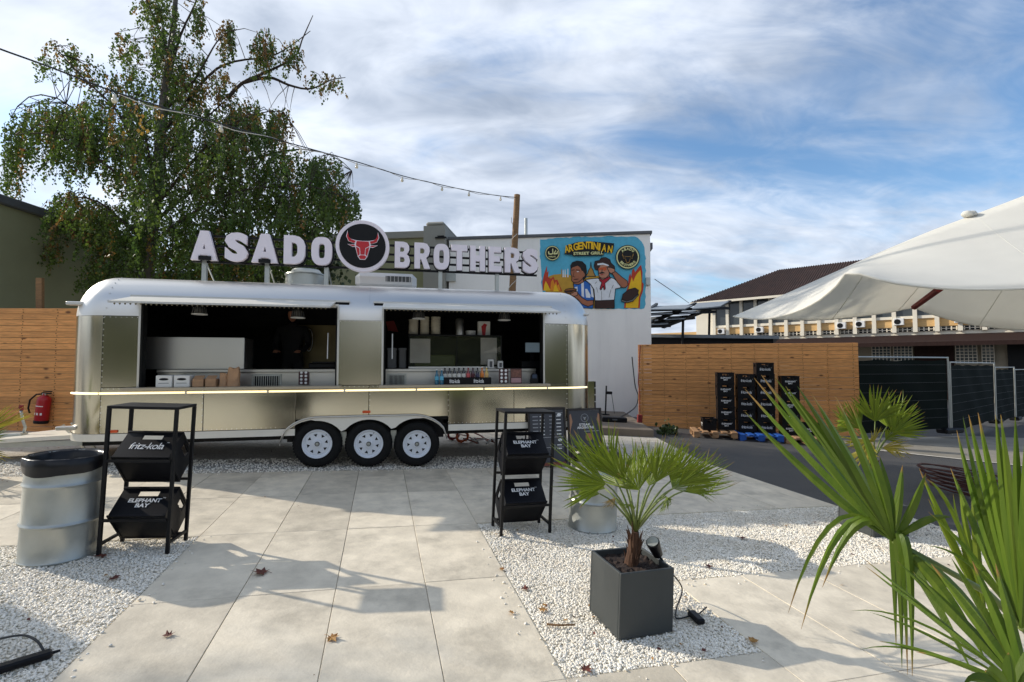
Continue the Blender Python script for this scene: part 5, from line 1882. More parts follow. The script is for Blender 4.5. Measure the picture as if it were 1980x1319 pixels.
def bottle_mesh(cg, cl, cc):
    m_ = MB()
    m_.lathe([(.001, 0), (.028, .0), (.030, .01), (.030, .115), (.027, .135), (.014, .165), (.0125, .19), (.0125, .212)], 14, m=0)
    m_.lathe([(.0306, .068), (.0306, .122)], 14, m=1)
    m_.lathe([(.015, .212), (.015, .224), (.001, .226)], 12, m=2)
    return m_.mesh('bottle', [cg, cl, cc], smooth=40)


def gl(n, c):
    return pm('glass_' + n, c, 0.08, var=0.05, spec=0.8)


MT['lab'] = pm('paper_label', srgb(222, 218, 208), .6)
kinds = {'dark': (gl('dark', (.012, .008, .008)), MT['lab']), 'red': (gl('red', (.22, .01, .02)), pm('label_red', srgb(206, 90, 90), .6)), 'plum': (gl('plum', (.05, .01, .02)), pm('label_plum', srgb(92, 40, 46), .6)),
         'ink': (gl('ink', (.012, .010, .016)), pm('label_ink', srgb(72, 72, 96), .6)), 'orange': (gl('orange', (.62, .18, .02)), pm('label_orange', srgb(226, 132, 50), .6)),
         'lemon': (gl('lemon', (.60, .42, .10)), pm('label_lemon', srgb(232, 190, 120), .6)), 'blue': (gl('blue', (.01, .12, .20)), pm('label_blue', srgb(90, 168, 196), .6))}
bm_c = {k: bottle_mesh(v[0], v[1], MT['printw']) for k, v in kinds.items()}
order = ['dark'] * 5 + ['red', 'plum', 'ink', 'orange', 'lemon']
blab = ['leftmost dark soda bottle with white label on the black tray', 'second dark soda bottle from the left on the black tray', 'third dark soda bottle from the left on the black tray',
        'fourth dark soda bottle from the left on the black tray', 'fifth dark soda bottle from the left, next to the red one', 'red soda bottle on the black tray', 'plum coloured soda bottle right of the red one',
        'dark soda bottle with blue grey label left of the orange one', 'orange soda bottle on the black tray', 'yellow lemonade bottle at the right end of the black tray']
for k, kd in enumerate(order):
    x = (a + b) / 2 - wt + .05 + (2 * wt - .10) * k / 9
    o = link('soda_bottle', bm_c[kd])
    o.matrix_world = TF.M @ Matrix.Translation((x, .055, SH + .036))
    tag(o, blab[k], 'bottle', 'soda bottles on the tray')
for k, (u, lab) in enumerate(((846, 'left blue soda bottle standing beside the tray'), (854, 'right blue soda bottle standing beside the tray'))):
    c = TF.pt(u, 740, -.06)
    o = link('soda_bottle', bm_c['blue'])
    o.matrix_world = TF.M @ Matrix.Translation((c.x - .012 * (1 - k), -.06, SH))
    tag(o, lab, 'bottle', 'blue soda bottles')
# card terminal
c = TF.pt(1033, 740, -.02)
t = item('card_terminal', 'black card payment terminal on the right hatch shelf', 'terminal', Matrix.Translation((c.x, -.02, SH)))
MB().prism([(-.06, 0), (.06, 0), (.055, .12), (.03, .155), (-.03, .155), (-.055, .12)], -.02, .03).build('body', MT['blackp'], t)
MB().box(-.035, .035, -.0225, -.0205, .08, .14).build('screen', pm('terminal_screen', srgb(60, 72, 92), .2), t)
# cup stacks, tin, box, till, showcase, small tubs
MT['paper'] = pm('paper_cup', srgb(196, 188, 168), .6)
for (u0, v0, u1, v1, lab) in ((790, 618, 809, 646, 'leftmost and shortest stack of paper cups in the right hatch'), (812, 613, 830, 646, 'middle stack of paper cups in the right hatch'),
                              (833, 613, 852, 646, 'rightmost stack of paper cups in the right hatch')):
    a, b, z0, z1 = bx2(u0, v0, u1, v1, .75)
    t = item('cup_stack', lab, 'cups', Matrix.Translation(((a + b) / 2, .75, z0)), 'stacks of paper cups')
    r = (b - a) / 2
    n = 6
    prof = []
    for q in range(n):
        prof += [(r * .93, (z1 - z0) * q / n), (r, (z1 - z0) * (q + .85) / n), (r * .97, (z1 - z0) * (q + .95) / n)]
    MB().lathe(prof + [(.001, z1 - z0)], 20).build('cups', MT['paper'], t, smooth=30)
sc_ = item('glass_showcase', 'glass food showcase with steel base in the right hatch', 'showcase', Matrix())
a, b, z0, z1 = bx2(790, 651, 970, 706, .62)
MT['glass'] = pm('showcase_glass', (.08, .09, .06), 0.03, var=0.05, alpha=0.22, spec=0.9)
MB().box(a, b, .60, .606, CT + .03, z1).build('front_pane', MT['glass'], sc_)
MB().box(a, b, .58, 1.0, z1, z1 + .02).build('top_shelf', MT['black'], sc_)
MB().box(a, b, .58, 1.0, CT + .001, CT + .03).build('base', MT['steel'], sc_)
for x in (a, (a + b) / 2, b - .015):
    MB().box(x, x + .015, .595, .61, CT + .031, z1 - .001).build('glazing_bar', MT['black'], sc_)
MB().box(a + .1, a + .75, .7, .98, CT + .031, CT + .22, bev=.02).build('food_tray', pm('green_tray', srgb(84, 92, 40), .5), sc_)
MB().box(a + .02, a + .34, .62, .63, CT + .09, z1 - .05).build('paper_sheet', MT['lab'], sc_)
MB().box(b - .35, b - .08, .63, .64, CT + .06, z1 - .02).build('paper_sheet', MT['lab'], sc_)
a, b, z0, z1 = bx2(880, 616, 897, 650, .8)
t = item('steel_canister', 'tall steel canister on top of the showcase', 'canister', Matrix.Translation(((a + b) / 2, .8, z0)))
MB().lathe([((b - a) / 2, 0), ((b - a) / 2, z1 - z0 - .02), ((b - a) / 2 * .8, z1 - z0), (.001, z1 - z0)], 20).build('body', MT['steel'], t, smooth=40)
a, b, z0, z1 = bx2(900, 640, 920, 651, .8)
t = item('white_tub', 'white tub beside the canister on the showcase', 'tub', Matrix.Translation(((a + b) / 2, .8, z0)))
MB().lathe([((b - a) / 2 * .85, 0), ((b - a) / 2, z1 - z0), (.001, z1 - z0 + .005)], 20).build('body', MT['white'], t, smooth=40)
a, b, z0, z1 = bx2(924, 622, 947, 651, .78)
t = item('red_white_carton', 'red and white printed carton on top of the showcase', 'carton', Matrix.Translation(((a + b) / 2, .8, z0)))
MB().box(-(b - a) / 2, (b - a) / 2, -.06, .06, 0, z1 - z0, bev=.005).build('box', MT['cardw'], t)
MB().prism([(-.03, 0.0), (.02, .0), (.03, .16), (.05, .2), (.0, .22), (-.05, .17)], -.0635, -.061).build('red_print', MT['red'], t)
a, b, z0, z1 = bx2(1016, 663, 1043, 681, .7)
t = item('till', 'dark till with pale screen in the right hatch', 'till', Matrix.Translation(((a + b) / 2, .7, CT)))
MB().box(-.22, .2, -.12, .2, 0.002, .12, bev=.01).box(-.03, .03, .02, .05, .12, .25).build('base', MT['blackp'], t)
s_ = MB().box(-(b - a) / 2 - .01, (b - a) / 2 + .01, 0, .02, z0 - CT - .01, z1 - CT + .01, bev=.004).build('monitor', MT['blackp'], t)
MB().box(-(b - a) / 2, (b - a) / 2, -.003, -.0005, z0 - CT, z1 - CT).build('screen', pm('till_screen', srgb(120, 138, 150), .3, emit=srgb(120, 138, 150), estr=.15), s_)
for (u0, v0, u1, v1, lab) in ((943, 695, 954, 709, 'taller small white tub on the right hatch counter'), (962, 698, 972, 709, 'smaller white tub on the right hatch counter')):
    a, b, z0, z1 = bx2(u0, v0, u1, v1, .45)
    t = item('small_tub', lab, 'tub', Matrix.Translation(((a + b) / 2, .45, CT)))
    MB().box(-(b - a) / 2, (b - a) / 2, -.04, .04, .002, z1 - CT, bev=.008).build('body', MT['white'], t)
    MB().box(-(b - a) / 4, (b - a) / 4, -.0425, -.0405, .02, z1 - CT - .03).build('label_print', MT['capping'], t)
for (u0, v0, u1, v1, dep, lab) in ((748, 673, 768, 706, .8, 'left dark grey bin inside the right hatch'), (770, 673, 787, 706, .8, 'right dark grey bin inside the right hatch')):
    a, b, z0, z1 = bx2(u0, v0, u1, v1, dep)
    t = item('grey_bin', lab, 'bin', Matrix.Translation(((a + b) / 2, dep, CT)))
    MB().box(-(b - a) / 2 + .01, (b - a) / 2 - .01, -.08, .08, .002, z1 - CT, bev=.012).build('body', MT['capping'], t)
    MB().box(-(b - a) / 2 + .004, (b - a) / 2 - .004, -.086, .086, z1 - CT - .03, z1 - CT - .005).build('lid', MT['capping'], t)
c = TF.pt(757, 633, 1.6)
t = item('red_cloth', 'small red cloth hanging inside the right hatch', 'cloth', Matrix.Translation((c.x, 1.6, c.z)))
MB().add([(-.1, 0, .1), (.04, 0, .12), (.12, .0, -.08), (-.06, 0, -.06), (-.1, .02, .1), (.04, .02, .12), (.12, .02, -.08), (-.06, .02, -.06)],
         [(0, 3, 2, 1), (4, 5, 6, 7), (0, 1, 5, 4), (1, 2, 6, 5), (2, 3, 7, 6), (3, 0, 4, 7)]).build('cloth', MT['strap'], t)

# ================================================================== RACKS AND CRATES
def crate_mesh():
    m_ = MB()
    W, D, H, t = .20, .30, .27, .012
    # front and back walls round the hand hole
    for y0, y1 in ((0, t), (D - t, D)):
        m_.box(-W, -.075, y0, y1, 0, H)
        m_.box(.075, W, y0, y1, 0, H)
        m_.box(-.075, .075, y0, y1, 0, .185)
        m_.box(-.075, .075, y0, y1, .235, H)
    for x0, x1 in ((-W, -W + t), (W - t, W)):
        m_.box(x0, x1, t, .095, 0, H)
        m_.box(x0, x1, D - .095, D - t, 0, H)
        m_.box(x0, x1, .095, D - .095, 0, .175)
        m_.box(x0, x1, .095, D - .095, .235, H)
    # rims
    for (x0, x1, y0, y1) in ((-W - .006, W + .006, -.006, -.0005), (-W - .006, W + .006, D + .0005, D + .006), (-W - .006, -W - .0005, -.0004, D + .0004), (W + .0005, W + .006, -.0004, D + .0004)):
        m_.box(x0, x1, y0, y1, H - .018, H + .002, bev=.002)
        m_.box(x0, x1, y0, y1, .0, .014, bev=.002)
    m_.box(-W + t, W - t, t, D - t, .004, .014)
    return m_.mesh('body', MT['blackp'])


CRATE = crate_mesh()
T_FRITZ = text_mesh('lettering', 'fritz-kola', MT['printw'], .245, .066, .002, space=.88, shear=.12)
T_ELE = text_mesh('lettering', 'ELEPHANT', MT['printw'], .235, .036, .035)
T_BAY = text_mesh('lettering', 'BAY', MT['printw'], .10, .036, .035)
T_TM = text_mesh('lettering', 'TM', MT['printw'], .02, .010, .0)
_div = MB()
for k in range(5):
    _div.box(-.186, .186, .012 + .276 * (k + 1) / 6 - .002, .012 + .276 * (k + 1) / 6 + .002, .02, .20)
_div = _div.mesh('divider', MT['blackp'])
# bottles as seen from below / above
_bb = MB()
for i in range(5):
    for j in range(4):
        _bb.lathe([(.001, .016), (.024, .016), (.029, .022), (.029, .13), (.013, .18), (.013, .225), (.001, .226)], 8, M=Matrix.Translation((-.15 + i * .075, .05 + j * .066, 0)))
_bb = _bb.mesh('bottles', gl('brown', (.02, .012, .01)), smooth=40)


def crate(M, kind, label, group, bottles=False, parent=None):
    t = thing('drink_crate', label, 'crate', M, group)
    link('body', CRATE, t)
    link('divider', _div, t)
    if kind == 'fritz':
        link('lettering', T_FRITZ, t, Matrix.Translation((0, -.0015, .118)))
        link('lettering', T_TM, t, Matrix.Translation((.137, -.0015, .15)))
    else:
        link('lettering', T_ELE, t, Matrix.Translation((0, -.0015, .145)))
        link('lettering', T_BAY, t, Matrix.Translation((0, -.0015, .100)))
        link('lettering', T_TM, t, Matrix.Translation((.13, -.0015, .168)))
    if bottles:
        tag(link('bottles', _bb, t), kind='stuff')
    return t


def rack(o, yaw, label, crates):
    M = Matrix.Translation(Vector(o)) @ Matrix.Rotation(R(yaw), 4, 'Z')
    W, D, H, s = .50, .31, 1.132, .0125
    t = thing('crate_rack', label, 'rack', M, 'black steel crate racks')
    for x in (s, W - s):
        for y in (s, D - s):
            MB().box(x - s, x + s, y - s, y + s, 0, H - .022, bev=.002).build('leg', MT['black'], t)
    tp = MB()
    tp.box(0, W, 0, D, H - .0215, H, bev=.002)
    tp.build('top_plate', MT['black'], t)
    for z in (.07,):
        MB().box(s - .01, s + .01, 2 * s, D - 2 * s, z, z + .02).build('side_bar', MT['black'], t)
        MB().box(W - s - .01, W - s + .01, 2 * s, D - 2 * s, z, z + .02).build('side_bar', MT['black'], t)
    th = R(50)
    for zf, kd, lab, bt in crates:
        MB().box(2 * s, W - 2 * s, -.012, .008, zf - .032, zf - .012).build('front_bar', MT['black'], t)
        MB().box(2 * s, W - 2 * s, D - .03, D - .01, zf - .235, zf - .215).build('rear_bar', MT['black'], t)
        C = M @ Matrix.Translation((W / 2 + .0, .012, zf)) @ Matrix.Rotation(-th, 4, 'X')
        crate(C, kd, lab, 'crates tilted in the racks', bt)
    return t


rack((-3.087, 3.766, 0), 9.0, 'black steel crate rack next to the bag lined bin', [(.735, 'fritz', 'black fritz-kola crate tilted in the upper tier of the left rack', False),
                                                                           (.285, 'ele', 'black ELEPHANT BAY crate in the bottom tier of the left rack', False)])
rack((-.039, 4.499, 0), 17.5, 'black steel crate rack in front of the menu boards', [(.735, 'ele', 'black ELEPHANT BAY crate full of bottles in the right rack', True),
                                                                             (.285, 'ele', 'black ELEPHANT BAY crate in the bottom tier of the right rack', False)])

# crate stacks on pallets
CK = Frame((4.3, 11.9, 0), -13.6)


def pallet(x0, x1, y0, y1, zb, mat, label):
    t = thing('pallet', label, 'pallet', CK.M @ Matrix.Translation((x0, y0, zb)), 'pallets under the crates')
    W, D = x1 - x0, y1 - y0
    me = MB().box(0, .125, 0, D, 0, .022, bev=.003).mesh('deck_board', mat)
    mer = Matrix.Rotation(0, 4, 'Z')
    n = 5
    for k in range(n):
        link('deck_board', me, t, Matrix.Translation(((W - .125) * k / (n - 1), 0, .122)))
    for y in (0.0, D / 2 - .05, D - .1):
        MB().box(0, W, y, y + .1, .1, .1215, bev=.003).build('cross_board', mat, t)
        for x in (0, W / 2 - .07, W - .14):
            MB().box(x, x + .14, y, y + .1, .02, .0995, bev=.004).build('block', mat, t)
    for x in (0, W / 2 - .05, W - .1):
        MB().box(x, x + .1, 0, D, 0, .0195, bev=.003).build('bottom_board', mat, t)
    return t


pallet(.13, 1.08, -.42, .38, -.012, MT['pallet'], 'bare wooden pallet under the leftmost crate stack')
pallet(1.12, 2.04, -.42, .38, -.05, MT['bluepaint'], 'blue painted pallet under the two fritz-kola stacks')
pallet(2.08, 3.0, -.42, .38, -.085, MT['pallet'], 'wooden pallet under the rightmost crate stack')
STK = [(.92, .135, 'ele', 5, 'leftmost tall stack'), (1.365, .10, 'fritz', 5, 'left fritz-kola stack'), (1.79, .10, 'fritz', 6, 'tallest fritz-kola stack'), (2.315, .062, 'ele', 5, 'rightmost stack')]
ORD = ['bottom', 'second', 'third', 'fourth', 'fifth', 'sixth']
for x, zb, kd, n, nm in STK:
    for k in range(n):
        C = CK.M @ Matrix.Translation((x + random.uniform(-.006, .006), random.uniform(-.006, .006), zb + k * .2725)) @ Matrix.Rotation(random.uniform(-.02, .02), 4, 'Z') @ Matrix.Diagonal((.95, .95, 1, 1))
        lv = ORD[k] if k < n - 1 else 'topmost'
        crate(C, kd, '%s black crate of the %s by the plank fence' % (lv, nm), 'crates stacked on pallets', bottles=(k == n - 1))
t = crate(CK.M @ Matrix.Translation((.52, .03, .136)) @ Matrix.Rotation(R(-90), 4, 'Z') @ Matrix.Translation((0, -.15, 0)), 'ele', 'single black crate beside the leftmost tall stack on the wooden pallet', 'crates stacked on pallets', True)
crate(CK.M @ Matrix.Translation((2.76, .05, .06)), 'ele', 'single low black crate right of the rightmost stack', 'crates stacked on pallets', True)

# ================================================================== BINS
def drum(c, r, H, label, bag):
    t = thing('steel_drum_bin', label, 'bin', Matrix.Translation(Vector(c)), 'steel drum bins')
    prof = [(.001, .004), (r - .004, .004), (r + .004, .0), (r + .006, .012), (r, .02)]
    for zr in (H * .365, H * .75):
        prof += [(r, zr - .02), (r + .004, zr - .012), (r + .011, zr), (r + .004, zr + .012), (r, zr + .02)]
    prof += [(r, H - .012), (r + .006, H - .006), (r + .006, H + .004), (r - .004, H + .006), (r - .008, H - .01), (r - .008, .03), (.001, .03)]
    b_ = MB().lathe(prof, 56).build('drum', MT['galv'], t, smooth=45)
    if bag:
        rg2 = random.Random(3)
        V, Fc = [], []
        n = 64
        rows = [(r - .03, H - .40), (r - .024, H - .12), (r - .019, H - .01), (r + .003, H + .014), (r + .013, H + .006), (r + .012, H - .05), (r + .010, H - .098)]
        for j, (rr, z) in enumerate(rows):
            for i in range(n):
                a = 2 * math.pi * i / n
                w = .0035 * math.sin(9 * a + j) + .003 * math.sin(17 * a + 2.3 * j) + rg2.uniform(-.0015, .0015)
                dz = (.012 * math.sin(2 * a + 1) + .006 * math.sin(5 * a)) if j == 6 else 0
                q = rr + (w if j not in (5, 6) else abs(w))
                V.append((q * math.cos(a), q * math.sin(a), z + dz))
        for j in range(len(rows) - 1):
            for i in range(n):
                Fc.append((j * n + i, j * n + (i + 1) % n, (j + 1) * n + (i + 1) % n, (j + 1) * n + i))
        bb = MB().add(V, Fc).build('bin_bag', MT['bag'], t, smooth='all')
    return t


drum((-3.37, 3.775, -.004), .232, .745, 'galvanised drum bin with black bag at the left edge', True)
drum((.865, 4.90, -.004), .232, .745, 'galvanised drum bin behind the palm planter', True)

# ================================================================== PALMS
MT['frond'] = pm('palm_leaf', (0.105, 0.165, 0.010), 0.38, c2=(0.185, 0.235, 0.018), spec=.3, scale=2.0, rnd=0.22, trans=0.35, stretch=(1, 8, 1))
MT['frondnear'] = pm('palm_leaf_near', (0.062, 0.120, 0.010), 0.36, c2=(0.125, 0.180, 0.018), spec=.3, scale=2.5, rnd=0.22, trans=0.32, stretch=(1, 14, 1), bump=.15, bscale=30)
MT['frondyel'] = pm('palm_leaf_yellow', (0.34, 0.27, 0.03), 0.45, c2=(0.24, 0.24, 0.03), scale=3.0, rnd=0.2, trans=0.35)
MT['frondry'] = pm('palm_leaf_dry', srgb(150, 122, 72), 0.7, c2=srgb(110, 100, 50), scale=4.0, rnd=0.2, trans=0.2)
MT['petiole'] = pm('palm_stalk', (0.13, 0.17, 0.04), 0.5, var=.15)
MT['ptrunk'] = pm('palm_fibre', srgb(96, 66, 46), 0.9, c2=srgb(50, 34, 24), scale=18, stretch=(1, 1, .3), bump=1.0, bscale=40)
MT['planter'] = pm('anthracite_planter', srgb(60, 64, 64), 0.55, var=0.10, scale=3, bump=.06, bscale=80)
MT['soil'] = pm('potting_soil', srgb(46, 34, 28), 0.95, var=.4, scale=30, bump=1.0, bscale=60)
for _m in ('frond', 'frondnear', 'frondyel'):
    add_tip(MT[_m], srgb(150, 118, 66))
LMESH = {}


def tip_attr(me, vals):
    a = me.attributes.new('tip', 'FLOAT', 'POINT')
    a.data.foreach_set('value', vals)
    return me


def leaflet_mesh(mat, variant, dphi):
    key = (mat.name, variant, round(dphi, 3))
    if key in LMESH:
        return LMESH[key]
    rg2 = random.Random(hash(variant) & 255)
    n = 8
    V, Fc = [], []
    for k in range(n + 1):
        r = k / n
        w = min(r * dphi * 1.1, .46 * dphi * 1.1) * (1 if r < .46 else max(.05, 1 - ((r - .46) / .54) ** 1.8 * .95)) / 2
        x, z = r, 0
        if variant == 0:
            z = -.03 * r * r
        elif variant == 1:
            z = -.14 * r * r
        elif variant == 2:
            z = -.30 * r ** 3
            x = r * .97
        elif variant == 3:        # broken, hanging tip
            if r > .62:
                x, z = .62 + .16 * (r - .62) / .38, -(r - .62) * .95
        f = w * .55 * (1 - .3 * r)
        V += [(x, -w, z + f), (x, 0, z - f * .25), (x, w, z + f)]
    for k in range(n):
        a = k * 3
        Fc += [(a, a + 3, a + 4, a + 1), (a + 1, a + 4, a + 5, a + 2)]
    LMESH[key] = tip_attr(MB().add(V, Fc).mesh('leaflet', mat, smooth=60), [k / n for k in range(n + 1) for _ in range(3)])
    return LMESH[key]


def fan(plant, crown, hub, tip, spread, roll, n, mat, droop=(0, 0, 1, 1, 2), rp=.006, petmat=None, lenvar=.12):
    """one fan leaf: stalk from the crown to the hub, n leaflets fanned round the hub; all points in plant space"""
    ax = (tip - hub)
    L = ax.length
    ax.normalize()
    view = (hub + plant.location - CAM).normalized()
    side = ax.cross(view).normalized()
    side = Matrix.Rotation(R(roll), 3, ax) @ side
    nrm = side.cross(ax).normalized()
    if nrm.z < 0 and abs(roll) < 1e-6:
        nrm = -nrm
        side = -side
    mid = crown.lerp(hub, .55) + Vector((0, 0, .10 * (hub - crown).length))
    st_ = MB().tube([crown, crown.lerp(mid, .5) + Vector((0, 0, .012)), mid, mid.lerp(hub, .5) + Vector((0, 0, .008)), hub], [rp * 1.3, rp * 1.1, rp, rp * .9, rp * .8], 6)
    fr_ = st_.build('frond', petmat or MT['petiole'], plant, smooth='all')
    dphi = R(spread) / (n - 1)
    for k in range(n):
        t = 2 * k / (n - 1) - 1
        phi = t * R(spread) / 2 + random.uniform(-.25, .25) * dphi
        d = ax * math.cos(phi) + side * math.sin(phi) + nrm * .10 * t * t
        d.normalize()
        y = nrm.cross(d).normalized()
        zz_ = d.cross(y)
        Lk = L * (1 - .22 * abs(t) ** 1.5) * random.uniform(1 - lenvar, 1.04)
        Mx = Matrix(((d.x * Lk, y.x * L, zz_.x * L, hub.x), (d.y * Lk, y.y * L, zz_.y * L, hub.y), (d.z * Lk, y.z * L, zz_.z * L, hub.z), (0, 0, 0, 1)))
        link('leaflet', leaflet_mesh(mat, random.choice(droop), dphi), fr_, Mx @ Matrix.Rotation(random.uniform(-.4, .4), 4, 'X'))
    return fr_


def planter_box(t, s, h, M=Matrix()):
    w = .018
    m_ = MB()
    s2 = s / 2
    m_.box(-s2, s2, -s2, -s2 + w, 0, h, bev=.003).box(-s2, s2, s2 - w, s2, 0, h, bev=.003)
    m_.box(-s2, -s2 + w, -s2 + w + .0005, s2 - w - .0005, 0, h, bev=.003).box(s2 - w, s2, -s2 + w + .0005, s2 - w - .0005, 0, h, bev=.003)
    p = m_.build('planter', MT['planter'], t, M=M)
    V, Fc = [], []
    n = 14
    q = s2 - w - .001
    for i in range(n + 1):
        for j in range(n + 1):
            V.append((-q + 2 * q * i / n, -q + 2 * q * j / n, h - .035 + random.uniform(-.008, .012)))
    for i in range(n):
        for j in range(n):
            Fc.append((i * (n + 1) + j, (i + 1) * (n + 1) + j, (i + 1) * (n + 1) + j + 1, i * (n + 1) + j + 1))
    MB().add(V, Fc).build('soil', MT['soil'], p)
    return p


def palm_trunk(t, p0, p1, r):
    m_ = MB()
    pts = [p0.lerp(p1, k / 6) for k in range(7)]
    m_.tube(pts, [r * 1.35, r * 1.2, r * 1.05, r, r * .9, r * .8, r * .6], 12)
    for k in range(46):
        q = random.random()
        c = p0.lerp(p1, q)
        a = random.random() * 6.283
        rr = r * (1.3 - .55 * q)
        b = c + Vector((rr * math.cos(a), rr * math.sin(a), 0))
        e = b + Vector((random.uniform(.01, .03) * math.cos(a), random.uniform(.01, .03) * math.sin(a), random.uniform(.03, .09)))
        m_.tube([b - Vector((0, 0, .02)), b.lerp(e, .5), e], [.007, .005, .002], 4)
    return m_.build('trunk', MT['ptrunk'], t)


def palm(name_label, base, yaw, fronds, crown_h, Yc, size=.37, h=.378, r=.035, mats=None, n=24, crown_px=None):
    t = thing('potted_palm', name_label, 'palm', Matrix.Translation(Vector(base)), 'potted fan palms')
    planter_box(t, size, h, Matrix.Rotation(R(yaw), 4, 'Z'))
    c = (at(*crown_px, Yc) - Vector(base)) if crown_px else Vector((0, 0, crown_h))
    palm_trunk(t, Vector((0, 0, h - .05)), c, r)
    for (hu, hv, hy, tu, tv, ty, sp, roll, mat, dr) in fronds:
        fan(t, c, at(hu, hv, hy) - Vector(base), at(tu, tv, ty) - Vector(base), sp, roll, n, MT[mat], dr)
    return t


D0, D1, D2 = (0, 0, 1, 1, 2), (0, 1, 1, 2, 2, 3), (1, 2, 2, 3)
palm('fan palm in a grey cube planter on white gravel', PL_C, PL_YAW, [
    (1172, 936, 3.0, 1052, 878, 2.85, 95, 36, 'frond', D0), (1186, 922, 3.2, 1130, 812, 3.25, 80, 22, 'frond', D0), (1170, 945, 3.3, 1095, 905, 3.5, 80, -40, 'frond', D1),
    (1236, 948, 3.0, 1232, 852, 2.9, 120, 48, 'frond', D0), (1255, 940, 3.3, 1282, 842, 3.45, 90, -25, 'frond', D0), (1297, 930, 3.15, 1345, 850, 3.1, 90, 32, 'frond', D0),
    (1312, 938, 3.05, 1408, 884, 2.95, 75, 40, 'frond', D0), (1300, 945, 3.35, 1390, 900, 3.6, 90, -35, 'frond', D1), (1215, 940, 3.4, 1190, 860, 3.7, 110, -20, 'frond', D1),
    (1205, 930, 2.95, 1150, 842, 2.85, 85, -30, 'frond', D0), (1268, 932, 2.95, 1312, 838, 2.9, 85, 35, 'frond', D0), (1325, 948, 3.2, 1395, 925, 3.2, 80, 45, 'frond', D2), (1160, 955, 3.1, 1085, 930, 3.05, 70, 45, 'frond', D2),
    (1222, 975, 2.95, 1196, 985, 2.85, 100, 60, 'frond', D2), (1288, 960, 3.0, 1292, 1000, 2.9, 90, 50, 'frond', D2), (1190, 962, 3.1, 1165, 990, 3.05, 60, 30, 'frondry', D2),
], .6, 3.13, crown_px=(1229, 1028), n=27)
palm('fan palm with yellow lower leaves near the asphalt', (3.80, 5.12, 0), 10, [
    (1692, 815, 5.2, 1703, 738, 5.15, 115, 18, 'frond', D0), (1727, 838, 5.15, 1776, 785, 5.1, 125, 25, 'frond', D0), (1665, 830, 5.3, 1622, 775, 5.4, 90, 25, 'frond', D0), (1652, 830, 5.1, 1594, 792, 5.0, 70, 40, 'frond', D1),
    (1715, 825, 5.4, 1738, 765, 5.6, 90, -30, 'frond', D0), (1682, 850, 5.05, 1632, 880, 4.95, 100, 30, 'frondyel', D1), (1706, 866, 5.05, 1772, 864, 4.95, 90, 50, 'frondyel', D1), (1676, 862, 5.2, 1655, 915, 5.1, 90, 30, 'frondyel', D2),
    (1712, 850, 5.1, 1752, 830, 5.0, 110, 40, 'frond', D1), (1690, 855, 5.0, 1690, 825, 4.9, 100, 55, 'frondyel', D1)], .9, 5.12, n=20, size=.42, h=.30, crown_px=(1690, 890))
palm('yellowing fan palm cut off by the left edge', (-6.35, 5.6, 0), 20, [
    (-38, 842, 5.5, 32, 775, 5.4, 70, 30, 'frondyel', D0), (-40, 850, 5.7, 26, 815, 5.8, 80, -30, 'frond', D0), (-45, 870, 5.4, 22, 860, 5.3, 70, 20, 'frondyel', D1), (-80, 800, 5.5, -70, 720, 5.5, 110, 20, 'frond', D0),
    (-120, 830, 5.5, -190, 790, 5.5, 110, 20, 'frond', D0)], .9, 5.6, n=20, size=.42, h=.36, crown_px=(-75, 900))

# foreground palm: blades set one by one
NEAR = Vector((1.62, 1.38, 0))
t = thing('potted_palm', 'close fan palm with long blades filling the lower right corner', 'palm', Matrix.Translation(NEAR), 'potted fan palms')
planter_box(t, .40, .38, Matrix.Rotation(R(15), 4, 'Z'))
NC = Vector((0, 0, .74))
palm_trunk(t, Vector((0, 0, .33)), NC, .04)


def blade(parent, a, b, c, w, side_hint, mat, fold=.5):
    n = 9
    V, Fc = [], []
    for k in range(n + 1):
        q = k / n
        p = a * (1 - q) ** 2 + b * (2 * q * (1 - q)) + c * q * q
        d = ((b - a) * (1 - q) + (c - b) * q).normalized()
        s_ = (side_hint - d * side_hint.dot(d)).normalized()
        up = s_.cross(d)
        ww = w * (min(1, .30 + q * 2.0) * (1 - max(0, (q - .35) / .65) ** 2.0 * .96))
        V += [p - s_ * ww + up * ww * fold, p - up * ww * fold * .3, p + s_ * ww + up * ww * fold]
    for k in range(n):
        i = k * 3
        Fc += [(i, i + 3, i + 4, i + 1), (i + 1, i + 4, i + 5, i + 2)]
    return link('leaflet', tip_attr(MB().add(V, Fc).mesh('leaflet', mat, smooth=60), [k / n for k in range(n + 1) for _ in range(3)]), parent)


def near_fan(hub, hubY, blades, mat='frondnear'):
    h = at(*hub, hubY) - NEAR
    mid = NC.lerp(h, .5) + Vector((0, 0, .06))
    fr_ = MB().tube([NC, mid, h], [.011, .009, .007], 8).build('frond', MT['petiole'], t, smooth='all')
    for (tu, tv, ty, cu, cv, cy, w) in blades:
        a, c = h, at(tu, tv, ty) - NEAR
        b = at(cu, cv, cy) - NEAR
        vd = (b + NEAR - CAM).normalized()
        d = (c - a).normalized()
        sd_ = d.cross(vd)
        sd_ = Matrix.Rotation(random.uniform(-.75, .75), 3, d) @ sd_
        blade(fr_, a, b, c, w * (1.1 if w > .007 else 1.0), sd_, MT[mat])
    return fr_


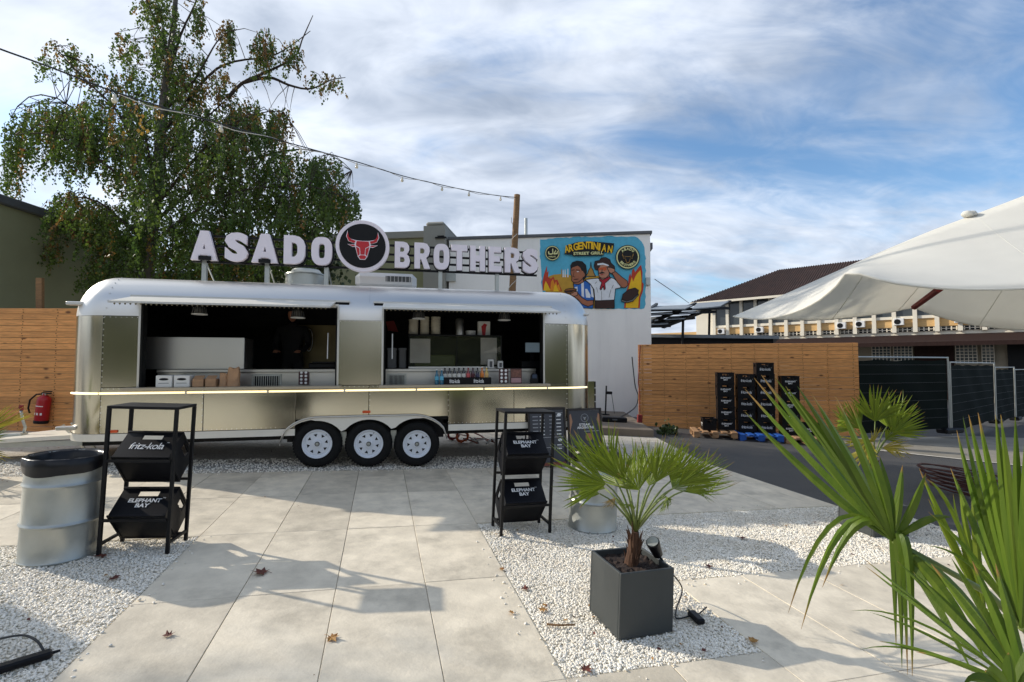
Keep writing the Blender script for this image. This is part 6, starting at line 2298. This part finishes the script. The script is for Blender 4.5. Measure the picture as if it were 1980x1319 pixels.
near_fan((1728, 1046), 1.42, [
    (1440, 796, 1.75, 1600, 965, 1.55, .0125), (1440, 752, 1.70, 1590, 930, 1.52, .0130), (1458, 731, 1.62, 1600, 910, 1.50, .0130), (1472, 725, 1.55, 1612, 905, 1.45, .0130), (1499, 731, 1.50, 1625, 900, 1.42, .0125),
    (1519, 747, 1.45, 1640, 905, 1.40, .0125), (1542, 747, 1.40, 1652, 905, 1.38, .0120), (1569, 761, 1.36, 1668, 915, 1.36, .0120), (1615, 765, 1.30, 1690, 915, 1.34, .0115), (1644, 779, 1.27, 1705, 920, 1.32, .0110),
    (1524, 1186, 1.60, 1612, 905, 1.52, .0100), (1549, 1217, 1.55, 1628, 905, 1.48, .0100), (1590, 1136, 1.50, 1662, 935, 1.45, .0105),
    (1744, 1292, 1.40, 1742, 960, 1.40, .0105), (1755, 1306, 1.36, 1752, 955, 1.38, .0105), (1764, 1308, 1.34, 1766, 965, 1.36, .0100), (1733, 1255, 1.44, 1728, 975, 1.42, .0095),
    (1905, 1275, 1.2, 1830, 1130, 1.3, .0130), (1880, 1300, 1.22, 1800, 1150, 1.32, .0125), (1935, 1255, 1.2, 1860, 1120, 1.3, .0125), (1700, 880, 1.5, 1720, 960, 1.46, .0110), (1745, 900, 1.45, 1740, 970, 1.44, .0110),
    (1790, 915, 1.35, 1765, 980, 1.38, .0115), (1840, 1000, 1.3, 1790, 990, 1.34, .0100)])
near_fan((1975, 1215), 1.18, [
    (1850, 832, 1.32, 1890, 1010, 1.25, .0085), (1862, 806, 1.30, 1905, 1000, 1.24, .0090), (1873, 802, 1.27, 1915, 1000, 1.22, .0090), (1891, 798, 1.24, 1930, 1000, 1.20, .0095), (1925, 802, 1.20, 1945, 1000, 1.18, .0100),
    (1935, 802, 1.17, 1955, 1000, 1.16, .0100), (1963, 806, 1.14, 1968, 1000, 1.15, .0095), (1985, 820, 1.12, 1985, 1000, 1.13, .0095), (2010, 820, 1.12, 2000, 1000, 1.13, .0100), (2050, 850, 1.1, 2030, 1020, 1.12, .0100),
    (1795, 990, 1.3, 1890, 1070, 1.25, .0070), (1790, 1055, 1.28, 1880, 1060, 1.22, .0055), (2100, 930, 1.1, 2060, 1060, 1.12, .0100), (1838, 905, 1.36, 1890, 1040, 1.27, .0080)])
near_fan((1990, 1345), 1.05, [
    (1667, 1078, 1.35, 1810, 1190, 1.2, .0060), (1672, 1094, 1.32, 1815, 1205, 1.18, .0060), (1735, 1085, 1.25, 1850, 1190, 1.15, .0080), (1765, 1105, 1.22, 1870, 1200, 1.12, .0090), (1800, 1090, 1.18, 1890, 1200, 1.1, .0095),
    (1840, 1080, 1.15, 1910, 1200, 1.1, .0100), (1880, 1085, 1.12, 1935, 1200, 1.08, .0100), (1925, 1090, 1.1, 1960, 1210, 1.06, .0095), (1645, 1181, 1.32, 1780, 1165, 1.2, .0030), (1682, 1184, 1.28, 1800, 1215, 1.15, .0035),
    (1663, 1256, 1.25, 1770, 1225, 1.15, .0030), (1700, 1240, 1.22, 1800, 1250, 1.12, .0045), (1770, 1260, 1.15, 1860, 1275, 1.08, .0060)])
near_fan((1960, 1360), .98, [(1862, 1330, .98, 1890, 1285, .98, .011), (1905, 1300, .98, 1920, 1280, .98, .011), (1990, 1250, .98, 1985, 1290, .98, .011), (1950, 1262, .98, 1955, 1290, .98, .011)])
near_fan((1905, 1180), 1.5, [(1843, 955, 1.6, 1860, 1060, 1.55, .0085), (1855, 940, 1.58, 1870, 1050, 1.55, .0085), (1777, 905, 1.62, 1830, 1030, 1.57, .0090), (1795, 965, 1.6, 1840, 1060, 1.55, .0080), (1880, 945, 1.55, 1885, 1050, 1.52, .0085),
                             (1790, 925, 1.5, 1850, 955, 1.5, .0070)], 'frond')

# ================================================================== SMALLER THINGS
# spot lamp in the planter
pb = at(1272, 1085, 3.13)
t = thing('spot_lamp', 'small black spotlight stuck in the planter beside the palm trunk', 'spotlight', Matrix.Translation((pb.x, pb.y, .335)))
c0, c1 = at(1262, 1048, 3.08) - t.location, at(1272, 1072, 3.13) - t.location
MB().cyl(c0, c1, .042, .030, n=20).build('housing', MT['blackp'], t, smooth=40)
MB().cyl(c0 + (c0 - c1).normalized() * .004, c0 + (c0 - c1).normalized() * .0045, .036, n=20).build('lens', MT['galv'], t)
MB().tube([c1, c1.lerp(Vector((.02, 0, 0)), .5) + Vector((.02, 0, 0)), (.02, 0, 0)], .008, 6).build('stake', MT['blackp'], t)


def cable(name, label, pts, r=.005):
    o = MB().tube([sample(pts, k / 40) for k in range(41)], r, 6).build(name, MT['cable'], smooth='all')
    return tag(o, label, 'cable')


cable('power_cable', 'black cable from the planter to the power adapter', [at(1284, 1092, 3.2), ground_at(1318, 1150, .03) + Vector((.0, .0, .05)), ground_at(1308, 1176, .02), ground_at(1308, 1196, .008), ground_at(1330, 1192, .008), ground_at(1352, 1186, .012), ground_at(1366, 1174, .012)])


def adapter(u, v, yaw, L, label):
    p = ground_at(u, v)
    t = thing('power_adapter', label, 'adapter', Matrix.Translation((p.x, p.y, .002)) @ Matrix.Rotation(R(yaw), 4, 'Z'))
    MB().box(-L / 2, L / 2, -.028, .028, 0.0, .036, bev=.009).build('housing', MT['blackp'], t, smooth=30)
    MB().tube([(L / 2 - .004, 0, .018), (L / 2 + .03, 0, .018)], [.009, .006], 8).build('strain_relief', MT['blackp'], t, smooth=40)
    return t


adapter(1346, 1200, 100, .125, 'black power adapter on the gravel right of the planter')
adapter(36, 1290, 48, .24, 'black power adapter on the gravel in the lower left corner')
cable('power_cable', 'black cable curving up from the adapter in the lower left corner', [ground_at(84, 1258, .02), ground_at(72, 1240, .05), ground_at(48, 1229, .06), ground_at(15, 1232, .05), ground_at(-40, 1245, .01)], .006)
o = MB().tube([ground_at(1057, 1207, .012), ground_at(1080, 1209, .016), ground_at(1112, 1208, .012)], [.007, .006, .005], 6).build('wood_stick', MT['woodpole'])
tag(o, 'thin wooden stick lying on the gravel left of the planter', 'stick')

# fallen leaves
MT['dryleaf'] = pm('dry_leaf_red', srgb(112, 52, 36), 0.7, c2=srgb(70, 34, 26), scale=25)
MT['dryleaf2'] = pm('dry_leaf_ochre', srgb(172, 130, 66), 0.7, c2=srgb(140, 92, 46), scale=25)


def maple(size, mat, seed):
    rg2 = random.Random(seed)
    pts = []
    tips = [(-90, .45), (-62, .25), (-35, .72), (-10, .42), (18, .9), (42, .5), (70, 1.0), (90, .62), (110, 1.0), (138, .5), (162, .9), (190, .42), (215, .72), (242, .25)]
    for a, r_ in tips:
        a2, r2 = R(a), r_ * size * rg2.uniform(.85, 1.1)
        pts.append((r2 * math.cos(a2), r2 * math.sin(a2), rg2.uniform(0, .35) * size * r_ + .003))
    m_ = MB()
    m_.add([(0, 0, .004)] + pts, [(0, k + 1, (k + 1) % len(pts) + 1) for k in range(len(pts))])
    m_.tube([(0, -.0, .004), (.02 * size, -size * .5, .012), (-.05 * size, -size * .9, .006)], size * .02, 4)
    return m_.mesh('fallen_leaf', mat)


for k, (u, v, s_, mt, lab) in enumerate((
        (508, 1110, .075, 'dryleaf', 'large red brown maple leaf on a slab joint near the left rack'), (640, 1236, .055, 'dryleaf2', 'pale ochre leaf on the slab at lower centre'),
        (218, 1122, .05, 'dryleaf', 'dark red leaf on gravel below the left rack'), (200, 1077, .06, 'dryleaf', 'red leaf at the front left leg of the left rack'),
        (1015, 1141, .042, 'dryleaf', 'brown curled leaf on gravel left of the planter, the upper one'), (1051, 1181, .045, 'dryleaf2', 'orange brown leaf on gravel left of the planter, the middle one'),
        (1130, 1297, .05, 'dryleaf', 'brown leaf on gravel in front of the planter'), (970, 1103, .035, 'dryleaf2', 'yellow leaf on the slab edge beside the gravel'),
        (1373, 1098, .05, 'dryleaf', 'dark leaf on the gravel strip behind the planter'), (1438, 1042, .05, 'dryleaf', 'twisted leaf in the sunlit gravel patch'),
        (1456, 1243, .045, 'dryleaf2', 'ochre leaf at the gravel corner right of the planter'), (325, 1232, .04, 'dryleaf', 'small rust leaf on the gravel at lower left'), (990, 1187, .03, 'dryleaf2', 'small tan leaf on the slab left of the gravel'))):
    p = ground_at(u, v)
    o = link('fallen_leaf', maple(s_, MT[mt], k))
    o.matrix_world = Matrix.Translation((p.x, p.y, .006)) @ Matrix.Rotation(random.random() * 6.28, 4, 'Z')
    tag(o, lab, 'leaf', 'fallen leaves')
lit = MB()
rg2 = random.Random(21)
for k in range(420):
    if k < 90:
        q = gp(rg2.uniform(3.1, 10.8), rg2.uniform(-.2, .97))
    elif k < 130:
        q = gp(rg2.uniform(3.05, 4.95), rg2.uniform(-.97, -.2))
    elif k < 175:
        q = gp(rg2.uniform(-5, -1.1), rg2.uniform(-1.2, .95))
    elif k < 230:
        q = gp(rg2.uniform(-8, 10), rg2.uniform(-2, 3))
    else:
        q = gp(rg2.uniform(-9, 10), rg2.uniform(3.02, 4.6))
    a, s_ = rg2.random() * 6.28, rg2.uniform(.006, .022)
    c, sn = math.cos(a) * s_, math.sin(a) * s_
    z = .008 + rg2.uniform(0, .006)
    lit.add([(q.x - c, q.y - sn, z), (q.x + sn * .5, q.y - c * .5, z + rg2.uniform(0, .01)), (q.x + c, q.y + sn, z + .004), (q.x - sn * .5, q.y + c * .5, z)], [(0, 1, 2, 3)], m=rg2.randrange(2))
o = lit.build('leaf_litter', [MT['dryleaf'], MT['dryleaf2']])
tag(o, 'tiny dry leaf crumbs scattered over gravel and slabs', 'leaf litter', kind='stuff')

# menu boards
MBF = Frame((.35, 7.42, 0), 17)
MT['slate'] = pm('slate_print', srgb(62, 64, 70), 0.5, var=.08, scale=4)
MT['menugrey'] = pm('menu_grey_print', srgb(150, 152, 156), 0.6)
MT['boardwood'] = pm('dark_board_frame', (0.02, 0.014, 0.012), 0.5)
MT['redwood'] = pm('red_brown_wood', srgb(122, 64, 48), 0.6)


def menu_board(u0, u1, v0, lab):
    a, b = MBF.pt(u0, v0), MBF.pt(u1, v0)
    h = a.z + .012
    w = b.x - a.x
    t = thing('menu_board', lab, 'menu board', MBF.M @ Matrix.Translation(((a.x + b.x) / 2, 0, -.012 - .038 * a.x)) @ Matrix.Rotation(R(-6), 4, 'X'), 'menu boards')
    h += .038 * a.x
    for x0, x1, z0, z1 in ((-w / 2, -w / 2 + .03, .05, h), (w / 2 - .03, w / 2, .05, h), (-w / 2 + .0305, w / 2 - .0305, h - .03, h)):
        MB().box(x0, x1, -.015, .02, z0, z1, bev=.003).build('frame_bar', MT['boardwood'], t)
    MB().box(-w / 2 + .03, w / 2 - .03, -.018, .018, .03, .075, bev=.003).build('bottom_rail', MT['redwood'], t)
    MB().box(-w / 2 + .03, w / 2 - .03, 0, .012, .076, h - .031).build('poster', MT['slate'], t)
    MB().tube([(-w / 2 + .015, .02, h - .05), (-w / 2 + .015, .38, .0)], .013, 4).tube([(w / 2 - .015, .02, h - .05), (w / 2 - .015, .38, .0)], .013, 4).build('rear_legs', MT['boardwood'], t)
    return t, w, h


t, w, h = menu_board(1024, 1097, 790, 'black framed price list board behind the right rack')
for side in (-1, 1):
    for k in range(10):
        z = h - .14 - k * .055
        if k in (6, 7):
            continue
        x = side * w * .22
        MB().box(x - w * .16, x - w * .02, -.0022, -.0005, z, z + .014).build('menu_line', MT['menugrey'], t)
        MB().box(x + w * .03, x + w * .15, -.0022, -.0005, z, z + .014).build('price_line', MT['printw'], t)
for z in (h - .085, h * .50, h * .33):
    MB().box(-w * .42, w * .42, -.0022, -.0005, z, z + .003).build('rule', MT['printw'], t)
for z in (h - .11, h * .45):
    n = 12
    MB().prism([(w * .33 + .035 * math.cos(2 * math.pi * k / n), z + .022 * math.sin(2 * math.pi * k / n)) for k in range(n)], -.0022, -.0005).build('drawing', MT['printw'], t)
t, w, h = menu_board(1101, 1167, 791, 'black framed steak poster board beside the price list')
n = 24
for rr, mt, yy in ((.065, MT['menugrey'], -.0015), (.058, MT['slate'], -.0022), (.03, MT['menugrey'], -.003)):
    if rr == .03:
        MB().prism([(x * .032, h - .15 + y * .032) for x, y in BULL], yy, -.0023).build('emblem', mt, t)
    else:
        MB().prism([(rr * math.cos(2 * math.pi * k / n), h - .15 + rr * math.sin(2 * math.pi * k / n)) for k in range(n)], yy, -.0003 if rr == .065 else -.0016).build('emblem', mt, t)
link('lettering', text_mesh('lettering', 'STEAK', MT['printw'], w * .34, .038, .03), t, Matrix.Translation((0, -.002, h - .255)))
link('lettering', text_mesh('lettering', 'ARGENTINE', MT['printw'], w * .5, .038, .03), t, Matrix.Translation((.01, -.002, h - .30)))
MB().box(-.02, w * .4, -.002, -.0005, h - .365, h - .353).build('text_line', MT['menugrey'], t)
MT['steakpic'] = pm('steak_print', srgb(176, 112, 84), .5, c2=srgb(130, 120, 60), scale=22)
MB().prism([(.06 + .062 * math.cos(2 * math.pi * k / n), h - .45 + .062 * math.sin(2 * math.pi * k / n)) for k in range(n)], -.002, -.0005).build('food_picture', MT['steakpic'], t)
for sx in (-1, 1):
    MB().prism([(sx * w * .40, h - .08), (sx * w * .36, h - .2), (sx * w * .42, h - .32), (sx * w * .445, h - .5), (sx * w * .445, h - .1)], -.002, -.0005).build('flame_ornament', pm('flame_print%d' % sx, srgb(176, 130, 100), .6), t)

# stone step with kit in front of the white building
st_ = thing('concrete_step', 'low brown concrete landing in front of the white wall', 'step', Matrix.Translation((2.7, 11.25, 0)) @ Matrix.Rotation(R(-4), 4, 'Z'))
MB().box(-.75, .62, 0, 4.2, -.06, .16, bev=.015).build('block', pm('brown_concrete', srgb(118, 106, 92), .85, var=.12, scale=3, dirt=.3), st_)
q = at(1171, 792, 14.2)
ls = thing('light_stand', 'thin black light stand on the landing against the white wall', 'stand', Matrix.Translation((q.x, q.y, .16)))
tp = at(1171, 746, 14.2)
MB().tube([(0, 0, 0), (0, 0, tp.z - .16)], .022, 8).build('post', MT['black'], ls)
MB().box(-.1, .1, -.1, .1, 0, .03).build('foot', MT['black'], ls)
MB().box(.0, .17, -.05, .05, tp.z - .16 - .24, tp.z - .16 - .16, bev=.01).build('lamp_head', MT['black'], ls)
MB().tube([(.16, 0, tp.z - .38), (.26, 0, .05)], .008, 5).build('stay', MT['black'], ls)
q = at(1186, 806, 12.6)
t = thing('equipment_case', 'flat black equipment case lying on the landing', 'case', Matrix.Translation((q.x, q.y, .162)))
MB().box(-.32, .32, -.18, .18, 0, .12, bev=.02).build('shell', MT['blackp'], t)
MB().box(-.06, .06, -.195, -.181, .05, .08).build('handle', MT['capping'], t)
q = at(1237, 806, 12.6)
t = thing('junction_box', 'dark red junction box at the foot of the plank fence', 'junction box', Matrix.Translation((q.x, q.y, .0)))
MB().box(-.06, .06, -.05, .05, .16, .36, bev=.01).build('box', MT['strap'], t)
MB().tube([(0, 0, 0), (0, 0, .16)], .02, 6).build('post', MT['black'], t)
cable('wall_cable', 'black cable hanging from the white wall down to the landing', [at(1222, 690, 14.8), at(1228, 745, 14.7), at(1234, 765, 14.4), at(1230, 785, 14.0), at(1215, 798, 13.4), at(1200, 806, 12.9)], .016)
o = MB().tube([at(1238, 668, 13.36), at(1234, 740, 13.36), at(1237, 760, 13.36), at(1237, 798, 13.36)], .012, 5).build('red_cable', MT['strap'])
tag(o, 'thin red cable running down the left end of the right plank fence', 'cable')

# fire extinguisher on the left fence
MT['extred'] = pm('extinguisher_red', srgb(172, 18, 30), .3, var=.04)
c = FL.pt(83, 790, -.10)
t = thing('fire_extinguisher', 'red fire extinguisher hanging on the left plank fence', 'fire extinguisher', FL.M @ Matrix.Translation((c.x, -.10, c.z)) @ Matrix.Rotation(R(6), 4, 'Y'))
MB().lathe([(.001, -.26), (.095, -.26), (.1, -.25), (.1, .15), (.09, .2), (.05, .235), (.03, .24), (.03, .27), (.001, .27)], 28).build('cylinder', MT['extred'], t, smooth=40)
MB().lathe([(.101, -.265), (.104, -.25), (.104, -.215), (.1005, -.21)], 28).build('base_ring', MT['black'], t, smooth=40)
MB().box(-.05, .10, -.02, .02, .27, .29).box(-.03, .11, -.018, .018, .305, .32).build('lever', MT['black'], t)
MB().box(-.03, .03, -.025, .025, .24, .275).build('valve', MT['galv'], t)
MB().tube([(-.03, 0, .26), (-.15, 0, .24), (-.25, 0, .13), (-.26, 0, -.02), (-.22, 0, -.11)], .014, 8).build('hose', MT['black'], t, smooth='all')
lbm = MB()
for k in range(5):
    a0, a1 = R(-130 + 16 * k), R(-130 + 16 * (k + 1))
    lbm.quad((.1008 * math.cos(a0), .1008 * math.sin(a0), .04), (.1008 * math.cos(a1), .1008 * math.sin(a1), .04), (.1008 * math.cos(a1), .1008 * math.sin(a1), .055), (.1008 * math.cos(a0), .1008 * math.sin(a0), .055))
    if k in (0, 2, 4):
        lbm.quad((.1008 * math.cos(a0), .1008 * math.sin(a0), -.11), (.1008 * math.cos(a1), .1008 * math.sin(a1), -.11), (.1008 * math.cos(a1), .1008 * math.sin(a1), -.07), (.1008 * math.cos(a0), .1008 * math.sin(a0), -.07))
lbm.build('label_print', MT['printw'], t)

# things under and beside the trailer
q = TF.M @ Vector((.12, -.05, -1.0))
t = thing('aluminium_ladder', 'small aluminium step ladder leaning under the left end of the trailer', 'ladder', Matrix.Translation(ground_at(190, 886)) @ Matrix.Rotation(R(20), 4, 'Z') @ Matrix.Rotation(R(-38), 4, 'Y'))
for y in (-.12, .12):
    MB().box(-.015, .015, y - .012, y + .012, 0, .62).build('stile', MT['alutrim'], t)
for k in range(3):
    MB().box(-.02, .02, -.107, .107, .12 + .19 * k, .15 + .19 * k).build('rung', MT['alutrim'], t)
MT['orcable'] = pm('orange_cable', srgb(210, 96, 30), .5)
for (u, v, col_, lab) in ((876, 845, MT['strap'], 'coiled red cable under the trailer right of the wheels'), (893, 850, MT['orcable'], 'coiled orange cable under the trailer right of the wheels')):
    g = ground_at(u, v + 6)
    pts = []
    for k in range(70):
        a = k * .55
        rr = .11 + .02 * math.sin(k * 1.7)
        pts.append((rr * math.cos(a), .05 * math.sin(k * .9), .13 + rr * math.sin(a)))
    o = MB().tube(pts, .011, 5).build('cable_coil', col_, None, smooth='all', M=Matrix.Translation((g.x, g.y, 0)))
    tag(o, lab, 'cable')
rg3 = random.Random(9)
jk = MB()
for k in range(16):
    a = ground_at(rg3.uniform(905, 1010), rg3.uniform(852, 858), .03)
    b = a + Vector((rg3.uniform(-.5, .5), rg3.uniform(-.3, .5), rg3.uniform(-.02, .12)))
    jk.tube([a, (a + b) / 2 + Vector((0, 0, rg3.uniform(0, .06))), b], rg3.uniform(.008, .02), 4, m=rg3.randrange(3))
o = jk.build('scrap_heap', [MT['redwood'], MT['cardw'], MT['cable']])
tag(o, 'heap of wood offcuts and cables under the right end of the trailer', 'scrap', kind='stuff')
# hose / wire bundle on the asphalt
g = ground_at(1862, 955)
wb = MB()
for k in range(9):
    pts = []
    rx, ry = .42 + .02 * k, .22 + .012 * k
    for q in range(25):
        a = 2 * math.pi * q / 24
        pts.append((rx * math.cos(a), ry * math.sin(a), .05 + .03 * k + .10 * math.cos(a - 2.6) * (1 if k % 2 else .6)))
    wb.tube(pts, .011, 5)
o = wb.build('wire_coil', pm('rusty_wire', srgb(84, 48, 42), .7), None, smooth='all', M=Matrix.Translation((g.x, g.y, 0)))
tag(o, 'coil of rusty brown wire lying on the asphalt behind the palms', 'wire coil')
# hand post on the far left
# weeds at the fence corner
wd = []
rgn = np.random.default_rng(5)
for k in range(160):
    p = ground_at(1292 + rgn.normal(0, 9), 838 + rgn.normal(0, 2))
    wd.append(np.array((p.x, p.y, .05 + abs(rgn.normal(0, .10)))))
o = link('weeds', np_mesh('weeds', *leaf_cards(np.array(wd), .09, rgn), MT['ivy']))
tag(o, 'small green weeds at the foot of the right plank fence', 'weeds', kind='stuff')

# unseen dark hedge added behind the viewer to darken reflections in the metal
MT['hedge'] = pm('hedge_leaf', (0.03, 0.045, 0.015), 0.7, c2=(0.06, 0.07, 0.02), scale=.6, bump=1.0, bscale=3)
V, Fc = [], []
nx_, nz_ = 60, 12
rg4 = random.Random(4)
for i in range(nx_ + 1):
    for j in range(nz_ + 1):
        V.append((-30 + 60 * i / nx_, -15 + rg4.uniform(-.5, .5) - .12 * j, (4.8 + 1.0 * math.sin(i * .7) + .6 * math.sin(i * 1.9)) * j / nz_))
for i in range(nx_):
    for j in range(nz_):
        Fc.append((i * (nz_ + 1) + j, i * (nz_ + 1) + j + 1, (i + 1) * (nz_ + 1) + j + 1, (i + 1) * (nz_ + 1) + j))
o = MB().add(V, Fc).build('hedge', MT['hedge'])
tag(o, 'dark leafy hedge added behind the viewer for its reflection in the metal', 'hedge', kind='stuff')

# unseen pale parasols added around the viewer; the left one shades the lower left corner, the others mirror in the metal
for (px_, py_, yw_, lab) in ((-7.48, 3.26, 20, 'pale parasol added out of view to shade the lower left corner'), (-6.0, -6.5, 5, 'pale parasol added behind the viewer for reflections, on the left'),
                             (.5, -7.5, 30, 'pale parasol added straight behind the viewer for reflections'), (6.5, -6.0, 12, 'pale parasol added behind the viewer for reflections, on the right')):
    t = thing('parasol', lab, 'parasol', Matrix.Translation((px_, py_, 0)) @ Matrix.Rotation(R(yw_), 4, 'Z'), 'parasols added around the viewer')
    MB().tube([(0, 0, 0), (0, 0, 2.75)], .024, 8).build('pole', MT['alutrim'], t, smooth=True)
    MB().box(-.3, .3, -.3, .3, 0, .07, bev=.01).build('foot', MT['concrete'], t)
    n = 8
    V = [(0, 0, 2.7)] + [(1.15 * math.cos(2 * math.pi * (k + .5) / n), 1.15 * math.sin(2 * math.pi * (k + .5) / n), 2.25) for k in range(n)]
    o = MB().add(V, [(0, k + 1, (k + 1) % n + 1) for k in range(n)]).build('canopy', MT['canvas'], t)
    o.modifiers.new('thick', 'SOLIDIFY').thickness = .004
    for k in range(n):
        a = 2 * math.pi * (k + .5) / n
        MB().tube([(0, 0, 2.66), (1.13 * math.cos(a), 1.13 * math.sin(a), 2.235)], .008, 5).build('rib', MT['alutrim'], t)

# unseen tree added far left: its sparse crown dapples the near slabs
t = thing('birch_tree', 'slim birch added outside the picture on the left to dapple the slabs', 'tree', (-14.2, 5.75, 0))
MB().tube([(0, 0, 0), (.05, .03, 2.5), (.0, .05, 5.0), (.1, 0, 7.6)], [.11, .09, .06, .02], 8).build('trunk', MT['birchbark'], t, smooth='all')
rg5 = np.random.default_rng(31)
cl = rg5.normal(0, 1, (38, 3)) * np.array([.75, .75, .75]) + np.array([0, 0, 6.9])
B5 = np.concatenate([c5 + rg5.normal(0, .15, (30, 3)) for c5 in cl])
tag(link('crown', np_mesh('crown', *leaf_cards(B5, .075, rg5), MT['leaf']), t), kind='stuff')
lm = MB()
for c5 in cl[::2]:
    lm.tube([(.02, .03, float(c5[2]) - .7), tuple(c5)], [.02, .006], 4)
lm.build('limbs', MT['twig'], t)
